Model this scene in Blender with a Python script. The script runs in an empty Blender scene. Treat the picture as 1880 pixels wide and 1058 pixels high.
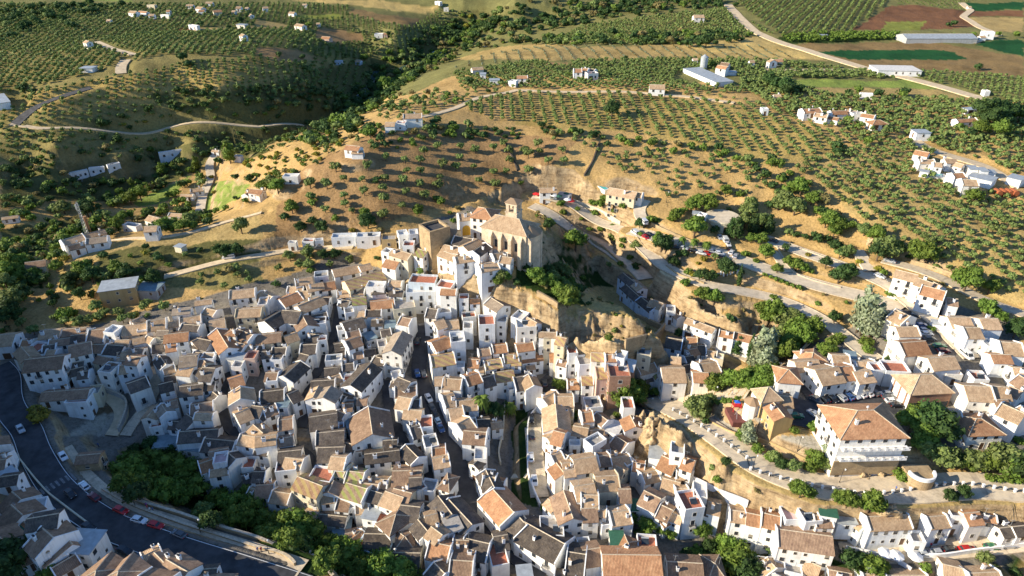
import bpy, math, random
import numpy as np
random.seed(7); np.random.seed(7)
R = math.radians
scene = bpy.context.scene
# ------------------------------------------------------------------ camera
CZ = 145.0; F = 1253.0; PITCH = R(30.0); W0, H0 = 1880.0, 1058.0
cam_d = bpy.data.cameras.new("camera"); cam = bpy.data.objects.new("camera", cam_d)
scene.collection.objects.link(cam); scene.camera = cam
cam.location = (0, 0, CZ); cam.rotation_euler = (math.pi/2-PITCH, 0, 0)
cam_d.sensor_width = 36; cam_d.lens = 36*F/W0; cam_d.clip_end = 20000; cam_d.clip_start = 1
cp, sp = math.cos(PITCH), math.sin(PITCH)
def ray(px, py):
    a = (px-W0/2)/F; b = -(py-H0/2)/F
    return np.array([a, cp+b*sp, -sp+b*cp])
def P(px, py, z):
    d = ray(px, py); t = (z-CZ)/d[2]
    return np.array([d[0]*t, d[1]*t, z])
def proj(x, y, z):
    dz = z-CZ; dep = y*cp-dz*sp; up = y*sp+dz*cp
    dep = np.maximum(dep, 1e-3)
    return W0/2+F*x/dep, H0/2-F*up/dep
# tiles: crops of the photograph, 3.917 crop pixels to one photo pixel
TS = 1880/480.0
TILE = {'T1':(0,530),'T2':(470,530),'T3':(940,530),'T4':(1400,530),'T5':(0,788),'T6':(470,788),'T7':(940,788),'T8':(1400,788),
        'U1':(0,260),'U2':(470,260),'U3':(940,260),'U4':(1400,260),'V1':(0,0),'V2':(470,0),'V3':(940,0),'V4':(1400,0),'S':None}
def tp(tile, x, y):
    o = TILE[tile]
    return (x, y) if o is None else (o[0]+x/TS, o[1]+y/TS)
def pts(tile, s):
    v = [float(q) for q in s.split()]
    return [tp(tile, v[i], v[i+1]) for i in range(0, len(v), 2)]
# ------------------------------------------------------------------ terrain height
CTRL = """
950 735 2 952 800 0 955 860 0 965 930 0|915 760 4 915 830 2 925 920 2|985 760 5 985 830 4 1000 920 3
800 530 19 795 560 18 770 640 13 765 700 9 790 760 6 815 830 4 850 900 3|880 760 6 860 800 4
620 560 17 560 600 15 640 640 12 640 720 8 640 800 5 600 860 4 560 920 3 700 900 2 720 960 1 760 1020 1
400 590 17 300 610 17 200 620 16 100 625 15 10 620 15 -60 640 15|420 680 13 350 700 12 250 690 12 150 700 12
450 780 8 350 780 7 300 740 9|180 740 9 210 780 6 190 800 5|480 860 4 430 860 4
230 840 2 270 880 0 330 900 -2 400 940 -2 470 960 -3 540 990 -3 620 1020 -3 700 1050 -3|240 800 5 210 830 6
-40 690 14 15 700 14 35 760 13 64 826 12 107 890 12 153 931 12 217 967 12 281 992 12 383 1018 12 480 1046 12 560 1080 12
150 880 11 190 905 11.5 255 940 12 350 975 12 470 1000 12 560 1035 12|215 880 3 280 925 2 370 965 1 480 990 0 570 1015 -1 630 1058 -1
0 850 12 20 950 13 100 1000 13 200 1040 13 100 1058 14 0 1058 15
700 470 24 760 480 28 730 500 24 740 520 21 700 540 20|780 450 34 830 440 34 860 420 34 900 440 33 930 470 32 960 450 33 990 425 31|700 445 26 740 440 30
760 500 26 820 500 30 880 520 29 940 540 27 1000 560 26 1040 600 24 1100 620 23 1150 625 22.5 1212 616 22 1180 594 22 1130 573 23 1080 563 24
790 545 19 870 575 18 930 600 16 970 630 14 1020 650 12 1080 665 10 1150 660 10 1220 655 9|1000 500 24 1050 540 24
900 640 12 880 680 9 950 670 9 1050 690 7 1100 720 6 1180 715 6 1240 700 7 1290 690 7 1260 640 8
1030 430 22 1060 460 12 1100 500 8 1130 545 7 1000 410 27 1020 470 18
1090 470 8 1135 530 8 1165 551 8 1195 573 8 1222 592 8 1235 604 8 1290 640 8 1350 660 8 1400 640 5|1240 540 13 1210 500 18 1190 480 21
960 385 26 1040 412 23 1090 445 20 1140 470 17 1165 495 13 1190 530 10 1230 570 9.5 1300 600 9.5 1390 625 8
1240 545 20 1300 580 20 1370 600 19 1420 610 17|1055 375 27 1130 405 25 1170 430 25 1215 485 22 1260 510 22 1330 540 21
990 360 29 1050 365 29|1180 430 25 1260 450 25 1330 465 25 1400 490 24 1500 520 23 1600 550 23|1340 500 23 1440 560 21
1440 560 19 1500 600 18 1560 640 18 1600 660 19|1400 680 9 1420 640 8 1430 600 10 1460 660 14 1450 690 18
1650 570 23 1700 620 23 1760 660 22 1800 700 21 1880 700 21|1640 510 25 1750 560 24 1880 580 25
1480 700 20 1600 700 20 1620 760 20 1480 760 20 1720 760 20 1880 800 20
1195 740 20 1300 725 20 1400 715 20 1350 770 20 1450 800 20 1520 850 19 1620 870 18 1740 880 18 1880 880 18
1195 752 19 1250 785 19 1330 840 18.5 1400 872 18 1500 892 18 1600 905 18 1700 902 18 1800 900 18 1900 907 18
1190 775 10 1215 800 6 1260 830 7 1330 880 9 1400 915 10 1500 930 11 1600 940 11 1700 940 12 1800 940 13 1900 950 13
1130 745 6 1170 790 5 1180 820 4 1230 870 4 1290 905 5 1370 950 6 1450 970 7 1550 965 8 1650 960 9 1760 955 10 1880 960 11
1550 1000 7 1650 1005 8 1750 1000 9 1900 990 10|1000 850 5 1060 900 4 1120 930 3 1200 960 2 1280 960 2 1350 990 0 1400 1040 0 1500 1040 1 1650 1040 3 1850 1040 6
1100 1010 2 1250 1030 1 1000 990 2 920 1000 1 850 1058 0
1700 600 24 1800 480 31 1880 500 31 1700 450 33 1560 440 29 1480 400 31 1600 380 37 1750 350 38 1880 340 40
1400 420 27 1330 400 27 1290 400 30 1250 380 31 1200 370 31 1380 350 36 1400 300 41 1200 300 40 1300 270 43 1150 250 44 1300 200 50 1500 250 47 1450 180 50 1650 220 47 1850 250 45
1130 340 35 1050 330 35 1000 300 40 950 260 43 1000 200 48 900 180 49|960 340 32 900 350 33 860 365 33
860 385 27 900 375 27 945 365 27 970 370 26
830 395 29 780 415 29 700 425 29 650 430 29|690 448 24 620 452 24 560 458 23 500 470 22 400 490 21 300 508 20 
600 440 28 560 435 26 600 400 32 700 370 36 800 330 38 700 300 43 850 280 42 650 280 47 560 320 41 600 300 44
750 215 51 700 235 50 760 190 48 850 180 49 640 250 44 560 270 39 480 290 30 430 320 20 420 360 17
520 370 32 460 400 29 400 420 26 340 430 25 250 440 25 180 450 24 120 460 24 60 510 18 90 530 17
500 350 31 450 370 21 400 380 15|200 500 22 300 480 23 420 460 26 500 440 28|250 550 17 350 550 18 450 530 19 550 500 20 640 480 20
375 400 8 385 340 9 400 290 10 430 270 14|350 340 8 300 370 7 250 400 8 150 420 10 50 430 10 0 450 10 300 420 10 200 440 13
300 300 9 250 330 8 150 345 8 50 350 10|110 330 18 220 300 18 350 280 18 20 335 20|100 300 24 220 275 24 350 262 22 400 265 18
0 300 28 100 260 32 250 250 30 400 240 30 500 260 22 560 240 22|640 210 14 655 190 14 690 150 14 700 120 16 780 110 18 850 70 20
600 230 14 560 250 14 500 275 14 450 285 13
600 180 28 540 200 30 450 190 36 400 160 46 250 150 50 100 180 46 0 200 40|550 120 46 600 80 44 500 60 50 300 60 54 100 60 58
690 90 34 720 60 42 750 40 44 650 30 46|760 140 24 730 160 30 700 190 38|830 130 46 900 100 50 1000 90 50 1200 95 52 1400 90 52 1600 80 50 1880 80 50
900 50 34 1000 40 42 1100 30 50 1300 30 56 1500 30 54 1800 20 52|850 5 50 1000 5 58 300 5 60 50 5 64 0 20 60
0 -6 62 940 -6 62 1880 -6 56|1700 130 49 1880 180 48 1600 160 49
"""
def dens():
    out = []
    for line in CTRL.strip().splitlines():
        for poly in line.split('|'):
            v = [float(q) for q in poly.split()]
            p = [tuple(v[i:i+3]) for i in range(0, len(v), 3)]
            out += p
            for a, b in zip(p, p[1:]):
                d = math.hypot(b[0]-a[0], b[1]-a[1])
                if d > 75: continue
                n = int(d/22)
                for k in range(1, n+1):
                    f = k/(n+1); out.append(tuple(a[i]+(b[i]-a[i])*f for i in range(3)))
    return out
def lp(x, y):
    r = np.sqrt(x*x+y*y)+1e-6
    return np.arctan2(x, y), np.log(r)
cc = []
for px, py, z in dens():
    q = P(px, py, z); u, v = lp(q[0], q[1]); cc.append((u, v, z))
for u in (-100,-75,-50,-25,0,25,50,75,100):
    cc += [(R(u), math.log(4500), 110+40*math.sin(u*.07)), (R(u), math.log(2600), 80), (R(u), math.log(9000), 160)]
for u in (60, 80, 105): cc += [(R(u), math.log(r_), 25) for r_ in (60, 150, 300)]+[(R(u), math.log(800), 40)]
for u in (0, 30, -30): cc.append((R(u), math.log(50), 5))
for X_, Y_, z_ in ((-190, 40, 58), (-188, 90, 60), (-186, 130, 58), (-190, 165, 50), (-215, 100, 64), (-150, 70, 34), (-120, 50, 22)): cc.append((math.atan2(X_, Y_), math.log(math.hypot(X_, Y_)), z_))  # unseen ridge added west of the frame to block the low sun
# unseen ground west of the frame, raised to cast shade on the town
for u, r_, z in ((-44,150,24),(-50,110,25),(-56,170,46),(-62,230,62),(-75,160,48),(-90,150,40),(-48,260,42),(-46,330,32),(-60,400,60),(-50,500,45),(-48,700,55)):
    cc.append((R(u), math.log(r_), z))
cc = np.array(cc)
_, ui = np.unique(np.round(cc[:, :2], 4), axis=0, return_index=True)
cc = cc[ui]
D = np.sqrt(((cc[:, None, :2]-cc[None, :, :2])**2).sum(-1))
N = len(cc)
A = np.zeros((N+1, N+1)); A[:N, :N] = D-np.eye(N)*0.0015; A[:N, N] = 1; A[N, :N] = 1
sol = np.linalg.solve(A, np.append(cc[:, 2], 0))
def rbf(u, v):
    out = np.empty(u.shape)
    for i in range(0, len(u), 4000):
        d = np.sqrt((u[i:i+4000, None]-cc[None, :, 0])**2+(v[i:i+4000, None]-cc[None, :, 1])**2)
        out[i:i+4000] = d@sol[:N]+sol[N]
    return out
def hash2(ix, iy, s):
    n = (ix*374761393+iy*668265263+s*982451653) & 0xffffffff
    n = ((n ^ (n >> 13))*1274126177) & 0xffffffff
    return ((n ^ (n >> 16)) & 0xffff)/65535.0
def vnoise(x, y, s=0):
    ix = np.floor(x).astype(np.int64); iy = np.floor(y).astype(np.int64); fx = x-ix; fy = y-iy
    fx = fx*fx*(3-2*fx); fy = fy*fy*(3-2*fy)
    a = hash2(ix, iy, s); b = hash2(ix+1, iy, s); c = hash2(ix, iy+1, s); d = hash2(ix+1, iy+1, s)
    return (a+(b-a)*fx)*(1-fy)+(c+(d-c)*fx)*fy-.5
def fbm(x, y, o=4, s=0):
    t = 0; a = 1
    for k in range(o): t = t+a*vnoise(x, y, s+k); x = x*2.03; y = y*2.03; a *= .5
    return t
du = R(0.12)
uu = np.concatenate([np.arange(R(-112), R(-46), R(1.0)), np.arange(R(-46), R(46), du), np.arange(R(46), R(113), R(1.0))])
vv = np.concatenate([np.arange(math.log(18), math.log(110), .03), np.arange(math.log(110), math.log(520), .0042), np.arange(math.log(520), math.log(2200), .0065), np.arange(math.log(2200), math.log(9500), .06)])
# RBF on a coarser grid, then bilinear
us = np.concatenate([np.arange(R(-112), R(-47), R(2)), np.arange(R(-47), R(47), R(.4)), np.arange(R(47), R(114.5), R(2))])
vs = np.concatenate([np.arange(math.log(18), math.log(100), .05), np.arange(math.log(100), math.log(2500), .009), np.arange(math.log(2500), math.log(11000), .08)])
G0 = rbf(*[g.ravel() for g in np.meshgrid(us, vs, indexing='ij')]).reshape(len(us), len(vs))
def bil(G, ua, va, u, v):
    i = np.clip(np.searchsorted(ua, u)-1, 0, len(ua)-2); j = np.clip(np.searchsorted(va, v)-1, 0, len(va)-2)
    f = np.clip((u-ua[i])/(ua[i+1]-ua[i]), 0, 1); g = np.clip((v-va[j])/(va[j+1]-va[j]), 0, 1)
    return (G[i, j]*(1-f)+G[i+1, j]*f)*(1-g)+(G[i, j+1]*(1-f)+G[i+1, j+1]*f)*g
UU, VV = np.meshgrid(uu, vv, indexing='ij')
XX = np.exp(VV)*np.sin(UU); YY = np.exp(VV)*np.cos(UU); RR = np.exp(VV)
ZZ = bil(G0, us, vs, UU, VV)
# slope -> rocky relief
gx = np.hypot(np.gradient(ZZ, axis=0)/(np.gradient(uu)[:, None]*RR), np.gradient(ZZ, axis=1)/(np.gradient(vv)[None, :]*RR))
rockm = np.clip((gx-.5)/.5, 0, 1)*np.clip((480-RR)/80, 0, 1)
ZZ = ZZ+fbm(XX*.035, YY*.035, 3, 3)*1.2+fbm(XX*.16, YY*.16, 3, 9)*.5+rockm*(fbm(XX*.22, YY*.22, 4, 21)*3.2+np.abs(fbm(XX*.55, YY*.55, 4, 31))*2.2)
ZZ = np.where(RR > 600, ZZ+fbm(XX*.004, YY*.004, 3, 41)*np.clip((RR-600)/900, 0, 1)*22, ZZ)
def hz(x, y):
    x = np.asarray(x, float); y = np.asarray(y, float); u, v = lp(x, y)
    return bil(ZZ, uu, vv, u, v)
TT = np.exp(np.linspace(math.log(85), math.log(3500), 1500))
def hit(px, py, up=0.0):
    """where the line of sight through a photo pixel meets the ground raised by `up` metres"""
    d = ray(px, py); x = d[0]*TT; y = d[1]*TT; z = CZ+d[2]*TT
    f = z-(hz(x, y)+up); k = np.argmax(f < 0)
    if f[k] >= 0: k = len(TT)-1
    if k == 0: return np.array([x[0], y[0], z[0]])
    a = f[k-1]/(f[k-1]-f[k]); t = TT[k-1]+(TT[k]-TT[k-1])*a
    return np.array([d[0]*t, d[1]*t, CZ+d[2]*t])
def inpoly(px, py, poly):
    c = np.zeros(np.shape(px), bool); n = len(poly)
    for i in range(n):
        x1, y1 = poly[i]; x2, y2 = poly[(i+1) % n]
        if y1 == y2: continue
        m = ((y1 > py) != (y2 > py)) & (px < (x2-x1)*(py-y1)/(y2-y1)+x1)
        c ^= m
    return c
# ------------------------------------------------------------------ roads (centre lines, traced and laid on the ground)
# name, label, tile, pts, width m, material
ROADS = [
 ('road','dark asphalt main road curving past the crossing',[('T1','-20 560 60 640 50 800 90 900'),('T5','200 0 240 150 370 380 520 530 760 670 1040 800 1400 910 1880 1055 2190 1160')],7.8,'asphalt'),
 ('pavement','paved roadside strip beside the stone parapet',[('T5','440 150 555 330 715 470 930 590 1230 710 1500 800 1880 915 2170 1015')],5.6,'paving'),
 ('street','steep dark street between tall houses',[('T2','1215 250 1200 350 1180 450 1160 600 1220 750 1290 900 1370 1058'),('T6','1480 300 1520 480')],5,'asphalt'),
 ('street','riverside lane above the green channel',[('T3','150 1000'),('T7','160 100 170 300 200 490')],5,'paving'),
 ('street','street of the sunlit cave houses',[('T3','1090 270 1180 275 1300 350 1450 410 1600 455 1700 500')],5,'paving'),
 ('road','lower road dropping into the gorge',[('U3','140 460 420 600 600 720 780 820 890 930 960 990')],6,'concrete'),
 ('road','upper road under the farmhouse',[('U3','150 390 450 440 760 580 870 690 980 780 1060 890 1200 960 1400 1040'),('T4','0 60 150 90 400 200 560 310 740 470 820 510')],5.5,'concrete'),
 ('road','car park road along the terrace',[('U3','860 640 1000 670 1100 700 1300 760 1500 800 1700 870 1880 950'),('U4','150 960 350 1020'),('T4','480 0 800 70 1000 150')],8,'concrete'),
 ('road','road beside the row hotel',[('U4','0 690 250 780 500 870 760 960 900 1030'),('T4','960 0 1100 130 1250 220 1400 380 1520 500')],6.5,'concrete'),
 ('path','short ramp between dry lawns',[('U4','680 780 780 930')],5,'concrete'),
 ('path','short slope by the orchard hedge',[('U4','50 740 130 850 200 940')],4,'concrete'),
 ('road','road behind the row hotel',[('U4','860 850 1100 900 1350 1000'),('T4','1450 10 1600 90 1900 190')],5,'paving'),
 ('car_park','car park in front of the terraced houses',[('T4','330 800 600 780 900 790')],13,'asphalt'),
 ('street','lane between hall and school',[('T4','880 760 1000 870 1100 950')],8,'asphalt'),
 ('street','lane beside the ochre house',[('T4','290 800 310 1000')],7,'asphalt'),
 ('promenade','paved promenade on the cliff edge',[('T3','1000 785 1200 870 1400 980'),('T8','-60 240 100 310 350 390 700 430 1100 400 1500 380 1920 430')],9,'paving'),
 ('promenade','paved terrace behind the cliff edge',[('T3','1050 800 1300 765 1720 720')],11,'paving'),
 ('street','street of parked cars below the cliff',[('T8','560 880 900 880 1300 850 1950 790')],6,'paving'),
 ('track','pale track under the white cave row',[('U1','1180 970 1500 890 1880 820'),('U2','180 780 400 770 700 755')],3.6,'sand'),
 ('path','ridge footpath',[('U1','700 730 1100 690 1400 650 1600 590 1880 510')],2.2,'sand'),
 ('track','pale valley track',[('U1','1540 100 1500 180 1520 250 1460 380 1430 540')],4.5,'concrete'),
 ('track','hillside track on the far slope',[('V1','80 890 300 935 700 930 1200 910 1880 920'),('V2','0 925 340 900')],3.5,'sand'),
 ('road','blue-grey bend in the far road',[('V1','100 900 180 820 280 750 450 690 650 630')],7,'asphalt'),
 ('track','winding farm track among far olives',[('V1','690 300 800 350 970 395')],5,'sand'),
 ('track','short curved farm track',[('V1','905 430 865 480 870 530')],6,'sand'),
 ('track','straight pale farm road on the plain',[('V3','1550 30 1620 110 1750 230 1880 290'),('V4','80 290 200 330 470 410 760 500 1040 560 1500 690 1900 790')],8,'sand'),
 ('track','farm track along the green field',[('V4','0 500 780 505')],4,'sand'),
 ('track','farm track between ploughed fields',[('V4','1430 20 1500 75 1440 120 1600 210 1700 250 1500 310')],6,'sand'),
 ('track','hillcrest track by the big farmhouse',[('V2','1190 840 1430 780 1600 700 1880 650'),('V3','0 645 300 660 800 655 1250 690 1600 740')],3.5,'sand'),
 ('track','pale track to the orchard farm',[('U4','1080 -20 1150 40 1300 90 1600 170 1850 330')],6,'sand'),
 ('track','approach to the farmhouse with pool',[('U3','960 420 890 490 950 580')],5,'concrete'),
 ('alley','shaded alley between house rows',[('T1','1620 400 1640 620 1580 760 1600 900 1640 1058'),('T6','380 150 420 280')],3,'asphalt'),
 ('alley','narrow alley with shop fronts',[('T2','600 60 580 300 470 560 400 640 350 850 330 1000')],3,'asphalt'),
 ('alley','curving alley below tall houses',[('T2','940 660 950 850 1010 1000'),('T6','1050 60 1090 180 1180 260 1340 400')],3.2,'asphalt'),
 ('alley','alley between low walls',[('T1','1110 560 1120 700 1100 800 1060 870 960 950'),('T1','900 1058')],3.5,'paving'),
 ('street','street down to the river bridge',[('T6','1420 200 1500 380 1560 560 1680 720 1800 850'),('T7','0 930 250 1040')],4.5,'asphalt'),
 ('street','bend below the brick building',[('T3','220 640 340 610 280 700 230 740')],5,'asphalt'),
 ('track','pale lane on the wall top',[('T1','660 640 740 760 900 840'),('T1','890 950 800 1058')],4,'sand'),
]
RL = []
for name, label, segs, w, mat in ROADS:
    pp = []
    for t, s in segs: pp += pts(t, s)
    g = np.array([hit(*p) for p in pp])
    L = [0]
    for a, b in zip(g, g[1:]): L.append(L[-1]+math.hypot(*(b-a)[:2]))
    n = max(3, int(L[-1]/2.0)); s = np.linspace(0, L[-1], n)
    X = np.interp(s, L, g[:, 0]); Y = np.interp(s, L, g[:, 1])
    for _ in range(max(2, int(6))):
        X[1:-1] = (X[:-2]+2*X[1:-1]+X[2:])/4; Y[1:-1] = (Y[:-2]+2*Y[1:-1]+Y[2:])/4
    Z = hz(X, Y)
    Zs = Z.copy()
    for _ in range(30): Zs[1:-1] = (Zs[:-2]+Zs[2:]+Zs[1:-1])/3
    RL.append([name, label, w, mat, X, Y, Zs])
# press the ground to each road bed
def press(X, Y, Z, w, drop=.34, feather=4.0):
    global ZZ
    m = w/2+feather+2
    sel = (XX > X.min()-m) & (XX < X.max()+m) & (YY > Y.min()-m) & (YY < Y.max()+m)
    idx = np.nonzero(sel.ravel())[0]; zx = ZZ.ravel().copy(); gx_ = XX.ravel()[idx]; gy_ = YY.ravel()[idx]
    for c in range(0, len(idx), 20000):
        ii = idx[c:c+20000]; d = np.hypot(gx_[c:c+20000, None]-X[None], gy_[c:c+20000, None]-Y[None])
        k = d.argmin(1); dm = d[np.arange(len(ii)), k]
        a = np.clip(1-(dm-w/2-.8)/feather, 0, 1); a = a*a*(3-2*a)
        zx[ii] = zx[ii]*(1-a)+(Z[k]-drop)*a
    ZZ = zx.reshape(ZZ.shape)
for r_ in sorted(RL, key=lambda q: q[2]): press(r_[4], r_[5], r_[6], r_[2], feather=3.0 if r_[2] < 4 else 4.5)
# ------------------------------------------------------------------ materials
def s2l(c): return tuple(((x/255)/12.92 if x/255 <= .04045 else (((x/255)+.055)/1.055)**2.4) for x in c)
class NT:
    def __init__(s, name):
        s.m = bpy.data.materials.new(name); s.m.use_nodes = True; s.t = s.m.node_tree; s.n = s.t.nodes; s.b = s.n['Principled BSDF']
    def add(s, ty, **k):
        o = s.n.new(ty)
        for a, v in k.items():
            if a in o.inputs.keys() if hasattr(o.inputs, 'keys') else False: o.inputs[a].default_value = v
            else: setattr(o, a, v)
        return o
    def l(s, a, b): s.t.links.new(a, b)
def noise_col(nt, vec, scale, cols, detail=4, rough=.6):
    n = nt.add('ShaderNodeTexNoise'); n.inputs['Scale'].default_value = scale; n.inputs['Detail'].default_value = detail; n.inputs['Roughness'].default_value = rough
    nt.l(vec, n.inputs['Vector']); r = nt.add('ShaderNodeValToRGB')
    e = r.color_ramp.elements; e[0].position = .3; e[0].color = (*cols[0], 1); e[1].position = .7; e[1].color = (*cols[-1], 1)
    for i, c in enumerate(cols[1:-1]): q = e.new(.3+.4*(i+1)/(len(cols)-1)); q.color = (*c, 1)
    nt.l(n.outputs['Fac'], r.inputs['Fac']); return r.outputs['Color'], n.outputs['Fac']
def mixc(nt, a, b, fac, mode='MIX'):
    m = nt.add('ShaderNodeMix', data_type='RGBA', blend_type=mode)
    for s_, v in ((m.inputs[6], a), (m.inputs[7], b), (m.inputs[0], fac)):
        if isinstance(v, (tuple, float, int)): s_.default_value = (*v, 1) if isinstance(v, tuple) else v
        else: nt.l(v, s_)
    return m.outputs[2]
def bump(nt, h, st, dist):
    b = nt.add('ShaderNodeBump'); b.inputs['Strength'].default_value = st; b.inputs['Distance'].default_value = dist
    nt.l(h, b.inputs['Height']); nt.l(b.outputs[0], nt.b.inputs['Normal'])
def simple(name, col, rough=.85, var=.25, scale=1.5, rnd=0.0, metal=0.0, space='Object', bmp=0.0, c2=None, spec=.3):
    nt = NT(name); tc = nt.add('ShaderNodeTexCoord')
    vec = tc.outputs['Object'] if space == 'Object' else nt.add('ShaderNodeNewGeometry').outputs['Position']
    a = tuple(c*(1-var) for c in col); b = c2 or tuple(min(1, c*(1+var)) for c in col)
    c, f = noise_col(nt, vec, scale, [a, col, b])
    if rnd:
        oi = nt.add('ShaderNodeObjectInfo'); mr = nt.add('ShaderNodeMapRange'); mr.inputs[3].default_value = 1-rnd; mr.inputs[4].default_value = 1+rnd*.7
        nt.l(oi.outputs['Random'], mr.inputs[0]); hsv = nt.add('ShaderNodeHueSaturation'); nt.l(mr.outputs[0], hsv.inputs['Value'])
        mh = nt.add('ShaderNodeMath', operation='MULTIPLY_ADD'); mh.inputs[1].default_value = .03; mh.inputs[2].default_value = .485
        nt.l(oi.outputs['Random'], mh.inputs[0]); nt.l(mh.outputs[0], hsv.inputs['Hue']); nt.l(c, hsv.inputs['Color']); c = hsv.outputs[0]
    nt.l(c, nt.b.inputs['Base Color']); nt.b.inputs['Roughness'].default_value = rough; nt.b.inputs['Metallic'].default_value = metal
    nt.b.inputs['Specular IOR Level'].default_value = spec
    if bmp: bump(nt, f, .6, bmp)
    return nt.m
class _O: pass
def ATT(nt):
    # position on the building and a per-building number, both stored on the mesh
    a = nt.add('ShaderNodeAttribute'); a.attribute_name = 'local'; b = nt.add('ShaderNodeAttribute'); b.attribute_name = 'tone'
    t = _O(); t.outputs = {'Object': a.outputs['Vector']}; o = _O(); o.outputs = {'Random': b.outputs['Fac']}; return t, o
def store(me, tone):
    n = len(me.vertices); c = np.empty(n*3, np.float32); me.vertices.foreach_get('co', c); me.attributes.new('local', 'FLOAT_VECTOR', 'POINT').data.foreach_set('vector', c); me.attributes.new('tone', 'FLOAT', 'POINT').data.foreach_set('value', np.full(n, tone, np.float32))
def roof_mat(name, cols, stripes=None, flat=False):
    nt = NT(name); tc, oi = ATT(nt)
    mp = nt.add('ShaderNodeVectorMath', operation='ADD'); nt.l(tc.outputs['Object'], mp.inputs[0])
    sc = nt.add('ShaderNodeVectorMath', operation='SCALE'); sc.inputs[3].default_value = 40
    cmb = nt.add('ShaderNodeCombineXYZ'); nt.l(oi.outputs['Random'], cmb.inputs[0]); nt.l(oi.outputs['Random'], cmb.inputs[1]); nt.l(cmb.outputs[0], sc.inputs[0]); nt.l(sc.outputs[0], mp.inputs[1])
    big, _ = noise_col(nt, mp.outputs[0], .55, cols, 5, .7)
    # individual tiles, longer down the slope
    st = nt.add('ShaderNodeVectorMath', operation='MULTIPLY'); st.inputs[1].default_value = (4.2, 2.2, 2.2); nt.l(mp.outputs[0], st.inputs[0])
    vo = nt.add('ShaderNodeTexVoronoi'); nt.l(st.outputs[0], vo.inputs['Vector']); vo.inputs['Scale'].default_value = 1
    sp_ = nt.add('ShaderNodeSeparateColor'); nt.l(vo.outputs['Color'], sp_.inputs[0])
    mr = nt.add('ShaderNodeMapRange'); mr.inputs[3].default_value = .84; mr.inputs[4].default_value = 1.16; nt.l(sp_.outputs[0], mr.inputs[0])
    cv = nt.add('ShaderNodeCombineColor'); [nt.l(mr.outputs[0], cv.inputs[i]) for i in range(3)]
    c = mixc(nt, big, cv.outputs[0], 1.0, 'MULTIPLY')
    # old ochre lichen blotches
    lc, lf = noise_col(nt, mp.outputs[0], 1.7, [(0, 0, 0), (0, 0, 0), (0, 0, 0), (.45, .45, .45)], 6, .75)
    c = mixc(nt, c, (.46, .33, .17), lc)
    wv = nt.add('ShaderNodeTexWave', wave_type='BANDS', bands_direction='X'); wv.inputs['Scale'].default_value = .95; wv.inputs['Distortion'].default_value = .4; nt.l(tc.outputs['Object'], wv.inputs['Vector'])
    m2 = nt.add('ShaderNodeMapRange'); m2.inputs[3].default_value = .82; m2.inputs[4].default_value = 1.08; nt.l(wv.outputs['Fac'], m2.inputs[0])
    cw = nt.add('ShaderNodeCombineColor'); [nt.l(m2.outputs[0], cw.inputs[i]) for i in range(3)]
    c = mixc(nt, c, cw.outputs[0], 1.0, 'MULTIPLY')
    if stripes:
        w2 = nt.add('ShaderNodeTexWave', wave_type='BANDS', bands_direction='DIAGONAL'); w2.inputs['Scale'].default_value = .22; w2.inputs['Distortion'].default_value = 1.2; nt.l(tc.outputs['Object'], w2.inputs['Vector'])
        rp = nt.add('ShaderNodeValToRGB'); rp.color_ramp.elements[0].position = .5; rp.color_ramp.elements[1].position = .62; nt.l(w2.outputs['Fac'], rp.inputs[0])
        c = mixc(nt, c, stripes, rp.outputs[0]) if 0 else mixc(nt, c, mixc(nt, c, stripes, .55), rp.outputs[0])
    hs = nt.add('ShaderNodeHueSaturation'); r2 = nt.add('ShaderNodeMapRange'); r2.inputs[3].default_value = .8; r2.inputs[4].default_value = 1.2; nt.l(oi.outputs['Random'], r2.inputs[0])
    nt.l(r2.outputs[0], hs.inputs['Value']); nt.l(c, hs.inputs['Color']); nt.l(hs.outputs[0], nt.b.inputs['Base Color'])
    nt.b.inputs['Roughness'].default_value = .95; nt.b.inputs['Specular IOR Level'].default_value = .1
    bump(nt, wv.outputs['Fac'], .5, .07)
    return nt.m
def wall_mat(name, col, tint=.06):
    nt = NT(name); tc, oi = ATT(nt); geo = nt.add('ShaderNodeNewGeometry')
    d = tuple(c*.80 for c in col)
    c, f = noise_col(nt, geo.outputs['Position'], .35, [d, col, col], 6, .7)
    sv = nt.add('ShaderNodeVectorMath', operation='MULTIPLY'); sv.inputs[1].default_value = (1.6, 1.6, .12); nt.l(geo.outputs['Position'], sv.inputs[0])
    c2, _ = noise_col(nt, sv.outputs[0], 1.2, [(.84, .82, .79), (.98, .98, .97), (1, 1, 1)], 4, .6)
    c = mixc(nt, c, c2, 1.0, 'MULTIPLY')
    w = nt.add('ShaderNodeValToRGB'); e = w.color_ramp.elements; e[0].color = (1, 1, 1, 1); e[1].color = (1, .95, .86, 1); q = e.new(.45); q.color = (.95, .98, 1, 1); q = e.new(.8); q.color = (.99, .97, .93, 1)
    nt.l(oi.outputs['Random'], w.inputs[0]); c = mixc(nt, c, w.outputs[0], 1.0, 'MULTIPLY')
    nt.l(c, nt.b.inputs['Base Color']); nt.b.inputs['Roughness'].default_value = .9; nt.b.inputs['Specular IOR Level'].default_value = .15
    bump(nt, f, .25, .05)
    return nt.m
M = {}
M['white'] = wall_mat('whitewash', (.86, .85, .83)); M['cream'] = wall_mat('cream_render', (.70, .62, .46)); M['ochre'] = wall_mat('ochre_render', (.50, .36, .18))
M['pink'] = wall_mat('pink_render', (.66, .47, .38)); M['bluewall'] = wall_mat('blue_shade_render', (.62, .72, .84)); M['greywall'] = wall_mat('grey_render', (.45, .44, .42))  # blue render; on the gorge row it puts blue shade into white walls
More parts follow.
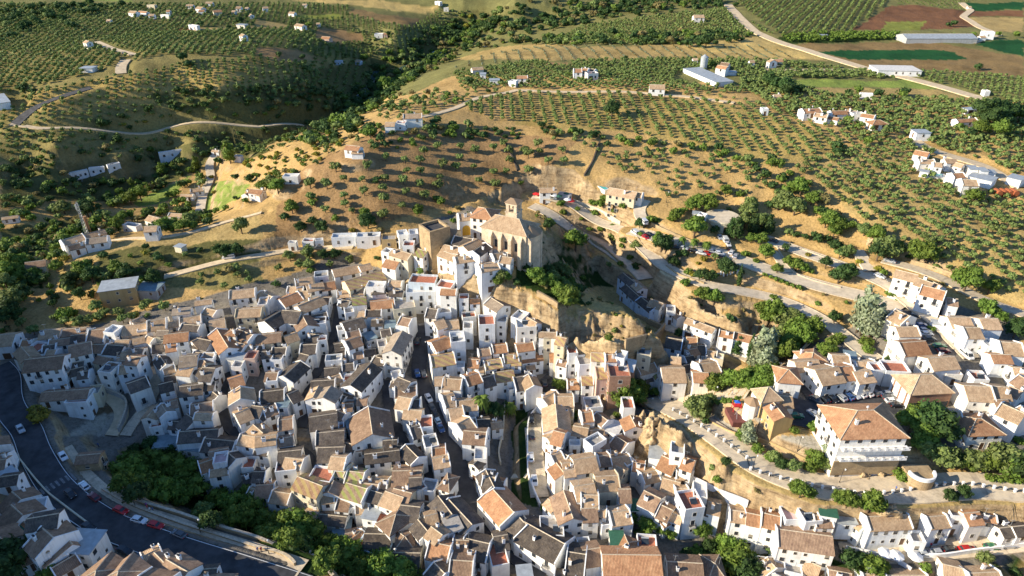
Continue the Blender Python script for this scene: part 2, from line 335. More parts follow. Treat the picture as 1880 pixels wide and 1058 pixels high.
def block_mat(name, cols, mortar, bw, bh, noise=1.0):
    nt = NT(name); tc = nt.add('ShaderNodeTexCoord'); geo = nt.add('ShaderNodeNewGeometry')
    # wrap brick pattern round vertical walls: u = x+y, v = z
    sx = nt.add('ShaderNodeSeparateXYZ'); nt.l(tc.outputs['Object'], sx.inputs[0]); ad = nt.add('ShaderNodeMath', operation='ADD'); nt.l(sx.outputs[0], ad.inputs[0]); nt.l(sx.outputs[1], ad.inputs[1])
    cb = nt.add('ShaderNodeCombineXYZ'); nt.l(ad.outputs[0], cb.inputs[0]); nt.l(sx.outputs[2], cb.inputs[1])
    br = nt.add('ShaderNodeTexBrick'); nt.l(cb.outputs[0], br.inputs['Vector']); br.inputs['Color1'].default_value = (*cols[0], 1); br.inputs['Color2'].default_value = (*cols[1], 1); br.inputs['Mortar'].default_value = (*mortar, 1)
    br.inputs['Scale'].default_value = 1; br.inputs['Brick Width'].default_value = bw; br.inputs['Row Height'].default_value = bh; br.inputs['Mortar Size'].default_value = .03
    n, f = noise_col(nt, tc.outputs['Object'], .5, [(.62, .6, .58), (.95, .95, .95), (1.15, 1.12, 1.05)], 6, .7)
    c = mixc(nt, br.outputs['Color'], n, noise, 'MULTIPLY'); nt.l(c, nt.b.inputs['Base Color']); nt.b.inputs['Roughness'].default_value = .95; nt.b.inputs['Specular IOR Level'].default_value = .1
    bump(nt, f, .5, .15); return nt.m
M['stone'] = block_mat('castle_stone', [(.46, .34, .20), (.38, .28, .16)], (.30, .23, .15), .9, .45)
M['pale_stone'] = block_mat('pale_ashlar', [(.68, .56, .41), (.62, .50, .36)], (.50, .41, .30), 1.1, .5)
M['brick'] = block_mat('red_brick', [(.34, .16, .09), (.27, .12, .07)], (.35, .28, .22), .5, .18)
M['parapet'] = block_mat('parapet_stone', [(.50, .38, .22), (.43, .32, .18)], (.33, .26, .17), .8, .35)
M['b'] = roof_mat('roof_brown', [(.22, .14, .095), (.31, .205, .135), (.39, .265, .175)])
M['t'] = roof_mat('roof_tan', [(.36, .24, .145), (.47, .325, .20), (.56, .41, .26)])
M['g'] = roof_mat('roof_grey', [(.25, .195, .15), (.34, .27, .20), (.41, .33, .245)])
M['d'] = roof_mat('roof_dark_shade', [(.07, .057, .048), (.12, .10, .083), (.17, .14, .11)])  # shade on many town roofs is put into this dark tile colour
M['o'] = roof_mat('roof_orange', [(.32, .165, .09), (.42, .225, .12), (.50, .29, .16)])
M['G'] = roof_mat('roof_mossy', [(.22, .15, .10), (.33, .23, .15), (.4, .3, .2)], stripes=(.30, .38, .07))
M['Y'] = roof_mat('roof_striped', [(.30, .17, .10), (.40, .25, .15), (.46, .31, .2)], stripes=(.50, .40, .14))
M['terra'] = simple('terrace_tile', (.40, .15, .09), .8, .3, 2); M['tgrey'] = simple('terrace_grey', (.36, .33, .29), .9, .25, 1.2); M['twhite'] = simple('terrace_white', (.62, .60, .56), .9, .2, 1)
M['tpink'] = simple('terrace_pink', (.62, .42, .40), .9, .15, 1)
M['metal'] = simple('sheet_metal', (.40, .43, .44), .55, .2, .7, metal=.25); M['metalblue'] = simple('blue_grey_sheet', (.20, .27, .30), .6, .25, .7, metal=.1); M['green'] = simple('green_awning', (.04, .13, .08), .8, .2, 2)
M['ridge'] = simple('ridge_mortar', (.50, .42, .31), .95, .3, 2)
M['pane'] = simple('window_glass', (.035, .045, .055), .12, .3, 2, spec=.6); M['frame'] = simple('window_surround', (.70, .66, .58), .8, .1, 3); M['wood'] = simple('brown_wood', (.13, .07, .04), .7, .3, 3)
M['iron'] = simple('black_iron', (.03, .03, .03), .6, .1, 3); M['shutter'] = simple('shutter', (.30, .26, .2), .8, .2, 4)
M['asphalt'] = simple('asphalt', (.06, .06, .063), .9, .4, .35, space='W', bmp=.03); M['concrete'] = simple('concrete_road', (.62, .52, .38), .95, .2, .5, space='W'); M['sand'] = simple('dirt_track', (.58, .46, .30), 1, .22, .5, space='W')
M['paving'] = block_mat('paving', [(.62, .52, .38), (.57, .475, .345)], (.46, .385, .29), .8, .8); M['greypaint'] = simple('grey_paint', (.20, .20, .20), .85, .5, 1.2); M['paint'] = simple('road_paint', (.72, .72, .70), .8, .15, 2)
M['bark'] = simple('bark', (.12, .085, .055), .95, .3, 4); M['water'] = simple('river_water', (.045, .075, .07), .15, .3, .3, space='W', spec=.5); M['pool'] = simple('pool_water', (.03, .42, .42), .1, .1, 1, spec=.5)
M['rock'] = simple('rock', (.42, .31, .18), 1, .5, .8, space='W', bmp=.6)
def leaf(name, a, b, c_, rnd=.22):
    nt = NT(name); geo = nt.add('ShaderNodeNewGeometry'); oi = nt.add('ShaderNodeObjectInfo')
    c, f = noise_col(nt, geo.outputs['Position'], .9, [a, b, c_], 3, .6)
    rr = nt.add('ShaderNodeMath', operation='ADD'); nt.l(oi.outputs['Random'], rr.inputs[0])
    n2 = nt.add('ShaderNodeTexNoise'); n2.inputs['Scale'].default_value = .06; nt.l(geo.outputs['Position'], n2.inputs['Vector']); nt.l(n2.outputs['Fac'], rr.inputs[1])
    mr = nt.add('ShaderNodeMapRange'); mr.inputs[1].default_value = .2; mr.inputs[2].default_value = 1.5; mr.inputs[3].default_value = 1-rnd; mr.inputs[4].default_value = 1+rnd; nt.l(rr.outputs[0], mr.inputs[0])
    hs = nt.add('ShaderNodeHueSaturation'); nt.l(mr.outputs[0], hs.inputs['Value']); nt.l(c, hs.inputs['Color'])
    mh = nt.add('ShaderNodeMapRange'); mh.inputs[1].default_value = .2; mh.inputs[2].default_value = 1.5; mh.inputs[3].default_value = .485; mh.inputs[4].default_value = .515; nt.l(rr.outputs[0], mh.inputs[0]); nt.l(mh.outputs[0], hs.inputs['Hue'])
    nt.l(hs.outputs[0], nt.b.inputs['Base Color']); nt.b.inputs['Roughness'].default_value = .7; nt.b.inputs['Specular IOR Level'].default_value = .2
    tr = nt.add('ShaderNodeBsdfTranslucent'); nt.l(hs.outputs[0], tr.inputs[0]); mx = nt.add('ShaderNodeMixShader'); mx.inputs[0].default_value = .25
    nt.l(nt.b.outputs[0], mx.inputs[1]); nt.l(tr.outputs[0], mx.inputs[2]); nt.l(mx.outputs[0], nt.n['Material Output'].inputs[0]); return nt.m
M['olive'] = leaf('olive_leaf', (.095, .135, .04), (.165, .215, .062), (.26, .31, .10)); M['leaf'] = leaf('green_leaf', (.065, .105, .018), (.125, .185, .03), (.21, .28, .05))
M['dark'] = leaf('dark_leaf', (.025, .05, .016), (.05, .09, .025), (.085, .14, .035)); M['yellow'] = leaf('yellow_leaf', (.13, .13, .02), (.24, .21, .03), (.36, .31, .05)); M['pale'] = leaf('pale_leaf', (.16, .19, .10), (.27, .31, .18), (.40, .44, .30))
M['dry'] = leaf('dry_scrub', (.14, .11, .045), (.22, .18, .07), (.30, .25, .10))
# ------------------------------------------------------------------ mesh helpers
COL = scene.collection
def mesh(name, vs_, fs_, mats, mi=None, smooth=False):
    me = bpy.data.meshes.new(name); me.from_pydata([tuple(map(float, v)) for v in vs_], [], fs_)
    for m in (mats if isinstance(mats, (list, tuple)) else [mats]): me.materials.append(m)
    if mi is not None: me.polygons.foreach_set('material_index', mi)
    if smooth: me.shade_smooth()
    me.update(); return me
def obj(name, me, parent=None, loc=None, rz=0, label=None):
    o = bpy.data.objects.new(name, me); COL.objects.link(o)
    if parent is not None: o.parent = parent
    if loc is not None: o.location = loc
    if rz: o.rotation_euler = (0, 0, rz)
    if label: o['label'] = label
    return o
def tag(o, label, cat=None, group=None, kind=None):
    o['label'] = label
    if cat: o['category'] = cat
    if group: o['group'] = group
    if kind: o['kind'] = kind
    return o
class MB:
    def __init__(s): s.v = []; s.f = []; s.m = []
    def face(s, ps, m=0):
        n = len(s.v); s.v += [tuple(p) for p in ps]; s.f.append(tuple(range(n, n+len(ps)))); s.m.append(m)
    def add(s, vs_, fs_, m=0):
        n = len(s.v); s.v += [tuple(p) for p in vs_]; s.f += [tuple(i+n for i in f) for f in fs_]; s.m += [m]*len(fs_)
    def box(s, x0, x1, y0, y1, z0, z1, m=0, rz=0, c=(0, 0)):
        v = [(x, y, z) for z in (z0, z1) for x, y in ((x0, y0), (x1, y0), (x1, y1), (x0, y1))]
        if rz:
            a, b = math.cos(rz), math.sin(rz); v = [(c[0]+(x-c[0])*a-(y-c[1])*b, c[1]+(x-c[0])*b+(y-c[1])*a, z) for x, y, z in v]
        s.add(v, [(3, 2, 1, 0), (4, 5, 6, 7), (0, 1, 5, 4), (1, 2, 6, 5), (2, 3, 7, 6), (3, 0, 4, 7)], m)
    def cyl(s, x, y, z0, z1, r0, r1=None, n=10, m=0, cap=True):
        r1 = r0 if r1 is None else r1
        v = [(x+r*math.cos(2*math.pi*k/n), y+r*math.sin(2*math.pi*k/n), z) for z, r in ((z0, r0), (z1, r1)) for k in range(n)]
        f = [(k, (k+1) % n, n+(k+1) % n, n+k) for k in range(n)]
        if cap: f += [tuple(range(n, 2*n)), tuple(range(n-1, -1, -1))]
        s.add(v, f, m)
    def tube(s, a, b, r, n=5, m=0, r2=None):
        a = np.array(a, float); b = np.array(b, float); d = b-a; L = np.linalg.norm(d)+1e-9; d /= L; r2 = r if r2 is None else r2
        u = np.cross(d, (0, 0, 1) if abs(d[2]) < .9 else (1, 0, 0)); u /= np.linalg.norm(u); w = np.cross(d, u)
        v = [tuple(q+rr*(u*math.cos(2*math.pi*k/n)+w*math.sin(2*math.pi*k/n))) for q, rr in ((a, r), (b, r2)) for k in range(n)]
        s.add(v, [(k, (k+1) % n, n+(k+1) % n, n+k) for k in range(n)]+[tuple(range(n, 2*n)), tuple(range(n-1, -1, -1))], m)
    def prism(s, poly, z0, z1, m=0, mt=None):
        n = len(poly); v = [(x, y, z0) for x, y in poly]+[(x, y, z1) for x, y in poly]
        s.add(v, [(k, (k+1) % n, n+(k+1) % n, n+k) for k in range(n)]+[tuple(range(n-1, -1, -1))], m); s.f.append(tuple(len(s.v)-n+k for k in range(n))); s.m.append(m if mt is None else mt)
    def build(s, name, mats, parent=None, **k): return obj(name, mesh(name, s.v, s.f, mats, s.m, k.pop('smooth', False)), parent, **k)
# ------------------------------------------------------------------ ground sheet, coloured by land use
C_ = dict(gold=(.47,.315,.135), earth=(.34,.215,.105), floor=(.25,.21,.085), crop=(.02,.085,.03), lime=(.23,.29,.07), red=(.20,.10,.055), plough=(.25,.17,.08), wheat=(.52,.38,.15), vine=(.40,.29,.12),
          scrub=(.12,.115,.045), grass=(.24,.26,.06), rock=(.56,.43,.26), paved=(.36,.33,.28), soil=(.15,.11,.07), dgreen=(.03,.055,.015), town=(.20,.18,.155), goldf=(.38,.28,.105), far=(.20,.19,.075), dry=(.41,.30,.13))
FIELDS = [
 ('S','far','-400 -200 2300 -200 2300 60 1880 190 1400 160 1100 140 830 140 690 200 0 260 -400 260'),
 ('S','floor','-400 120 0 90 300 95 560 100 690 110 640 180 500 170 300 160 -400 200'),
 ('S','goldf','0 180 150 150 330 125 520 105 560 130 480 170 280 190 100 230 -300 250'), ('S','floor','-300 240 280 190 480 200 560 240 400 290 200 300 -300 300'),
 ('S','scrub','260 175 480 160 560 130 700 110 860 20 940 30 820 110 690 180 560 260 460 290 280 280 430 240'),
 ('S','earth','690 240 900 240 1080 260 1060 320 960 330 860 370 700 410 600 440 500 460 520 330'),
 ('V4','plough','200 320 1000 300 1300 310 1880 410 1880 560 1150 500 700 480'), ('V4','crop','370 370 1300 360 1480 420 1400 430 620 430'), ('V4','crop','1510 320 1700 280 1880 285 1880 405'),
 ('V4','crop','1460 25 1880 18 1880 72 1510 75'), ('V4','red','620 220 820 110 900 50 1060 30 1470 80 1440 110 1560 190 1380 210'), ('V4','red','1500 80 1880 75 1880 120 1480 120'), ('V4','grass','900 160 1190 150 1120 220 850 225'),
 ('V4','dry','1480 125 1880 125 1880 230 1640 225'), ('V4','lime','200 575 1050 580 1260 640 330 625'), ('V4','vine','290 630 1260 645 1650 720 960 705 500 690'), ('V4','dgreen','80 270 400 240 980 235 980 290 200 315'),
 ('V3','vine','-420 430 -100 340 200 310 500 340 950 330 1500 290 1750 270 2300 440 1900 430 1000 430 300 430'), ('V3','goldf','0 690 500 680 960 690 1500 740 1800 800 2300 1000 2500 1100 1880 1200 900 960 500 930 0 890'),
 ('V3','wheat','1500 290 1700 250 1880 290 2300 420 1880 425 1300 350'), ('V3','earth','260 450 400 445 440 470 250 480'),
 ('V2','wheat','220 0 850 0 1340 65 1200 100 700 40'), ('V2','plough','640 90 700 70 1190 140 1150 195 900 160'), ('V2','grass','240 115 610 100 620 135 300 130'), ('V2','dry','0 135 240 185 220 205 0 205'), ('V2','earth','440 205 500 200 770 250 780 300 560 320 420 290'),
 ('V2','earth','0 340 300 360 480 430 200 450 0 390'), ('V2','gold','60 1058 650 800 880 740 1000 800 800 930 400 1058 200 1200'), ('V2','gold','900 720 1350 620 1880 560 1880 640 1400 770 1000 800'),
 ('V1','lime','560 0 950 0 960 10 700 14'), ('V1','dry','1260 235 1450 200 1880 185 1880 205 1600 215 1320 245'), ('V1','red','1180 215 1370 190 1420 205 1260 235'),
 ('S','gold','690 195 830 165 960 160 900 190 740 215'), ('S','gold','1060 260 1350 300 1470 310 1550 380 1720 480 1800 540 1880 560 1880 640 1650 580 1480 520 1300 440 1150 380 1000 330'),
 ('S','dry','1470 300 1610 260 1700 290 1880 380 1880 560 1790 545 1700 480 1560 390'),
 ('U1','lime','1500 400 1560 280 1800 300 1720 400 1580 500 1450 520'), ('U1','lime','950 430 1300 290 1400 250 1290 340 1220 430 1000 470'), ('U1','scrub','0 180 600 150 1100 80 1500 80 1450 220 1150 330 800 430 400 420 0 480'),
 ('U1','scrub','0 640 250 620 560 540 900 620 430 760 100 850'), ('U1','dgreen','0 780 250 800 330 1058 0 1058'), ('U1','dry','250 1058 460 820 640 740 1400 650 1880 510 1880 700 1500 740 1000 760 700 830 500 950'),
 ('U1','scrub','700 800 1000 760 1450 730 1880 700 1880 1058 700 1058'), ('U1','floor','500 1058 1180 1000 1500 920 1880 850 1880 1058'),
 ('S','town','0 620 200 590 500 510 620 470 740 510 800 530 900 570 1030 640 1150 640 1280 620 1340 680 1200 730 1180 800 1300 900 1500 960 1880 960 1880 1058 0 1058'),
 ('S','town','1400 660 1500 630 1640 560 1760 560 1880 600 1880 850 1740 840 1560 850 1440 790 1400 720'), ('S','town','700 460 780 410 860 380 950 400 960 470 880 510 780 490'),
 ('S','rock','740 510 800 490 900 520 1010 560 1060 600 1130 610 1160 640 1080 655 1000 640 900 590 800 540'), ('S','dry','960 470 1010 420 1100 500 1190 590 1210 610 1150 600 1060 580 960 530'), ('S','dgreen','950 455 1040 500 1080 560 1000 545 940 520'),
 ('S','rock','1240 525 1300 570 1370 590 1430 600 1420 625 1370 615 1300 590 1240 560'), ('S','rock','1185 745 1250 785 1330 840 1400 872 1470 895 1480 930 1400 940 1330 900 1280 870 1230 840 1180 800'),
 ('S','dry','1240 775 1330 830 1400 870 1640 905 1880 900 1880 950 1600 940 1420 915 1330 870'), ('S','gold','1190 730 1880 840 1880 900 1640 890 1400 860 1300 800'),
 ('T3','paved','1430 900 1550 830 1900 900 1880 1058 1500 1058 1430 960'), ('T8','paved','0 50 370 50 450 190 330 240 100 150 -60 30'),
 ('T3','dgreen','40 880 120 870 100 1058 0 1058'), ('T7','dgreen','0 0 110 0 110 330 200 560 60 520 0 480'), ('S','dgreen','200 850 290 830 420 900 600 960 780 1058 560 1058 470 990 330 930 210 890'),
 ('S','dgreen','1290 990 1400 970 1560 1040 1560 1070 1290 1070'), ('T8','dgreen','1650 1000 1880 930 1880 1058 1560 1058'), ('T1','paved','700 930 880 880 870 960 760 1058 500 1058'), ('T1','soil','230 750 500 880 900 840 860 900 700 930 480 920'),
 ('U3','dgreen','200 700 430 760 600 850 780 960 860 1058 400 1058 200 900'), ('U3','rock','1030 830 1150 900 1250 1000 1140 1058 960 1000 880 900'),
]
nu, nv = XX.shape
px, py = proj(XX, YY, ZZ)
front = (YY*cp-(ZZ-CZ)*sp) > 5
colr = np.zeros((nu, nv, 3)); colr[:] = C_['gold']
jx = fbm(XX*.08, YY*.08, 3, 61)*14; jy = fbm(XX*.08, YY*.08, 3, 71)*8
jx = jx*np.clip(250/RR, .1, 1); jy = jy*np.clip(250/RR, .06, 1)
for t, c, s in FIELDS:
    m = inpoly(px+jx, py+jy, pts(t, s)) & front; colr[m] = C_[c]
out = ~front | (px < -300) | (px > 2200) | (py > 1150); colr[out] = C_['dry']; colr[(RR > 1500)] = C_['far']
def ground_mesh():
    vs_ = np.stack([XX, YY, ZZ], -1).reshape(-1, 3); i = np.arange(nu-1)[:, None]*nv+np.arange(nv-1)[None]; i = i.ravel()
    f = np.stack([i, i+1, i+nv+1, i+nv], 1)[:, ::-1]
    me = bpy.data.meshes.new('ground'); me.vertices.add(len(vs_)); me.vertices.foreach_set('co', vs_.ravel().astype(np.float32))
    me.loops.add(f.size); me.loops.foreach_set('vertex_index', f.ravel().astype(np.int32)); me.polygons.add(len(f)); me.polygons.foreach_set('loop_start', (np.arange(len(f))*4).astype(np.int32))
    me.update(calc_edges=True); me.validate(); me.shade_smooth()
    a = me.color_attributes.new('Col', 'FLOAT_COLOR', 'POINT'); a.data.foreach_set('color', np.concatenate([colr.reshape(-1, 3), np.clip((430-RR)/60, 0, 1).reshape(-1, 1)], 1).astype(np.float32).ravel())
    return me
nt = NT('ground'); at = nt.add('ShaderNodeAttribute'); at.attribute_name = 'Col'; geo = nt.add('ShaderNodeNewGeometry')
n1, f1 = noise_col(nt, geo.outputs['Position'], .05, [(.72, .70, .66), (1, 1, 1), (1.22, 1.2, 1.12)], 8, .65)
n2, f2 = noise_col(nt, geo.outputs['Position'], .9, [(.66, .66, .60), (1, 1, 1), (1.2, 1.17, 1.1)], 6, .7)
c = mixc(nt, at.outputs['Color'], n1, 1.0, 'MULTIPLY'); c = mixc(nt, c, n2, .85, 'MULTIPLY'); n3, f3 = noise_col(nt, geo.outputs['Position'], 1.1, [(.42, .44, .34), (.9, .9, .86), (1.06, 1.05, 1.02), (1.1, 1.1, 1.06)], 3, .8); c = mixc(nt, c, n3, .8, 'MULTIPLY')
sx = nt.add('ShaderNodeSeparateXYZ'); nt.l(geo.outputs['Normal'], sx.inputs[0]); mr = nt.add('ShaderNodeMapRange'); mr.inputs[1].default_value = .85; mr.inputs[2].default_value = .68; nt.l(sx.outputs[2], mr.inputs[0])
rk, rf = noise_col(nt, geo.outputs['Position'], .3, [(.17, .115, .065), (.40, .29, .165), (.54, .42, .26)], 8, .75)
sv = nt.add('ShaderNodeVectorMath', operation='MULTIPLY'); sv.inputs[1].default_value = (.12, .12, 1.3); nt.l(geo.outputs['Position'], sv.inputs[0])
st, sf = noise_col(nt, sv.outputs[0], 1.0, [(.45, .42, .38), (1, 1, 1), (1.25, 1.2, 1.1)], 7, .75); rk = mixc(nt, rk, st, 1.0, 'MULTIPLY')
mk = nt.add('ShaderNodeMath', operation='MULTIPLY'); nt.l(mr.outputs[0], mk.inputs[0]); nt.l(at.outputs['Alpha'], mk.inputs[1])
c = mixc(nt, c, rk, mk.outputs[0])
nt.l(c, nt.b.inputs['Base Color']); nt.b.inputs['Roughness'].default_value = 1; nt.b.inputs['Specular IOR Level'].default_value = .05
hm = nt.add('ShaderNodeMath', operation='MULTIPLY_ADD'); nt.l(sf, hm.inputs[0]); nt.l(mk.outputs[0], hm.inputs[1]); nt.l(f2, hm.inputs[2])
bump(nt, hm.outputs[0], .7, .6)
GM = nt.m
# ------------------------------------------------------------------ roads as sheets with kerb edges
def strip(X, Y, Z, w, up, side=.0, th=.6, off=0.0, nx=2):
    T = np.stack([np.gradient(X), np.gradient(Y)], 1); T /= np.linalg.norm(T, axis=1)[:, None]+1e-9; Nn = np.stack([-T[:, 1], T[:, 0]], 1)
    vs_, fs_ = [], []; n = len(X)
    prof = [(-w/2, -th), (-w/2, 0), (w/2, 0), (w/2, -th)]
    for i in range(n):
        for a, dz in prof: vs_.append((X[i]+Nn[i, 0]*(a+off), Y[i]+Nn[i, 1]*(a+off), Z[i]+up+dz))
    k = len(prof)
    for i in range(n-1):
        for j in range(k-1): fs_.append((i*k+j, (i+1)*k+j, (i+1)*k+j+1, i*k+j+1))
    return vs_, fs_
for i, (name, label, w, mat, X, Y, Z) in enumerate(RL):
    up = {'asphalt': .0, 'paving': .012, 'concrete': .024, 'sand': .036}[mat]+.001*i+.05
    if name == 'pavement': up += .12
    v, f = strip(X, Y, Z, w, up); o = obj(name, mesh(name, v, f, M[mat])); tag(o, label, kind='structure')
    if name == 'road' and i in (0, 5, 6, 7, 8):
        for sgn in (-1, 1):
            v, f = strip(X, Y, Z, .35 if i else .14, up+(.13 if i else .006), th=.4 if i else .004, off=sgn*(w/2+.1 if i else w/2-.3))
            kb = obj('kerb' if i else 'road_marking', mesh('kerb', v, f, M['ridge'] if i else M['paint'])); tag(kb, 'low pale kerb along the concrete road' if i else 'thin white edge line on the asphalt main road', kind='structure')
# ------------------------------------------------------------------ what stands near what (photo pixels), for the descriptions
LM = """797 430 the square castle tower|940 435 the stone church|775 660 the steep dark street|882 738 the tall palm|955 830 the green river channel|1140 690 the bare brick apartment block|1255 560 the pale gorge cliff
1585 800 the big hip-roofed school|1400 745 the small white chapel|1690 715 the brick-ended hall|1550 725 the white cars of the car park|1350 760 the red playground|1185 800 the cliff boulders|110 880 the zebra crossing
230 940 the red roadside cars|300 880 the ravine trees|560 960 the ravine thicket|690 1035 the trees at the ravine's foot|520 1040 the stone parapet's end|170 840 the roadside ruin|220 535 the unfinished ochre block
160 430 the lattice mast|270 410 the valley hamlet|370 340 the pale valley track|650 440 the long white cave row|870 390 the white convent|850 465 the curved castle houses|735 480 the castle's lower gate
780 525 the town hall|900 570 the ochre rock spur|1010 590 the ruined rock terrace|1180 600 the buttressed terrace wall|1180 540 the shaded gorge row|1330 610 the sunlit cave houses|1400 640 the tall cypress
1420 540 the terraced lawns|1340 400 the round water tank|1130 350 the farmhouse with pool|1010 350 the cliff-edge restaurant|1240 450 the long car park|1345 495 the lookout square|1700 530 the white row hotel
1650 610 the sloping parking square|1780 610 the terracotta balcony house|1860 680 the far right terrace|1850 780 the mossy-roofed villa|1680 870 the round white lookout|1400 880 the balustraded promenade|1260 830 the cliff-side long house
1260 930 the red terrace tower house|1180 890 the lane of gables|1050 930 the long ridged roof|1160 1030 the arched-window mansion|1350 1040 the lush bank|1480 980 the house with conservatory|1600 960 the green awning
1720 970 the shaded cliff houses|1780 1010 the parked cars of the low street|1740 330 the orchard farm|1550 210 the hilltop hamlet|1690 250 the white hillside barn|1640 130 the long white warehouse|1790 60 the plain farmstead
1700 62 the long greenhouse|1300 135 the long silver shed|1330 125 the silo farm|1200 155 the hillside cottage|1075 130 the orange-gabled farm|880 150 the orchard cottages|750 215 the ridge farmhouse|645 275 the terraced hill villa
535 325 the white flat villa|460 350 the slope cottage|40 640 the road's upper bend|130 690 the tall blank wall|110 790 the fenced yard|230 740 the curved yard wall|60 560 the outlying terraces
330 640 the upper town edge|400 640 the orange-roofed corner|480 600 the big dark courtyard|450 650 the pastel stairway houses|560 520 the sunlit ridge row|650 620 the long alley|600 720 the long dark roof
690 690 the dark red roof|745 620 the long street-side roof|830 620 the white stepped blocks|830 660 the orange striped roofs|930 660 the orange terrace row|850 720 the balcony house|680 740 the ornate chapel gable
700 790 the great brown roof|490 790 the lit cream block|360 780 the stepped grey roofs|410 850 the pink terrace|540 850 the green-striped roof|620 930 the row with pink stripes|650 850 the yellow-striped roof|740 850 the curved street corner
800 930 the dark valley roofs|850 950 the tall lit gable|920 930 the long orange roof|980 1000 the long dark warehouse|830 990 the dark roofs by the bridge|20 950 the lower-left roofs|90 1020 the grey metal roof|180 1040 the broad brown roofs
330 1020 the corner house on the bend|1040 760 the church-like long gable|1080 700 the colonnade house|1210 670 the glazed balcony house|1270 660 the stepped gorge houses|1040 690 the bend in the lane|1100 650 the cliff-foot row|1080 840 the tall white gables
300 10 the far farm cluster|400 20 the far white farms|60 60 the far left groves|160 75 the track-side farm|160 122 the pale sheds|440 63 the lone white cottage|350 48 the pale strip field|560 20 the wheat-edge farms|545 42 the twin cottages
600 70 the orange-roofed farm|690 65 the valley-top farm|650 110 the ravine houses|800 95 the riverside hut|1280 28 the lone far farm|1180 390 the dry knoll|1600 420 the big olive grove|1120 190 the striped olive slope
700 350 the bare olive hillside|1250 300 the sparse orchard|560 260 the bare golden ridge|650 190 the river gorge|400 190 the left-hand olive hills|200 210 the long hillside track|1450 380 the pine hollow|1560 460 the roadside pines""".replace('\n', '|').split('|')
LMS = [(float(l.split(' ', 2)[0]), float(l.split(' ', 2)[1]), l.split(' ', 2)[2]) for l in LM]
PEND = []
def where(x, y, skip=None):
    """nearest thing to name, and on which side of it"""
    b = sorted((math.hypot(x-a, (y-c)*1.4), a, c, n) for a, c, n in LMS)
    d, a, c, n = b[0]; dx, dy = x-a, (y-c)*1.4
    if d < 9: r = 'at'
    elif abs(dx) > abs(dy)*1.2: r = 'left of' if dx < 0 else 'right of'
    else: r = 'above' if dy < 0 else 'below'
    return r+' '+n
def pend(o, desc, cat, x, y, group=None, uniq=True): PEND.append((o, desc, cat, x, y, group, uniq))
ORD = ['leftmost','second','third','fourth','fifth','sixth','seventh','eighth','ninth','tenth','eleventh','twelfth']
def settle():
    """turn descriptions and places into labels; where two would read the same, say which one from the left"""
    D_ = {}
    for p in PEND: D_.setdefault((p[1], where(p[3], p[4])), []).append(p)
    for (desc, wh), L in D_.items():
        L.sort(key=lambda p: p[3])
        shared = len(L) > 1 and not L[0][6]
        for i, (o, _, cat, x, y, group, uq) in enumerate(L):
            lab = desc+' '+wh
            if len(L) > 1 and not shared:
                lab = (ORD[i] if i < 12 else 'far')+(' from left' if i else '')+' '+lab if i < len(L)-1 else 'rightmost '+lab
            if len(lab.split()) > 16: lab = lab.replace('gable ', '').replace('tiled ', '').replace('two-storey ', '')
            if len(lab.split()) > 16: lab = ' '.join(w_ for w_ in lab.split() if w_ not in ('white', 'small'))
            g = group
            if shared: g = (group or cat+'s')+' '+wh
            tag(o, lab, cat, g)
# ------------------------------------------------------------------ shared small meshes
def win_mesh(w_, h_, kind='win'):
    b = MB()
    if kind == 'win':
        b.box(-w_/2-.1, w_/2+.1, -.05, .05, -.1, 0, 1); b.box(-w_/2-.08, -w_/2, -.05, .04, 0, h_, 1); b.box(w_/2, w_/2+.08, -.05, .04, 0, h_, 1); b.box(-w_/2-.08, w_/2+.08, -.05, .04, h_, h_+.08, 1)
        b.box(-w_/2, w_/2, -.05, .012, 0, h_, 0); b.box(-.03, .03, .012, .025, 0, h_, 2)
    elif kind == 'shut':
        b.box(-w_/2, w_/2, -.05, .02, 0, h_, 3); b.box(-w_/2-.1, w_/2+.1, -.05, .1, -.1, 0, 1); b.box(-w_/2, w_/2, .02, .03, 0, h_*.3, 0)
    elif kind == 'door':
        b.box(-w_/2-.1, -w_/2, -.05, .06, 0, h_, 1); b.box(w_/2, w_/2+.1, -.05, .06, 0, h_, 1); b.box(-w_/2-.1, w_/2+.1, -.05, .06, h_, h_+.1, 1); b.box(-w_/2, w_/2, -.05, .015, 0, h_, 2)
    return mesh('window' if kind != 'door' else 'door', b.v, b.f, [M['pane'], M['frame'], M['wood'], M['shutter']], b.m)
WM = [win_mesh(.95, 1.25), win_mesh(1.15, 1.3), win_mesh(.75, .9), win_mesh(1.0, 1.3, 'shut'), win_mesh(1.0, 2.1), win_mesh(1.1, 2.2, 'door'), win_mesh(2.4, 2.3, 'door')]
def balcony_mesh(w_):
    b = MB(); b.box(-w_/2, w_/2, 0, .75, -.12, 0, 0)
    for k in range(int(w_/.22)+1): x = -w_/2+k*.22; b.box(x-.02, x+.02, .70, .74, 0, .95, 1)
    for s_ in (-1, 1):
        for k in range(4): b.box(s_*w_/2-.02, s_*w_/2+.02, .1+k*.18, .14+k*.18, 0, .95, 1)
    b.box(-w_/2-.02, w_/2+.02, .69, .75, .93, .98, 1); b.box(-w_/2-.02, -w_/2+.03, 0, .75, .93, .98, 1); b.box(w_/2-.03, w_/2+.02, 0, .75, .93, .98, 1)
    return mesh('balcony', b.v, b.f, [M['frame'], M['iron']], b.m)
BAL = balcony_mesh(1.6)
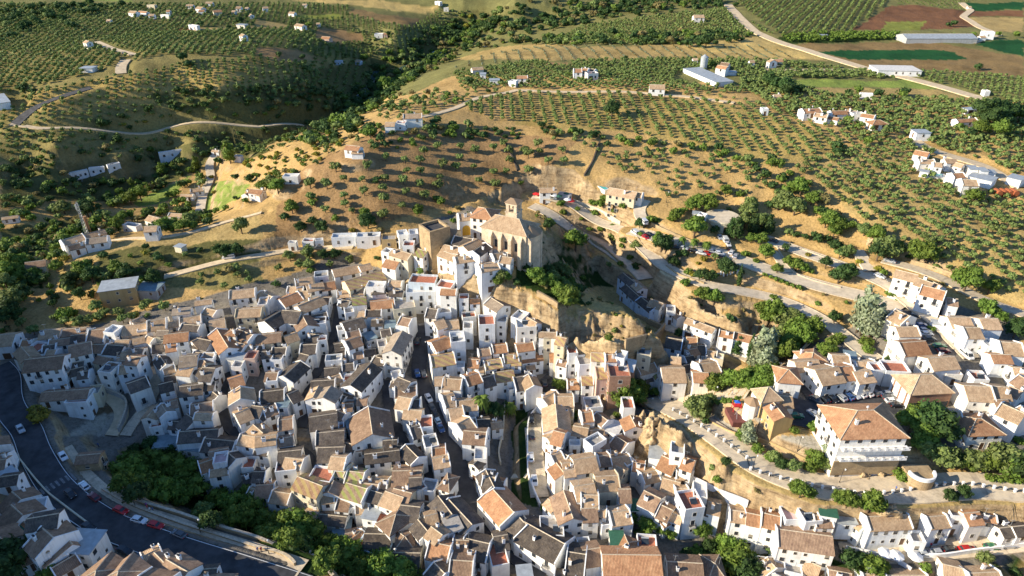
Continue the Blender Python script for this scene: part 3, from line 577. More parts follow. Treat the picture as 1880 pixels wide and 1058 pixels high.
def chim_mesh(k):
    b = MB(); h = (.9, 1.2, 1.0)[k]; w_ = (.3, .35, .5)[k]
    b.box(-w_, w_, -.3, .3, -1.2, h, 0); b.box(-w_-.08, w_+.08, -.38, .38, h, h+.1, 0)
    if k == 1: b.add([(-w_-.1, -.4, h+.35), (w_+.1, -.4, h+.35), (w_+.1, .4, h+.35), (-w_-.1, .4, h+.35), (0, 0, h+.7)], [(0, 1, 4), (1, 2, 4), (2, 3, 4), (3, 0, 4), (3, 2, 1, 0)], 1); b.box(-w_*.7, w_*.7, -.2, .2, h+.1, h+.35, 0)
    else: b.box(-w_*.7, w_*.7, -.2, .2, h+.1, h+.3, 2)
    return mesh('chimney', b.v, b.f, [M['white'], M['t'], M['iron']], b.m)
CH = [chim_mesh(k) for k in range(3)]
def antenna_mesh():
    b = MB(); b.tube((0, 0, -.5), (0, 0, 2.2), .03, 4); b.tube((-.6, 0, 2.1), (.6, 0, 2.1), .02, 4)
    for k in range(5): b.tube((-.5+k*.25, -.3, 2.1), (-.5+k*.25, .3, 2.1), .015, 3)
    return mesh('antenna', b.v, b.f, [M['metal']], b.m)
def dish_mesh():
    b = MB(); n = 12; v = [(0, -.05, 1.0)]+[(.4*math.cos(2*math.pi*k/n), .12, 1.0+.4*math.sin(2*math.pi*k/n)) for k in range(n)]
    b.add(v, [(0, 1+k, 1+(k+1) % n) for k in range(n)], 0); b.tube((0, 0, -.4), (0, -.05, 1), .04, 5); return mesh('satellite_dish', b.v, b.f, [M['white']], b.m)
ANT, DISH = antenna_mesh(), dish_mesh()
def solar_mesh():
    b = MB(); b.add([(-.9, -.6, .15), (.9, -.6, .15), (.9, .6, .75), (-.9, .6, .75)], [(0, 1, 2, 3)], 0); b.tube((-.9, .7, .95), (.9, .7, .95), .22, 8, 1); b.box(-.8, .8, .55, .65, -.1, .7, 1)
    return mesh('solar_heater', b.v, b.f, [M['pane'], M['metal']], b.m)
SOL = solar_mesh()
FOOT = []          # footprints (cx, cy, c, s, L, W, ztop)
RNAME = dict(b='brown tiled gable roof', t='tan tiled gable roof', g='grey-brown tiled roof', d='dark-shaded tiled gable roof', o='orange tiled roof', G='green-striped mossy roof', Y='yellow-striped tiled roof')
WNAME = dict(white='white', cream='cream', ochre='ochre', pink='pinkish', brick='bare brick', bluewall='bluish white', greywall='grey', stone='rough stone')
def roof_gable(L, W, z, rise, ov=.22, th=.2, skew=0):
    b = MB(); o = ov; s = rise/(W/2); x0, x1 = -L/2-ov*.5, L/2+ov*.5
    pr = [(-W/2-o, z-o*s), (skew, z+rise), (W/2+o, z-o*s)]; pr2 = [(a, h-th) for a, h in pr]
    v = [(x, a, h) for x in (x0, x1) for a, h in pr+pr2]
    b.add(v, [(0, 6, 7, 1), (1, 7, 8, 2), (4, 10, 9, 3), (5, 11, 10, 4), (0, 3, 9, 6), (2, 8, 11, 5), (0, 1, 4, 3), (1, 2, 5, 4), (7, 6, 9, 10), (8, 7, 10, 11)], 0)
    b.add([(x0, skew-.16, z+rise-.05), (x0, skew+.16, z+rise-.05), (x0, skew, z+rise+.13), (x1, skew-.16, z+rise-.05), (x1, skew+.16, z+rise-.05), (x1, skew, z+rise+.13)], [(0, 3, 5, 2), (2, 5, 4, 1), (0, 2, 1), (3, 4, 5)], 1)
    return b
def roof_hip(L, W, z, rise, ov=.45, th=.22, ends=(1, 1)):
    b = MB(); l, w_ = L/2+ov, W/2+ov; r0 = -L/2+min(W/2, L/2-.05)*ends[0]; r1 = L/2-min(W/2, L/2-.05)*ends[1]; zz = z-.12
    v = [(-l, -w_, zz), (l, -w_, zz), (l, w_, zz), (-l, w_, zz), (r0 if ends[0] else -l, 0, z+rise), (r1 if ends[1] else l, 0, z+rise)]
    b.add(v+[(x, y, h-th) for x, y, h in v[:4]], [(0, 1, 5, 4), (1, 2, 5), (2, 3, 4, 5), (3, 0, 4), (0, 6, 7, 1), (1, 7, 8, 2), (2, 8, 9, 3), (3, 9, 6, 0), (9, 8, 7, 6)], 0)
    for a, c in ((0, 4), (1, 5), (2, 5), (3, 4), (4, 5)): b.tube(np.array(v[a])+(0, 0, .02), np.array(v[c])+(0, 0, .02), .13, 5, 1)
    return b
def building(cx, cy, ang, L, W, h, base, roof='t', form='gable', wall='white', name='house', rise=None, big=False, wins=True, extras=True, floor='terra', parapet=.9, spare=None, bal=.12, lowwall=None, zc=None):
    """one building: an Empty at its base, walls, roof and their pieces as children. x runs along the ridge."""
    ca, sa = math.cos(ang), math.sin(ang)
    cor = [(cx+a*ca-b*sa, cy+a*sa+b*ca) for a, b in ((-L/2, -W/2), (L/2, -W/2), (L/2, W/2), (-L/2, W/2))]
    gmin = min(float(hz(*c)) for c in cor); zb = min(gmin-.6, base-.3)
    root = bpy.data.objects.new(name, None); COL.objects.link(root); root.location = (cx, cy, base); root.rotation_euler = (0, 0, ang); root.empty_display_size = .5
    lo = zb-base; rise = rise if rise is not None else W/2*random.uniform(.38, .48)
    b = MB(); l, w_ = L/2, W/2
    if form in ('gable', 'mono'):
        sk = 0 if form == 'gable' else w_*.7*(1 if random.random() < .5 else -1)
        hh = h+rise-.12
        v = [(-l, -w_, lo), (l, -w_, lo), (l, w_, lo), (-l, w_, lo), (-l, -w_, h-.05), (l, -w_, h-.05), (l, w_, h-.05), (-l, w_, h-.05), (-l, sk, hh), (l, sk, hh)]
        b.add(v, [(0, 1, 5, 4), (2, 3, 7, 6), (1, 2, 6, 9, 5), (3, 0, 4, 8, 7), (4, 5, 9, 8), (7, 8, 9, 6)])
        rb = roof_gable(L, W, h, rise, skew=sk)
        if random.random() < .55 and extras:
            for e0, e1 in ((-l-.24, -l+.02), (l-.02, l+.24)):
                if random.random() < .2: continue
                pf = [(-w_-.1, lo), (w_+.1, lo), (w_+.1, h+.28), (sk, hh+.5), (-w_-.1, h+.28)]; b.add([(e0, y_, z_) for y_, z_ in pf]+[(e1, y_, z_) for y_, z_ in pf], [(4, 3, 2, 1, 0), (5, 6, 7, 8, 9)]+[(i_, (i_+1) % 5, (i_+1) % 5+5, i_+5) for i_ in range(5)])
    elif form == 'hip':
        b.box(-l, l, -w_, w_, lo, h-.1); rb = roof_hip(L, W, h, rise)
    else:
        pz = h+parapet; t = .22
        b.box(-l, l, -w_, w_, lo, h-.02)
        if parapet > 0:
            b.box(-l, l, -w_, -w_+t, h-.02, pz); b.box(-l, l, w_-t, w_, h-.02, pz); b.box(-l, -l+t, -w_+t, w_-t, h-.02, pz-.003); b.box(l-t, l, -w_+t, w_-t, h-.02, pz-.003)
        rb = MB(); k = t if parapet > 0 else -.3; rb.box(-l+k, l-k, -w_+k, w_-k, h-.015, h+(.03 if parapet > 0 else .16)); rise = 0
    store(b.build('wall', [M[wall]], root).data, random.random())
    rm = M[roof] if form not in ('flat',) else M[floor]
    ro = rb.build('roof' if form != 'flat' else 'roof_terrace', [rm, M['ridge']], root)
    store(ro.data, random.random())
    FOOT.append((cx, cy, ca, sa, l, w_, base+h))
    if extras and form != 'flat':
        for _ in range(1 if random.random() < .55 else 0):
            x = random.uniform(-.38, .38)*L; y = random.choice((-.25, .25))*W; c = obj('chimney', random.choice(CH), ro, (x, y, h+rise*(1-abs(y)/(W/2))+.1))
        if random.random() < .22: obj('antenna', ANT, ro, (random.uniform(-.4, .4)*L, 0, h+rise))
        if random.random() < .1: obj('satellite_dish', DISH, ro, (random.uniform(-.4, .4)*L, 0, h+rise))
    if extras and form == 'flat' and parapet > 0 and L > 4:
        if random.random() < .35: obj('solar_heater', SOL, ro, (random.uniform(-.2, .2)*L, random.uniform(-.15, .15)*W, h+.1))
        if random.random() < .3: obj('satellite_dish', DISH, ro, (.35*L, .3*W, h+.1))
    if wins: WQ.append((root, cx, cy, ang, L, W, h, base, wall, big, bal, form))
    return root
WQ = []
def covered(x, y, z, me_):
    for i, (cx, cy, ca, sa, l, w_, zt) in enumerate(FOOT):
        if i == me_: continue
        dx, dy = x-cx, y-cy; a = dx*ca+dy*sa; b = -dx*sa+dy*ca
        if abs(a) < l and abs(b) < w_ and z < zt: return True
    return False
def do_windows():
    fi = {(round(f[0], 3), round(f[1], 3)): i for i, f in enumerate(FOOT)}
    for root, cx, cy, ang, L, W, h, base, wall, big, bal, form in WQ:
        me_ = fi[(round(cx, 3), round(cy, 3))]; rnd = random.Random(int(cx*31+cy*17))
        dist = math.hypot(cx, cy)
        for (nx, ny, S, off) in ((0, -1, L, W/2), (0, 1, L, W/2), (1, 0, W, L/2), (-1, 0, W, L/2)):
            wx = nx*math.cos(ang)-ny*math.sin(ang); wy = nx*math.sin(ang)+ny*math.cos(ang)
            mx, my = cx+wx*off, cy+wy*off
            if (wx*-mx+wy*-my)/math.hypot(mx, my) < .12: continue
            gable_end = nx != 0 and form in ('gable', 'mono')
            if rnd.random() < (.1 if gable_end else .03) and not big: continue
            sp_ = rnd.uniform(2.2, 3.4) if dist < 420 else 3.6
            n = max(1, int((S-.9)/sp_)); tx, ty = -wy, wx
            top = h-(1.75 if form != 'flat' else 1.9)
            fl = 0
            while fl < 5:
                z = top-fl*2.85
                any_ = False
                for k in range(n):
                    s_ = (k+.5)/n*(S-.6)-(S-.6)/2+rnd.uniform(-.15, .15)
                    X = mx+tx*s_; Y = my+ty*s_; g = float(hz(X+wx*.4, Y+wy*.4))-base
                    if z < g+.25: continue
                    if rnd.random() < (.14 if not big else .02): continue
                    low = z-2.85 < g-.2
                    if covered(X+wx*.7, Y+wy*.7, base+z+.6, me_): continue
                    any_ = True
                    a = math.atan2(wy, wx)-ang-math.pi/2
                    lx, ly = (nx*off-ny*0+(-ny)*0, 0) if 0 else (0, 0)
                    dx, dy = X-cx, Y-cy; lx = dx*math.cos(ang)+dy*math.sin(ang); ly = -dx*math.sin(ang)+dy*math.cos(ang)
                    r_ = rnd.random()
                    if low and r_ < .38 and z-g < 2.4: obj('door', WM[5 if r_ < .3 else 6] if S > 5 else WM[5], root, (lx, ly, max(g+.05, z-1.0)), a)
                    elif not low and r_ < bal and S > 4 and dist < 330: obj('window', WM[4], root, (lx, ly, z-.75), a); obj('balcony', BAL, root, (lx, ly, z-.78), a)
                    else: obj('window', WM[[0, 1, 2, 3, 0][int(r_*4.99)]] if not big else WM[1], root, (lx, ly, z), a)
                fl += 1
                if z-2.85 < (float(hz(mx, my))-base)-3: break
def house(tile, s):
    tk = s.split(); v = []
    while tk and tk[0].replace('.', '').replace('-', '').isdigit(): v.append(float(tk.pop(0)))
    x1, y1, x2, y2, W = v[:5]; h = v[5] if len(v) > 5 else random.choice((6, 6.5, 7, 5.5)); fl = tk
    h = h*.80
    roof = 't'; form = 'gable'; wall = 'white'; floor = random.choice(('terra', 'tgrey', 'tgrey')); par = .9; kind = None
    for c in fl:
        if c in RNAME: roof = c if c != 't' or random.random() > .12 else 'o'
        elif c == 'h': form = 'hip'
        elif c == 'm': form = 'mono'
        elif c == 'f': form = 'flat'
        elif c == 'F': form = 'flat'; par = 0; floor = 'metal'
        elif c in ('terra', 'tgrey', 'twhite', 'tpink', 'metal', 'metalblue', 'green'): floor = c
        elif c in ('white', 'cream', 'ochre', 'pink', 'brick', 'bluewall', 'greywall', 'stone'): wall = c
        elif c in ('cave', 'farm', 'shed', 'ruin'): kind = c
    a = tp(tile, x1, y1); b = tp(tile, x2, y2); rise = 0 if form == 'flat' else W/2*random.uniform(.38, .46)
    g0 = hit((a[0]+b[0])/2, (a[1]+b[1])/2); fr0 = math.hypot(g0[0], g0[1])
    if kind in ('farm', 'cave'): k0 = .66 if fr0 > 300 else .8; h *= k0+.12; W *= k0+.1; rise *= k0+.1
    m = hit((a[0]+b[0])/2, (a[1]+b[1])/2, h+rise); p = P(*a, m[2]); q = P(*b, m[2])
    d = q-p; L = math.hypot(d[0], d[1]); far = math.hypot(m[0], m[1])
    if far < 420: L = max(L, 3.2)
    L = min(L, 60); ang = math.atan2(d[1], d[0]); cx, cy = (p[0]+q[0])/2, (p[1]+q[1])/2
    base = m[2]-h-rise;  W = W*.9
    W_in = W
    if far < 420 and kind not in ('cave', 'farm', 'shed'):
        sh = 0
        for r_ in RL:
            if r_[0] not in ('street', 'alley') and r_ is not RL[0]: continue
            d_ = np.hypot(r_[4]-cx, r_[5]-cy); k_ = int(d_.argmin()); dd = d_[k_]
            if dd > 14 or dd < .3: continue
            nx_, ny_ = (cx-r_[4][k_])/dd, (cy-r_[5][k_])/dd; e_ = abs(nx_*math.cos(ang)+ny_*math.sin(ang))*L/2+abs(-nx_*math.sin(ang)+ny_*math.cos(ang))*W/2
            df = r_[2]/2+e_+.1-dd
            if df > .2 and sh < 3:
                sh += 1
                mv = min(df, 1.8); cx += nx_*mv; cy += ny_*mv; df -= mv
                if df > 0 and e_ > 0: f_ = max(.82, 1-df/e_*.6); W *= f_ if abs(-nx_*math.sin(ang)+ny_*math.cos(ang)) > .6 else 1; L *= f_ if abs(nx_*math.cos(ang)+ny_*math.sin(ang)) > .6 else 1
    name = {'cave': 'cave_house', 'farm': 'farmhouse', 'shed': 'shed', 'ruin': 'ruin', None: 'house'}[kind]
    if name == 'house' and far > 430: name = 'farmhouse'
    if wall == 'white' and kind != 'shed' and random.random() < .04: wall = 'cream'
    L = max(L, 3.0); rise *= W/W_in
    if name in ('farmhouse', 'shed') or kind == 'farm': press(np.array([cx]), np.array([cy]), np.array([base]), max(L, W)+1, drop=.05, feather=5)
    root = building(cx, cy, ang, L, W, h, base, roof, form, wall, name, rise=rise or None, floor=floor, parapet=par, wins=kind != 'shed', extras=(far < 420 and kind not in ('shed', 'ruin')), bal=.14)
    st = 'low' if h < 4.8 else 'two-storey' if h < 7.2 else 'tall'
    if form == 'flat' and par == 0: rn = {'metal': 'flat metal roof', 'metalblue': 'blue-grey sheet roof', 'green': 'green awning roof'}.get(floor, 'flat roof')
    elif form == 'flat': rn = {'terra': 'red roof terrace', 'tgrey': 'grey roof terrace', 'twhite': 'pale roof terrace', 'tpink': 'pink roof terrace'}.get(floor, 'roof terrace')
    else: rn = RNAME[roof].replace('gable ', 'hipped ' if form == 'hip' else '')
    cat = {'cave_house': 'cave house', 'farmhouse': 'farmhouse', 'shed': 'shed', 'ruin': 'ruin', 'house': 'house'}[name]
    sx, sy = (a[0]+b[0])/2, (a[1]+b[1])/2
    pend(root, f"{st} {WNAME[wall]} {cat} with {rn}", cat, sx, sy, {'house': 'houses of the hill town', 'farmhouse': 'farmhouses scattered among the olive groves', 'cave house': 'houses built into the cliffs', 'shed': 'sheds and barns', 'ruin': 'ruined outbuildings'}[cat])
HOUSES = {
'T1': """-30 345 95 335 9 6 t;160 372 240 368 5 5 t;290 300 435 290 7 6 t;455 292 620 280 6 6 b;510 338 615 325 6 6 d;640 300 760 290 10 6 b;780 300 860 310 5 8 f twhite;880 270 1070 245 8 6 t;1060 235 1190 215 8 7 t
945 235 1020 200 4 7 t;1240 150 1370 135 5 8 g;1292 215 1440 190 7 6 t;1400 90 1520 75 4 6 t;1480 140 1560 160 5 6 t;1650 20 1830 0 7 8 t;1700 150 1880 140 7 8 t;1310 255 1440 265 5 7 d;1500 235 1610 215 7 6 t;1200 245 1300 235 4 6 t
1130 300 1215 300 4 8 g;1180 330 1355 310 7 7 t;830 372 930 365 5 6 t;950 360 1040 340 5 6 t;1190 395 1270 382 7 6 o;1060 420 1180 400 8 6 d;1380 380 1460 345 7 6 t;1460 350 1560 370 7 6 d;1560 290 1640 420 7 8 o;1615 300 1680 310 3 10 h t
1710 290 1820 335 6 7 b;1410 455 1560 470 5 6 g;660 400 760 402 6 6 b;770 402 890 412 7 6 d;840 460 940 442 6 6 t;950 432 1050 430 5 7 b;490 415 650 380 9 8 b;355 372 510 352 5 6 b;225 425 320 440 6 6 f terra;310 412 400 398 6 6 d
110 430 170 500 6 8 t cream;140 440 270 470 6 7 d;180 510 460 480 9 11 b;460 545 600 520 5 6 d;500 585 600 560 5 6 d;300 745 640 720 6 6 b;500 790 660 782 7 6 f terra;640 745 730 735 5 5 f;740 545 900 515 7 6 b;745 575 840 585 6 9 f tgrey
860 555 940 545 6 7 t;950 485 1060 495 6 11 b;920 700 1060 650 9 9 d;1100 490 1150 560 6 8 d;1170 560 1240 540 6 6 t;1290 490 1420 475 8 8 g;1430 480 1480 530 5 7 b;1180 635 1260 618 5 6 d;1140 690 1240 665 6 7 d;1290 705 1460 685 7 7 d
1490 560 1600 565 9 8 d;1480 655 1600 650 6 6 d;1480 490 1580 490 4 7 f twhite;1650 485 1760 490 4 7 F;1680 555 1750 555 4 7 f;1770 490 1850 490 5 7 f terra pink;1700 385 1760 400 5 7 b;1770 410 1850 420 4 6 t;1640 655 1740 625 7 7 t
1720 710 1720 800 8 8 t;1700 920 1800 880 9 9 t;1800 860 1880 870 7 8 d;1400 830 1560 805 6 6 b;1430 890 1560 892 4 8 t;1340 900 1400 940 9 7 d;1310 1020 1590 1000 7 7 d;1060 920 1130 830 5 8 t;1160 830 1200 890 5 8 g;1090 975 1180 960 6 6 f terra
1190 820 1270 800 5 6 b;350 440 400 440 4 6 t;700 480 800 500 5 5 b;1290 560 1390 570 6 7 t;1540 760 1590 800 5 6 d;1230 950 1310 960 5 6 d;560 600 640 590 5 6 d;1060 340 1110 360 4 6 t;1000 300 1060 290 4 6 f;720 350 800 345 5 5 g;1430 560 1480 600 5 7 d""",
'T2': """30 20 120 60 6 6 t;170 75 300 25 8 6 o;300 15 400 20 6 6 t;300 125 470 55 7 8 t;480 60 535 60 6 6 b;-20 160 40 145 6 6 t;20 105 90 100 6 7 f tgrey;60 230 190 155 9 7 d;190 155 320 165 9 7 d;320 165 370 260 8 7 b;560 85 640 95 5 7 d;430 195 540 172 6 6 d
430 255 540 245 5 7 f twhite;690 72 790 62 6 7 G;820 95 990 75 7 6 o;620 245 765 205 8 7 d;650 315 740 295 6 7 b;740 165 810 172 5 6 t;790 155 900 152 5 6 d;830 225 910 222 5 5 d;1010 135 1170 115 8 7 f tgrey cream;1190 135 1280 145 7 9 d;1080 205 1160 222 6 8 b
1020 260 1100 270 5 6 f twhite;1010 440 1090 300 8 9 g;860 505 960 535 6 6 d;720 680 870 520 9 9 d;740 555 790 560 4 6 b;620 545 700 535 5 6 d;490 575 600 562 5 6 d;500 515 620 505 4 7 f twhite;560 400 640 385 6 7 d;640 380 740 345 7 9 b;380 322 460 332 6 6 d
470 355 540 348 4 6 f terra;350 405 490 400 7 7 d;360 465 420 480 5 7 d;0 335 180 315 7 7 b cream;200 345 290 315 6 7 t cream;120 425 220 425 6 6 d;40 455 110 445 5 6 d;120 500 200 500 5 6 f tgrey;0 415 50 405 5 6 d;240 620 360 510 9 7 d;260 745 350 705 7 7 d
70 605 160 605 6 6 b;80 665 160 660 3 6 f terra;30 745 200 725 7 6 d;50 865 140 835 6 6 b;150 810 240 810 6 6 F metalblue;390 665 560 655 7 6 d;410 780 450 700 6 8 t;480 780 540 700 8 9 g;380 925 580 895 9 7 d;590 750 640 770 5 6 d;620 830 690 825 5 6 b
640 655 700 650 4 6 f terra;640 740 710 745 4 6 d;730 785 800 785 5 6 b;850 830 880 1020 15 8 b;960 645 1030 630 5 6 f twhite;1060 625 1150 660 7 7 d;1000 710 1150 700 7 6 b;970 780 1090 800 8 7 t;1040 870 1170 880 6 6 t;1110 795 1170 795 5 6 d;1060 1005 1130 985 8 6 d
1150 975 1270 965 6 6 f terra;1290 165 1400 155 6 7 f tgrey;1260 235 1330 215 7 8 t;1345 235 1455 225 7 7 t;1480 205 1580 195 4 7 f terra;1490 275 1560 275 5 9 f tgrey;1690 65 1780 120 7 7 g;1600 240 1715 235 7 13 f terra;1740 225 1800 230 5 9 f tgrey
1250 385 1370 345 8 7 t;1395 365 1500 355 7 9 f twhite;1255 490 1420 465 8 7 Y;1530 505 1610 512 6 6 o;1640 525 1760 505 6 6 Y;1780 480 1880 470 6 7 Y;1240 645 1320 640 5 8 t;1350 645 1480 655 7 7 t;1500 635 1600 605 7 8 o;1620 645 1700 622 7 7 d
1710 605 1850 585 7 7 Y;1290 785 1390 760 8 7 t;1440 805 1590 795 7 6 t;1340 885 1460 865 8 6 t;1390 985 1500 925 9 7 t;1540 945 1680 935 5 6 d;1510 985 1590 975 5 7 f twhite;1690 965 1770 955 4 5 t;570 450 640 445 5 6 d;700 460 760 450 5 6 b;760 440 860 430 5 5 d
790 350 850 330 5 5 F metalblue;900 300 960 290 5 6 d;940 340 1000 330 5 5 f tgrey;930 260 1000 255 5 5 F metalblue;540 640 600 620 5 6 t;590 880 640 900 4 7 b;650 960 750 940 6 6 F metalblue;480 990 590 975 6 6 b;20 950 90 1010 8 7 t;150 950 290 930 8 7 b;0 900 60 860 6 6 d
880 410 940 400 5 6 f tgrey;640 170 700 160 5 6 f;590 300 640 290 4 6 f tgrey;1800 720 1870 700 5 6 f tgrey;1420 560 1500 560 4 5 f twhite;1600 440 1680 430 5 6 b;1700 410 1800 400 6 6 t;1560 560 1640 560 4 5 t;560 1020 630 1010 5 6 f;950 690 1000 700 4 6 t""",
'T3': """20 190 100 215 6 6 f twhite;30 265 170 258 6 9 f twhite;110 205 180 245 5 6 t;195 310 320 315 4 9 t;230 345 290 345 4 8 f terra;335 345 380 355 6 9 Y;30 400 150 385 6 6 o;0 485 60 485 7 7 Y;90 490 240 470 7 7 o;250 480 340 478 7 7 o;350 505 390 515 5 6 b;400 455 460 450 5 6 f terra
10 640 140 620 10 8 d;150 600 190 680 7 8 t;400 665 480 665 6 6 o;470 530 590 520 6 9 f tgrey;500 630 580 630 6 8 Y;600 570 690 565 8 8 Y pink;690 590 840 590 9 11 f terra brick;800 545 880 560 7 10 F twhite brick;570 460 680 465 6 6 Y;690 475 730 475 5 6 o;740 475 820 495 5 5 f twhite
900 565 1020 535 6 6 t;920 615 1000 605 6 5 d;1035 575 1085 625 5 7 G;1075 570 1240 570 10 11 t;900 450 1000 462 6 5 f twhite;1145 488 1215 495 5 7 t;1110 350 1225 370 8 7 d bluewall;1265 350 1325 355 5 8 t;1300 405 1390 410 7 6 d;1270 440 1330 425 5 7 t;1340 545 1470 525 8 8 t
1410 445 1465 455 4 7 t;1460 495 1510 505 4 7 f twhite;1300 600 1410 605 7 7 t;1235 550 1310 540 5 6 d;1270 655 1330 655 4 5 f tgrey;1260 210 1460 285 5 9 t cave;1495 298 1595 317 5 9 t cave;1600 310 1800 357 6 9 o cave;1240 490 1300 480 5 6 d;1390 500 1440 510 4 6 t
820 -30 920 60 6 7 d bluewall cave;930 60 1030 140 6 7 d bluewall cave;1015 90 1110 125 6 8 t;1095 165 1150 170 6 7 f tgrey;1155 155 1215 205 4 5 t cave;220 795 315 735 5 7 t;310 775 440 775 7 8 t;270 820 285 990 10 7 t;520 835 640 825 6 6 f tgrey;510 890 565 885 6 9 t;610 890 690 950 5 8 b
790 835 875 835 6 7 f terra;850 910 890 990 7 7 t;330 860 440 870 5 6 t;300 1020 380 1040 8 7 t;440 985 550 1005 6 7 t;560 1020 660 1010 6 6 t;660 970 780 1010 6 7 F twhite;40 340 100 350 4 6 f terra;200 410 240 405 4 5 f terra;150 560 190 555 3 5 t""",
'T4': """295 470 435 450 9 6 o h;230 525 400 512 7 6 t;130 590 330 605 10 7 o h;350 600 520 575 10 7 t;515 565 645 555 9 7 o;670 600 790 585 8 7 t;500 475 620 482 6 7 t;665 525 800 518 5 5 t;810 600 870 600 5 6 f terra;850 590 1030 600 7 6 f terra;150 780 270 790 7 5 t
80 820 160 920 6 6 t ochre;960 150 1060 200 9 7 t;960 275 1110 275 7 6 t;980 390 1170 375 9 7 o;1190 500 1380 485 8 7 t;1290 600 1410 605 5 4 f terra;1335 205 1490 205 8 6 t;1560 215 1690 215 8 7 t;1440 280 1560 280 8 7 t;1700 380 1860 395 9 7 t;1640 470 1780 475 6 6 t
1800 565 1900 575 6 6 t;1850 625 1920 665 7 7 b;1450 695 1640 705 9 7 t;1650 700 1770 710 8 7 t;1660 800 1760 795 7 6 b;1720 825 1890 900 8 8 t;1430 940 1680 930 9 6 t h;1330 875 1420 885 6 6 t;1410 1045 1520 1045 4 3 t;1780 700 1870 740 6 6 b;1150 -25 1320 20 8 9 t;1330 65 1400 75 6 6 b
1490 635 1600 640 5 4 f terra;570 520 650 515 4 5 b;1230 240 1290 250 3 3 F shed;1590 400 1640 400 5 5 f twhite;1860 850 1930 900 8 7 t;600 470 660 480 4 5 F metalblue""",
'T5': """0 40 20 110 6 6 b;-10 345 130 325 5 6 d;20 300 70 340 4 5 F;85 450 145 500 9 6 b;80 545 160 615 10 6 b;240 565 360 535 5 6 f twhite;190 645 420 605 6 6 d;160 655 230 715 7 5 o;300 705 390 785 10 6 b;380 820 430 880 8 6 b m;480 800 700 815 7 5 F;160 905 250 865 5 4 b
370 1000 540 900 5 5 b;600 965 780 1080 12 6 b h;770 960 930 1090 11 6 b h;1060 880 1210 805 5 7 t;1150 835 1220 905 7 7 b;1240 885 1390 970 9 7 b;1500 965 1620 955 5 4 d;1400 1045 1700 1050 9 4 b;550 190 720 175 5 4 b stone ruin;1120 90 1320 70 6 5 F metalblue;1310 100 1470 115 6 5 F metalblue;1480 60 1700 80 8 5 d
1500 165 1640 135 6 7 b;1430 250 1530 215 6 9 t;1540 225 1640 210 5 9 f tpink;1510 295 1640 275 4 8 t;1740 335 1820 305 5 5 d;1750 255 1840 250 5 5 f terra;1730 40 1870 60 6 7 t;1800 420 1870 440 6 6 t;60 730 190 720 6 5 F green;-60 720 20 800 9 6 b;-60 900 20 960 8 5 b;100 160 -40 180 6 5 b;-60 230 40 215 6 5 b
1640 170 1700 220 6 6 d;1000 1060 1200 1100 8 6 b""",
'T6': """0 45 150 25 6 9 t;180 40 310 20 6 7 b;180 135 380 115 9 7 d;240 175 400 195 8 7 t;150 265 300 250 7 8 f terra;300 340 480 410 7 7 Y;560 370 520 450 8 7 b;650 385 800 430 8 8 G;590 500 680 510 6 6 b;640 545 720 535 5 5 f terra;720 545 800 535 5 6 t;790 580 890 600 6 6 F;880 625 930 660 5 5 f terra
960 575 1050 655 9 7 b h;540 195 650 205 7 8 t;660 300 780 315 7 7 G;590 255 650 270 6 7 G;400 325 560 345 6 6 f terra;400 45 600 25 8 7 d;420 135 600 130 9 7 d;620 90 720 115 6 6 d;780 180 1030 150 6 8 d;720 85 830 75 6 6 b;850 120 930 115 5 6 F metalblue;940 65 1040 60 7 7 d;950 190 1040 195 5 6 b;760 385 880 400 6 7 b
860 355 950 365 5 7 t;930 445 1060 490 8 7 t;990 425 1120 460 7 7 b;1040 545 1180 560 8 6 d;980 300 1190 295 9 7 b;1140 425 1190 400 5 5 f terra;1200 405 1300 420 5 4 f tgrey;1100 80 1190 170 7 7 d;1200 110 1300 90 6 7 f tgrey;1220 160 1330 150 6 7 t;1260 220 1400 195 8 7 t;1390 315 1450 335 6 7 b h
1460 260 1530 200 6 7 d;1570 190 1660 190 5 8 f twhite;1560 280 1620 410 9 8 d;1615 345 1690 355 6 8 t;1720 365 1770 375 5 6 t;1660 440 1820 620 12 8 o;1850 645 1900 700 11 7 d;1390 30 1590 45 8 8 b;1605 70 1670 65 4 6 f;1310 480 1410 610 9 6 d;1430 470 1600 650 10 6 d;1450 630 1540 700 6 6 F metalblue
1215 625 1300 605 6 7 t;1165 650 1240 740 6 7 d;1260 700 1340 760 6 9 t;1360 690 1460 655 6 8 F tgrey;1250 810 1400 840 8 7 t;1420 795 1530 800 7 7 b;1400 940 1560 950 13 7 b;1010 775 1130 770 6 6 b h;780 750 970 755 7 6 d;690 790 760 725 4 5 t;750 810 880 850 6 5 f terra bluewall;560 700 680 690 7 4 F metalblue
460 610 650 630 5 5 d;350 585 440 595 5 4 t;640 750 760 730 5 5 b;960 885 1180 890 9 6 d;1520 770 1700 810 9 6 d;1700 890 1850 860 8 5 f terra;0 405 130 395 7 6 b;120 445 250 465 6 6 t;-20 305 70 305 6 6 d;1280 960 1360 1040 7 7 d;960 120 1040 120 5 6 d;1100 350 1190 345 6 7 d;830 440 900 460 6 7 d
1600 880 1680 900 5 5 F metalblue;1750 780 1870 760 7 6 d;470 470 560 460 5 6 t;0 120 100 130 5 6 d;1480 850 1560 870 6 6 d""",
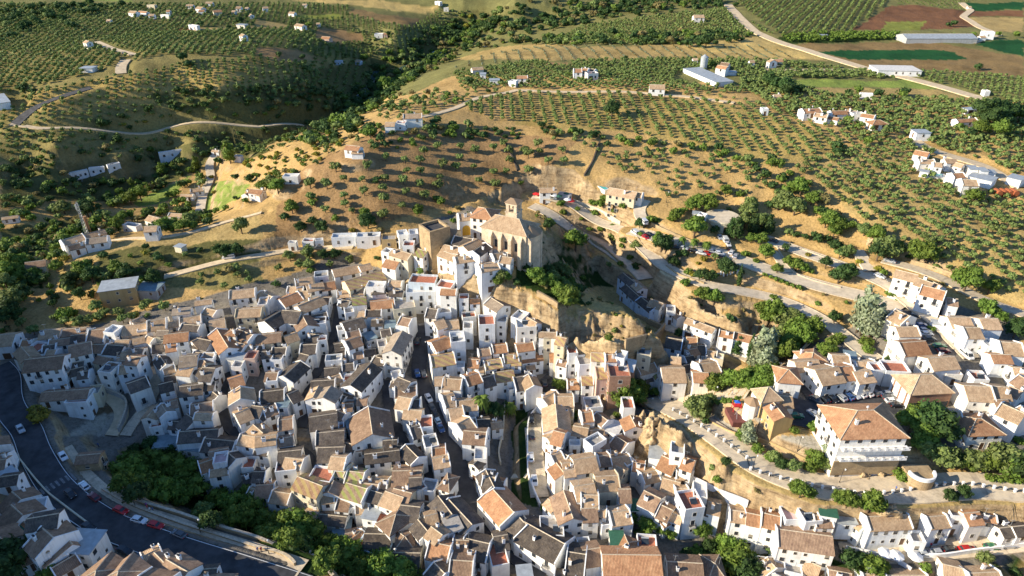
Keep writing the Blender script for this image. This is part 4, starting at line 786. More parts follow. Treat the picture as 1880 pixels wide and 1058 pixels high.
'T7': """230 65 290 35 5 7 t;260 190 330 165 6 8 t;290 245 345 320 6 8 o;350 165 390 185 5 6 d;360 245 440 235 5 7 t;370 295 450 285 4 7 t;440 220 600 195 8 8 t;565 60 630 115 6 9 f tgrey;620 65 690 65 6 8 b;620 195 700 185 6 8 b;745 50 835 105 7 7 b;710 155 790 155 5 6 t;700 215 840 185 6 7 t;750 265 800 290 5 7 t
790 245 860 215 5 7 f tgrey;885 240 940 250 5 8 o;930 320 1040 295 6 8 t;990 345 1050 345 4 6 f terra;990 155 1110 175 6 7 F;1080 190 1190 240 8 7 o;1140 140 1240 155 5 6 f tgrey;1240 200 1310 225 7 7 o;1205 270 1300 275 5 6 f twhite;1190 305 1270 315 4 6 t;1085 350 1210 385 8 7 t;1185 425 1260 425 5 7 t;1210 530 1350 510 7 12 f terra
1300 440 1400 455 6 9 f twhite;1350 550 1400 565 4 7 d;1415 520 1500 540 6 8 t;600 340 760 330 8 8 t;765 430 850 430 7 8 b;445 410 590 390 8 8 t;500 470 620 475 7 8 t;370 440 440 640 8 7 b;500 570 610 565 7 7 b;612 570 650 575 4 7 t;260 500 320 560 4 6 t;700 600 840 580 7 7 t;950 440 1070 500 8 8 b;1075 545 1150 580 7 7 b
1155 605 1210 625 4 7 t;1075 645 1110 625 4 5 t;850 545 900 545 4 5 F green;60 690 350 850 13 7 d;200 710 370 710 7 6 f tgrey;60 625 130 645 4 5 o;310 800 420 805 5 5 F metalblue;400 880 530 900 11 6 d;510 870 640 850 8 6 b;650 900 1070 905 9 8 o;800 800 870 830 6 7 o h;715 800 800 800 6 6 F green;900 830 1040 840 6 6 f terra
1120 950 1370 965 8 7 b;1395 965 1520 965 8 7 b h;270 1020 420 1040 9 5 d;50 1010 150 1000 4 5 F;1570 580 1680 595 6 8 t;1690 600 1880 640 6 9 o;1780 710 1840 725 4 5 o;1840 930 1900 1000 7 6 t;430 110 470 110 3 4 f twhite;380 580 420 600 5 5 f tgrey;640 660 700 650 5 5 f tgrey;480 850 560 840 5 4 f tgrey""",
'T8': """0 600 130 630 7 9 o;-20 690 50 700 4 6 o;160 720 560 775 9 7 b;260 860 490 865 4 4 b;140 620 250 618 5 5 f tpink;275 635 400 625 5 5 f twhite;420 645 545 645 6 6 b;560 675 690 680 5 5 F;700 670 760 720 6 5 t;780 665 1080 650 8 8 t;1230 665 1370 650 7 7 t;1390 650 1460 655 4 6 f;1480 640 1590 630 7 8 t;1600 650 1700 665 4 6 t
1710 710 1790 700 5 6 d cave;1800 700 1900 690 5 6 d cave;70 930 90 1040 7 5 t;310 940 420 990 6 5 t;150 970 280 1000 6 4 f;480 1010 640 1040 5 4 b;720 1040 880 1040 6 4 t;890 1050 1180 1050 6 4 t;1300 970 1450 1005 8 5 t;1480 1035 1700 1025 6 5 t;430 590 550 610 4 4 F green;1100 790 1220 800 4 5 f tgrey;-30 930 10 990 6 5 t""",
'U1': """440 710 590 665 6 5 t;490 750 600 725 5 4 d;600 670 750 630 5 4 t;620 700 770 680 6 4 g;1070 530 1160 555 6 6 t;1040 610 1130 605 6 6 t;900 600 1000 615 4 3 f;1370 345 1460 335 5 5 t farm;1300 380 1390 380 4 4 t farm;1220 515 1320 520 5 4 t farm;180 870 330 850 6 4 b ruin cream;10 545 130 530 4 4 t farm
1270 745 1320 755 3 3 F shed cream;1525 60 1575 65 3 4 t farm;1690 110 1740 115 4 4 f farm;440 250 630 210 3 3 f tgrey cave;640 200 750 190 3 3 f tgrey cave;770 180 860 160 3 3 f tgrey cave;1760 380 1810 350 5 5 t farm;1800 340 1890 350 6 6 t farm;720 1045 980 1010 9 8 F ochre;1000 1040 1150 1045 7 4 F metalblue greywall
1140 90 1390 55 3 3 f tgrey cave""",
'U2': """650 25 750 35 7 6 o farm;690 65 770 65 5 4 t farm;200 255 310 255 6 4 f twhite farm;-20 350 45 365 6 5 t farm;548 690 720 685 5 5 f twhite cave;725 685 895 680 5 5 f twhite cave;905 700 1010 695 6 6 f tgrey ochre;1020 672 1090 662 5 5 f twhite;240 735 290 735 3 4 f twhite cave;340 720 420 720 4 3 f cave
430 720 480 715 3 3 f cave;990 770 1120 810 6 7 t;1060 745 1140 745 5 5 f terra;1165 770 1230 790 6 5 G;935 845 1030 865 7 8 t;1100 665 1165 660 5 5 f twhite;1330 780 1440 820 5 6 t;1430 835 1565 815 5 7 t;1490 750 1600 700 6 7 t;1560 790 1650 730 6 6 d;1350 740 1470 765 5 7 t;1430 680 1560 700 7 6 d
1600 885 1730 860 7 6 t;1700 810 1780 795 5 6 t;1760 825 1840 835 5 6 t;1720 730 1830 750 5 6 t;1390 625 1450 635 6 6 t cream;280 990 400 970 6 8 t;420 970 520 960 5 7 f tgrey;540 930 720 895 7 8 t;640 1005 900 925 8 8 Y;360 1035 480 1010 6 8 t;490 1015 610 995 7 7 t;230 1045 340 1045 5 6 t;740 895 820 875 5 7 t
830 1040 930 1030 7 6 d h;960 1000 1050 1005 5 6 t;1110 995 1300 1005 7 8 f terra bluewall;1310 1030 1420 1045 6 5 f terra;920 790 970 800 4 6 f tgrey""",
'T2b': """1080 15 1290 5 7 8 f twhite;1330 0 1440 5 5 9 t;1460 70 1530 70 4 5 f;1540 70 1610 70 4 4 t;540 15 660 5 6 7 t;680 0 780 0 5 7 t;800 -20 930 -15 5 8 f twhite;960 10 1060 15 5 6 d""",
'U3': """200 335 320 335 6 6 t farm;340 370 420 385 4 3 F farm;700 330 900 365 9 5 t farm;870 360 940 370 6 5 t farm;800 945 880 1010 6 7 d bluewall cave;870 990 940 1050 6 7 t cave;1310 510 1350 515 3 3 F shed;1350 530 1390 540 3 3 f terra shed""",
'U4': """1100 60 1200 80 7 5 t farm;1120 130 1230 130 6 5 t farm;1230 150 1290 155 6 5 t farm;1310 125 1390 125 7 6 t farm;1390 150 1450 165 6 5 t farm;1360 230 1440 225 7 6 t farm;1430 270 1540 275 9 7 t farm;1480 185 1540 190 6 4 F shed;1560 200 1605 202 5 4 F shed;1620 212 1660 215 4 3 F shed;1500 235 1670 275 8 4 F shed;1780 245 1880 270 7 4 F shed
1150 210 1180 215 3 3 F shed;960 920 1120 960 7 9 t;1120 980 1230 1020 7 9 t;1230 1010 1290 1040 6 8 t""",
'V1': """935 78 985 82 7 5 farm;1000 78 1060 84 5 4 o farm;1070 102 1110 102 6 4 farm;1340 33 1390 33 6 4 farm;1420 48 1460 52 8 5 farm;1430 72 1470 72 6 4 o farm;1530 74 1590 70 8 5 o farm;1670 76 1690 76 6 4 farm;1700 47 1735 47 8 5 farm;1765 53 1785 53 5 4 farm;1365 185 1425 193 4 4 f farm;1710 175 1770 178 7 5 F farm;1735 243 1760 248 6 6 farm;615 290 640 296 6 6 farm
590 485 680 485 7 3 F shed;1065 42 1120 44 5 4 f cream farm;-20 680 25 740 9 6 F farm;1200 73 1220 73 5 4 o farm;1480 14 1530 14 6 4 farm;770 140 795 140 5 4 farm;1795 100 1810 104 6 4 farm;1160 112 1220 116 3 3 f farm""",
'V2': """1060 822 1190 818 8 7 t farm;930 880 1000 880 7 5 t farm;1010 890 1080 892 6 4 f farm;1550 487 1630 482 7 5 farm;1612 530 1652 530 7 5 F farm;1680 572 1750 572 6 4 F farm;1830 580 1870 588 6 4 F farm;855 250 915 250 9 4 f twhite farm;920 238 945 238 5 5 o pink farm;290 170 345 178 8 5 t farm;440 165 455 165 5 4 farm;240 85 280 88 6 4 farm;45 50 85 48 7 5 farm
475 262 535 266 8 5 o pink farm;570 440 620 440 7 4 F bluewall farm;720 430 755 432 7 4 bluewall farm;335 28 365 28 5 4 farm;1275 380 1320 385 8 4 f bluewall farm;1640 312 1660 312 4 3 farm;1295 15 1330 20 5 4 f farm;1350 62 1385 62 5 4 f farm""",
'V3': """445 495 500 495 8 6 o farm;505 490 550 495 6 5 o farm;535 535 610 530 7 5 f farm;455 530 495 530 5 4 f farm;550 492 600 500 6 4 d farm;990 608 1100 612 9 6 t farm;1290 490 1530 590 12 3 F shed;1480 468 1550 478 7 7 o farm;1475 518 1540 512 5 3 F farm;1540 515 1610 515 6 3 F farm;1305 108 1380 108 10 6 farm;35 545 110 545 7 4 o farm;-10 588 35 592 5 4 f farm
1505 448 1565 455 6 5 b farm;1310 420 1325 420 5 4 farm;1710 435 1740 435 6 4 farm;1865 425 1880 430 8 6 farm""",
'V4': """285 785 410 778 8 6 o farm;380 812 470 825 6 5 t farm;488 800 600 796 7 4 o farm;470 835 550 848 5 4 o farm;600 790 680 800 5 4 b farm;640 825 720 822 5 4 f farm;715 815 810 830 6 6 o farm;775 865 880 860 8 5 o h farm;1090 945 1190 945 8 6 F farm;1390 860 1530 850 6 4 o farm;1460 785 1530 780 6 4 F farm;800 488 1110 494 22 5 F twhite farm
1580 235 1660 238 10 7 f farm;1560 258 1600 258 6 4 farm;65 428 140 425 7 4 o farm;400 250 465 252 5 3 F farm;80 680 130 680 5 3 farm;1475 45 1500 45 5 3 farm;0 790 25 790 5 4 f farm;1590 662 1620 662 5 3 f farm;700 680 790 685 4 3 f farm"""}
for t_, s_ in HOUSES.items():
    TILE['T2b'] = TILE['T2']
    for e in s_.replace('\n', ';').split(';'):
        if e.strip(): house(t_, e)
for r_ in sorted(RL, key=lambda q: q[2]): press(r_[4], r_[5], r_[6], r_[2], feather=2.5)
# ------------------------------------------------------------------ landmarks
def sub(name, b, mats, parent, **k): return b.build(name, [M[m] for m in mats], parent, **k)
def quad(tile, s, h):
    """eave corners (front-left, front-right, back-right, back-left) traced in the photo -> centre, angle, length, width, base"""
    c = pts(tile, s); mx = sum(p[0] for p in c)/4; my = sum(p[1] for p in c)/4
    z = hit(mx, my, h)[2]; q = [P(*p, z) for p in c]; cen = sum(q)/4
    ang = math.atan2(*(q[1]-q[0])[[1, 0]]); L = (np.linalg.norm(q[1]-q[0])+np.linalg.norm(q[2]-q[3]))/2; W = (np.linalg.norm(q[3]-q[0])+np.linalg.norm(q[2]-q[1]))/2
    return cen[0], cen[1], ang, L, W, z-h
def named(o, label, cat, group=None): tag(o, label, cat, group); return o
# castle tower
cx, cy, ang, L, W, base = quad('U2', '1270 640 1395 605 1290 570 1170 603', 13.5)
ang += 0; L = W = max(8.2, (L+W)/2)
t = bpy.data.objects.new('castle_tower', None); COL.objects.link(t); t.location = (cx, cy, base); t.rotation_euler = (0, 0, ang); l = L/2
b = MB(); b.box(-l, l, -l, l, -6, 12.6); b.box(-l-.35, l+.35, -l-.35, l+.35, -7, -1.5)
for a_ in ((-l, l, -l, -l+.7), (-l, l, l-.7, l), (-l, -l+.7, -l+.7, l-.7), (l-.7, l, -l+.7, l-.7)): b.box(*a_, 12.6, 13.6)
sub('wall', b, ['stone'], t); b = MB(); b.box(-l+.7, l-.7, -l+.7, l-.7, 12.59, 12.64); sub('roof_terrace', b, ['asphalt'], t)
b = MB(); b.box(-.3, .3, -l-.02, -l+.2, 5, 6.6); sub('window', b, ['pane'], t); b = MB(); b.box(l-.2, l+.02, -.3, .3, 7, 8.4); sub('window', b, ['pane'], t)
named(t, 'square ochre stone castle tower with flat dark roof on the hilltop', 'tower'); FOOT.append((cx, cy, math.cos(ang), math.sin(ang), l, l, base+13))
# church
m = hit(938, 398, 15.5); p = P(908, 393, m[2]); q = P(966, 405, m[2]); d = q-p; L = math.hypot(d[0], d[1])+5; ang = math.atan2(d[1], d[0]); cx, cy = (p+q)[:2]/2; base = m[2]-15.5
t = building(cx, cy, ang, L, 10.5, 12.5, base, 't', 'hip', 'pale_stone', 'church', rise=3.0, wins=False, extras=False)
l = L/2; b = MB()
for x in (-l*.55, -l*.1, l*.35, l*.78): b.box(x-.6, x+.6, -6.7, -5.2, -8, 9.8); b.add([(x-.6, -6.7, 9.8), (x+.6, -6.7, 9.8), (x+.6, -5.25, 11.6), (x-.6, -5.25, 11.6), (x-.6, -5.25, 9.8), (x+.6, -5.25, 9.8)], [(0, 1, 2, 3), (0, 3, 4), (1, 5, 2)])
for y in (-4.2, 0, 4.2): b.box(l-.1, l+1.7, y-.6, y+.6, -9, 10.4); b.add([(l+1.7, y-.6, 10.4), (l+1.7, y+.6, 10.4), (l, y+.6, 12.1), (l, y-.6, 12.1), (l, y-.6, 10.4), (l, y+.6, 10.4)], [(0, 1, 2, 3), (0, 3, 4), (1, 5, 2)])
sub('buttress', b, ['pale_stone'], t)
for x in (-l*.33, l*.12, l*.57):
    b = MB(); b.box(x-.55, x+.55, -5.32, -5.1, 5.5, 8.6); b.cyl(x, 0, 0, 0.01, .01, n=4) if 0 else None; sub('window', b, ['pane'], t)
b = MB(); b.prism([(l-.1, -4.9), (l+1.8, -3.0), (l+2.6, 0), (l+1.8, 3.0), (l-.1, 4.9)], -9, 11.5); sub('apse', b, ['pale_stone'], t)
b = MB(); ap = [(l-.3, -5.4, 11.4), (l+2.2, -3.4, 11.4), (l+3.1, 0, 11.4), (l+2.2, 3.4, 11.4), (l-.3, 5.4, 11.4)]; b.add(ap+[(l-1.2, 0, 14)], [(0, 1, 5), (1, 2, 5), (2, 3, 5), (3, 4, 5), (4, 3, 2, 1, 0)]); sub('apse_roof', b, ['t'], t)
bt = hit(942, 371, 20); dx, dy = bt[0]-cx, bt[1]-cy; bx, by = dx*math.cos(ang)+dy*math.sin(ang), -dx*math.sin(ang)+dy*math.cos(ang); bz = bt[2]-base
by = max(min(by, 9), 3); b = MB(); b.box(bx-2.2, bx+2.2, by-2.2, by+2.2, -4, bz-3.6); b.box(bx-2.4, bx+2.4, by-2.4, by+2.4, bz-3.6, bz-3.3)
for sx_ in (-1, 1):
    for sy_ in (-1, 1): b.box(bx+sx_*1.5-.55, bx+sx_*1.5+.55, by+sy_*1.5-.55, by+sy_*1.5+.55, bz-3.3, bz-.7)
b.box(bx-2.25, bx+2.25, by-2.25, by+2.25, bz-.7, bz); tw = sub('bell_tower', b, ['pale_stone'], t)
b = MB(); b.add([(bx-2.6, by-2.6, bz), (bx+2.6, by-2.6, bz), (bx+2.6, by+2.6, bz), (bx-2.6, by+2.6, bz), (bx, by, bz+1.0)], [(0, 1, 4), (1, 2, 4), (2, 3, 4), (3, 0, 4), (3, 2, 1, 0)]); sub('roof', b, ['t'], tw)
b = MB(); b.cyl(bx, by, bz-2.4, bz-1.4, .6, .3, 10); sub('bell', b, ['iron'], tw)
named(t, 'large tan stone church with buttresses and square bell tower', 'church')
# convent beside the church, with the arched yellow gate
def trace(x1, y1, x2, y2, tile, W, h, rise):
    a = tp(tile, x1, y1); c = tp(tile, x2, y2); m = hit((a[0]+c[0])/2, (a[1]+c[1])/2, h+rise); p = P(*a, m[2]); q = P(*c, m[2]); d = q-p
    return (p[0]+q[0])/2, (p[1]+q[1])/2, math.atan2(d[1], d[0]), math.hypot(d[0], d[1]), m[2]-h-rise
x, y, a, L, bs = trace(1570, 470, 1725, 490, 'U2', 9, 9.5, 2); t = building(x, y, a, L, 9, 9.5, bs, 'o', 'hip', 'white', 'convent', rise=2, big=True); named(t, 'large white convent block with red hipped roof beside the church', 'convent')
x, y, a, L, bs = trace(1455, 520, 1545, 512, 'U2', 6, 6.5, 1.5); t = building(x, y, a, L, 6, 6.5, bs, 't', 'gable', 'white', 'gatehouse', rise=1.5, wins=False)
b = MB(); n = 10; pr = [(-1.5, 0), (1.5, 0), (1.5, 2.6)]+[(1.5*math.cos(math.pi*k/n), 2.6+1.5*math.sin(math.pi*k/n)) for k in range(1, n)]+[(-1.5, 2.6)]
b.add([(px_, -3.06, z+.3) for px_, z in pr]+[(px_, -2.9, z+.3) for px_, z in pr], [tuple(range(len(pr)))]+[(i, i+len(pr), (i+1) % len(pr)+len(pr), (i+1) % len(pr)) for i in range(len(pr))])
M['gate'] = simple('gate_yellow', (.62, .36, .05), .7, .2, 3); sub('gate', b, ['gate'], t); named(t, 'small white gatehouse with big arched yellow gate by the convent', 'gatehouse')
# school
cx, cy, ang, L, W, base = quad('T4', '585 1060 1068 1048 848 815 400 822', 10)
t = building(cx, cy, ang, L, W, 9.3, base, 'o', 'hip', 'white', 'school', rise=3.3, big=True)
for z in (6.4, 3.2):
    b = MB(); b.box(-L/2+.4, L/2+.6, -W/2-1.7, -W/2, z-.2, z)
    b.box(-L/2+.4, L/2+.6, -W/2-1.7, -W/2-1.55, z, z+.35); n = 8
    for k in range(n): x = -L/2+.4+k*(L/n)+.1; b.box(x, x+L/n*.35, -W/2-1.75, -W/2-1.5, z, z+.95)
    b.box(-L/2+.4, L/2+.6, -W/2-1.72, -W/2-1.54, z+.85, z+.95); sub('balcony', b, ['white'], t)
b = MB(); b.box(-L/2-.05, L/2+.05, -W/2-.25, -W/2+.1, -3, 1.7); sub('plinth', b, ['stone'], t)
named(t, 'large white school with broad terracotta hipped roof and two long balconies', 'school')
# hall
cx, cy, ang, L, W, base = quad('T4', '1080 757 1388 740 1212 608 930 622', 6)
t = building(cx, cy, ang, L, W, 6, base, 't', 'hip', 'white', 'hall', rise=3, wins=False)
b = MB(); b.box(-L/2, L/2, -W/2-.12, -W/2+.05, -1, 5.6); sub('brick_front', b, ['brick'], t)
for k in range(4): b = MB(); x = -L/2+L*(k+.5)/4; b.box(x-1.1, x+1.1, -W/2-.2, -W/2-.1, .2, 2.8); sub('shop_door', b, ['pane'], t)
for k in range(3): b = MB(); y = -W/2+W*(k+.5)/3; b.box(-L/2-.12, -L/2+.02, y-.3, y+.3, -1, 5.6); sub('pilaster', b, ['brick'], t)
named(t, 'white hall with brick front and tan hipped roof beside the car park', 'hall')
# chapel
cx, cy, ang, L, W, base = quad('T4', '10 812 150 795 45 702 -75 738', 5.5)
t = building(cx, cy, ang, L, W, 5.5, base, 't', 'hip', 'white', 'chapel', rise=2.6, wins=False, extras=False)
m = hit(1383, 730, 5.5); dx, dy = m[0]-cx, m[1]-cy; ax, ay = dx*math.cos(ang)+dy*math.sin(ang), -dx*math.sin(ang)+dy*math.cos(ang)
b = MB(); b.cyl(ax, ay, -2, 3.8, 2.0, n=8); ap = sub('apse', b, ['white'], t); b = MB(); b.cyl(ax, ay, 3.8, 5.2, 2.35, .1, n=8); sub('roof', b, ['t'], ap)
b = MB(); b.box(-L/2-.1, -L/2+.4, -W/2-.1, -W/2+.4, -1, 5.4); b.box(L/2-.4, L/2+.1, -W/2-.1, -W/2+.4, -1, 5.4); sub('corner_stone', b, ['ochre'], t)
named(t, 'small white chapel with tan hipped roof and eight-sided apse by the playground', 'chapel')
# round water tank
m = hit(1327, 398, 4); b = MB(); b.cyl(0, 0, -4, 3.6, 6.6, n=40); b.cyl(0, 0, 3.6, 4.2, 7.0, n=40)
t = bpy.data.objects.new('water_tank', None); COL.objects.link(t); t.location = (m[0], m[1], m[2]-4); sub('wall', b, ['cream'], t); b = MB(); b.cyl(0, 0, 4.19, 4.24, 6.5, n=40); sub('roof', b, ['concrete'], t); b = MB(); b.box(-1, 1, -6.9, -6.4, -.3, 2.2); sub('door', b, ['wood'], t)
named(t, 'round cream water tank with flat concrete top above the car park', 'water tank')
# curved white lookout
m = hit(1691, 868, 3.2); b = MB(); n = 20
outer = [(3.3*math.cos(math.pi+math.pi*k/n), 3.3*math.sin(math.pi+math.pi*k/n)) for k in range(n+1)]; inner = [(x*.86, y*.86) for x, y in outer]
b.prism(outer+[(3.3, 3), (-3.3, 3)], -4, 3.0); t = bpy.data.objects.new('lookout', None); COL.objects.link(t); t.location = (m[0], m[1], m[2]-3.2); sub('bastion', b, ['stone'], t)
b = MB(); b.prism(outer+inner[::-1], 3.0, 4.0); sub('parapet', b, ['white'], t); named(t, 'curved stone lookout with thick white parapet below the school', 'lookout')
# masts and chimneys
def tall(px_, py_, top, r=0):
    g = hit(px_, py_)
    for h in np.arange(3, 80, .25):
        if proj(g[0], g[1], g[2]+h)[1] < top: break
    return g, h
g, h = tall(164.7, 443.8, 372); b = MB(); wd = .9
for a_ in range(3):
    p0 = (wd*math.cos(a_*2.1), wd*math.sin(a_*2.1)); b.tube((p0[0], p0[1], 0), (p0[0]*.4, p0[1]*.4, h), .10, 5)
k = 0
while k < h-1:
    f = 1-.6*k/h; f2 = 1-.6*(k+1.4)/h
    for a_ in range(3): b.tube((wd*f*math.cos(a_*2.1), wd*f*math.sin(a_*2.1), k), (wd*f2*math.cos(a_*2.1+2.1), wd*f2*math.sin(a_*2.1+2.1), k+1.4), .05, 3)
    k += 1.4
t = bpy.data.objects.new('lattice_mast', None); COL.objects.link(t); t.location = g; sub('mast', b, ['metal'], t); b = MB(); b.box(-.15, .15, -1.1, -.8, h-3, h-.6); b.box(-1.1, -.8, -.15, .15, h-3.5, h-1); b.box(-1.2, 1.2, -.05, .05, h-4, h-3.9); b.box(-1.2, 1.2, -.04, .04, h-1.5, h-1.4); sub('antenna', b, ['metal'], t)
named(t, 'tall grey lattice radio mast beside a brick chimney on the valley rim', 'mast')
g, h = tall(166, 431, 399); b = MB(); b.cyl(0, 0, -1, h, .95, .6, 12); b.cyl(0, 0, h, h+.3, .75, .75, 12); M['bricky'] = simple('chimney_brick', (.36, .20, .10), .95, .3, 3); o = sub('factory_chimney', b, ['bricky'], None, loc=g); named(o, 'round tapering brick factory chimney next to the lattice mast', 'chimney')
# long sheds and greenhouse
def xb(tile, x1, y1, x2, y2, W, h, roof, form, wall, name, label, cat, rise=1.2):
    x, y, a, L, bs = trace(x1, y1, x2, y2, tile, W, h, rise); t = building(x, y, a, L, W, h, bs, roof, form, wall, name, rise=rise, wins=False, extras=False); named(t, label, cat)
xb('V4', 1005, 243, 1510, 243, 16, 3, 'metal', 'gable', 'greywall', 'greenhouse', 'very long low pale greenhouse on the far plain', 'greenhouse', 2)
# rusty tanks at the orchard farm
for i, x in enumerate((1682, 1722, 1762, 1800)):
    m = hit(*tp('U4', x, 385)); b = MB(); b.tube((0, 1.8, 1.3), (0, -1.8, 1.3), 1.15, 14); b.box(-1, 1, -1.2, -.9, -.5, .6); b.box(-1, 1, .9, 1.2, -.5, .6)
    if i == 0: M['rust'] = simple('rust', (.33, .10, .04), .8, .4, 2)
    o = sub('storage_tank', b, ['rust'], None, loc=m); named(o, 'rusty orange storage tank, '+['leftmost','second from left','third from left','rightmost'][i]+' of four below the orchard farm', 'tank', 'rusty tanks')
m = hit(*tp('V3', 1375, 495)); b = MB(); b.cyl(0, 0, 0, 7, 2.2, n=16); b.cyl(0, 0, 7, 8.5, 2.2, .2, n=16); b.tube((2.2, 0, 0), (2.2, 0, 7), .1, 4); named(sub('silo', b, ['metal'], None, loc=m), 'grey metal silo with conical top beside the long silver shed', 'silo')
# pools
for tile, s, lab in (('U3', '612 322 640 318 690 345 665 355', 'turquoise swimming pool beside the long white farmhouse'), ('U4', '1150 238 1290 240 1295 262 1170 255', 'narrow turquoise pool in front of the orchard farm'), ('T8', '1038 718 1090 712 1092 735 1040 740', 'small blue terrace pool on a tan-roofed house')):
    q = pts(tile, s); g = hit(sum(p_[0] for p_ in q)/4, sum(p_[1] for p_ in q)/4); w_ = [P(*p_, g[2])[:2]-g[:2] for p_ in q][::-1]
    if tile == 'T8': continue
    t = bpy.data.objects.new('swimming_pool', None); COL.objects.link(t); t.location = g; b = MB(); b.prism([tuple(p_*1.25) for p_ in w_], -1.5, .5); sub('rim', b, ['twhite'], t); b = MB(); b.prism([tuple(p_) for p_ in w_], .3, .515); sub('water', b, ['pool'], t); named(t, lab, 'pool')
# ------------------------------------------------------------------ walls and railings
def ground_line(segs, step=1.5):
    pp = []
    for t_, s_ in segs: pp += pts(t_, s_)
    g = np.array([hit(*p_) for p_ in pp]); L = np.concatenate([[0], np.cumsum(np.hypot(*(g[1:]-g[:-1]).T[:2]))]); n = max(2, int(L[-1]/step)); s_ = np.linspace(0, L[-1], n)
    X = np.interp(s_, L, g[:, 0]); Y = np.interp(s_, L, g[:, 1])
    for _ in range(2): X[1:-1] = (X[:-2]+2*X[1:-1]+X[2:])/4; Y[1:-1] = (Y[:-2]+2*Y[1:-1]+Y[2:])/4
    return X, Y, hz(X, Y)
def wall_along(name, label, segs, h, th, mat, cap=None, smooth=12):
    X, Y, Z = ground_line(segs); Zs = Z.copy()
    for _ in range(smooth): Zs[1:-1] = (Zs[:-2]+Zs[1:-1]+Zs[2:])/3
    v, f = strip(X, Y, Zs, th, h, th=h+2.0); n = len(v); f += [(0, 1, 2, 3), (n-1, n-2, n-3, n-4)]
    root = bpy.data.objects.new(name, None); COL.objects.link(root); c0 = (X[0], Y[0], Z[0]); root.location = c0; v = [(a_-c0[0], b_-c0[1], c_-c0[2]) for a_, b_, c_ in v]
    obj('wall', mesh(name, v, f, M[mat]), root)
    if cap: v, f = strip(X, Y, Zs, th+.16, h+.12, th=.118); v = [(a_-c0[0], b_-c0[1], c_-c0[2]) for a_, b_, c_ in v]; obj('coping', mesh('coping', v, f, M[cap]), root)
    named(root, label, 'wall'); return root
WALLS = [
 ('stone_wall', 'ochre stone parapet between the road pavement and the footway', [('T5', '740 440 880 525 1000 578 1180 645 1400 722 1640 795 1880 872'), ('T6', '120 882 260 940 285 985')], 1.0, .5, 'parapet', 'ridge'),
 ('stone_wall', 'outer ochre stone parapet above the ravine trees', [('T5', '960 520 1300 622 1600 722 1880 800'), ('T6', '190 842 370 890 480 990 560 1075')], 1.1, .5, 'parapet', 'ridge'),
 ('yard_wall', 'curved pale wall round the fenced yard', [('T1', '650 590 690 680 740 745 900 800 930 850 900 960 860 1040')], 2.0, .4, 'greywall', 'ridge'),
 ('river_wall', 'white wall along the green river channel', [('T3', '200 850 130 920 110 1000'), ('T7', '112 40 112 330 160 460 205 560')], 1.3, .35, 'white', None),
 ('river_wall', 'stone wall on the left bank of the green channel', [('T2', '1790 830 1780 1000'), ('T6', '1780 20 1740 180 1760 260')], 1.5, .4, 'cream', None),
 ('garden_wall', 'white stepped wall below the cliff-side long house', [('T7', '1270 375 1480 470 1600 525 1690 562')], 2.4, .4, 'white', None),
 ('street_wall', 'long white wall beside the umbrellas of the low street', [('T8', '590 870 740 895 880 930 1000 965 1060 1030')], 1.5, .4, 'white', None),
 ('street_wall', 'white wall behind the parked cars of the low street', [('T8', '1110 925 1250 935 1400 915 1480 900 1650 880 1900 845')], 1.7, .4, 'white', None),
 ('terrace_wall', 'high stone retaining wall under the ruined rock terrace', [('T3', '810 425 960 370 1090 300')], 3.2, .8, 'stone', None),
 ('terrace_wall', 'stone wall along the upper edge of the rock terrace', [('T3', '890 205 1000 260 1095 296')], 1.6, .8, 'stone', None),
 ('terrace_wall', 'short stone wall on the bare castle rocks', [('T3', '180 50 250 85 330 140')], 2.0, .7, 'stone', None),
 ('road_wall', 'stone wall on the gorge side of the lower road', [('U3', '560 712 650 770 740 850 820 915')], 1.4, .5, 'parapet', None),
 ('road_wall', 'pale wall between the two gorge roads', [('U3', '900 700 980 790 1040 880 1180 960 1380 1030')], 1.0, .4, 'parapet', None),
 ('road_wall', 'white wall below the farmhouse and restaurant', [('U3', '440 430 600 490 780 590')], 1.2, .4, 'cream', None),
 ('road_wall', 'pale stone bank behind the long car park', [('U3', '1000 600 1150 670 1300 735 1500 770')], 1.2, .4, 'parapet', None),
 ('road_wall', 'straight pale wall along the road behind the row hotel', [('U4', '1060 880 1200 915 1380 985')], 1.8, .4, 'parapet', None),
 ('lawn_wall', 'low pale wall along the upper terraced lawn', [('U4', '100 760 160 880 230 960 400 1020 560 1058')], .8, .4, 'ridge', None),
 ('lawn_wall', 'low pale wall between drive and dry lawn', [('U4', '240 765 500 862 740 945')], .8, .4, 'ridge', None),
 ('field_wall', 'dark stone field wall climbing the olive hillside', [('U3', '520 250 580 150 630 10')], 1.0, .6, 'd', None),
 ('field_wall', 'dark stone field wall on the slope above the church', [('U2', '1880 215 1830 90 1790 10')], 1.0, .6, 'd', None),
 ('plaza_wall', 'low sandy wall round the chapel square', [('T3', '1240 860 1330 920 1430 975 1560 1040'), ('T8', '0 85 180 170 330 240')], 1.0, .4, 'ochre', None),
 ('garden_wall', 'grey-white garden wall beside the terraced lane', [('T4', '240 500 330 400 390 340')], 1.3, .4, 'cream', None),
 ('roadside_wall', 'low white wall on the outer bend of the main road', [('T5', '80 130 150 230 260 370 350 470 520 600 640 690')], .9, .35, 'cream', None),
 ('bridge_wall', 'pale footbridge over the green river channel', [('T7', '0 345 110 340')], .5, 1.8, 'cream', None),
]
for a_ in WALLS: wall_along(*a_)
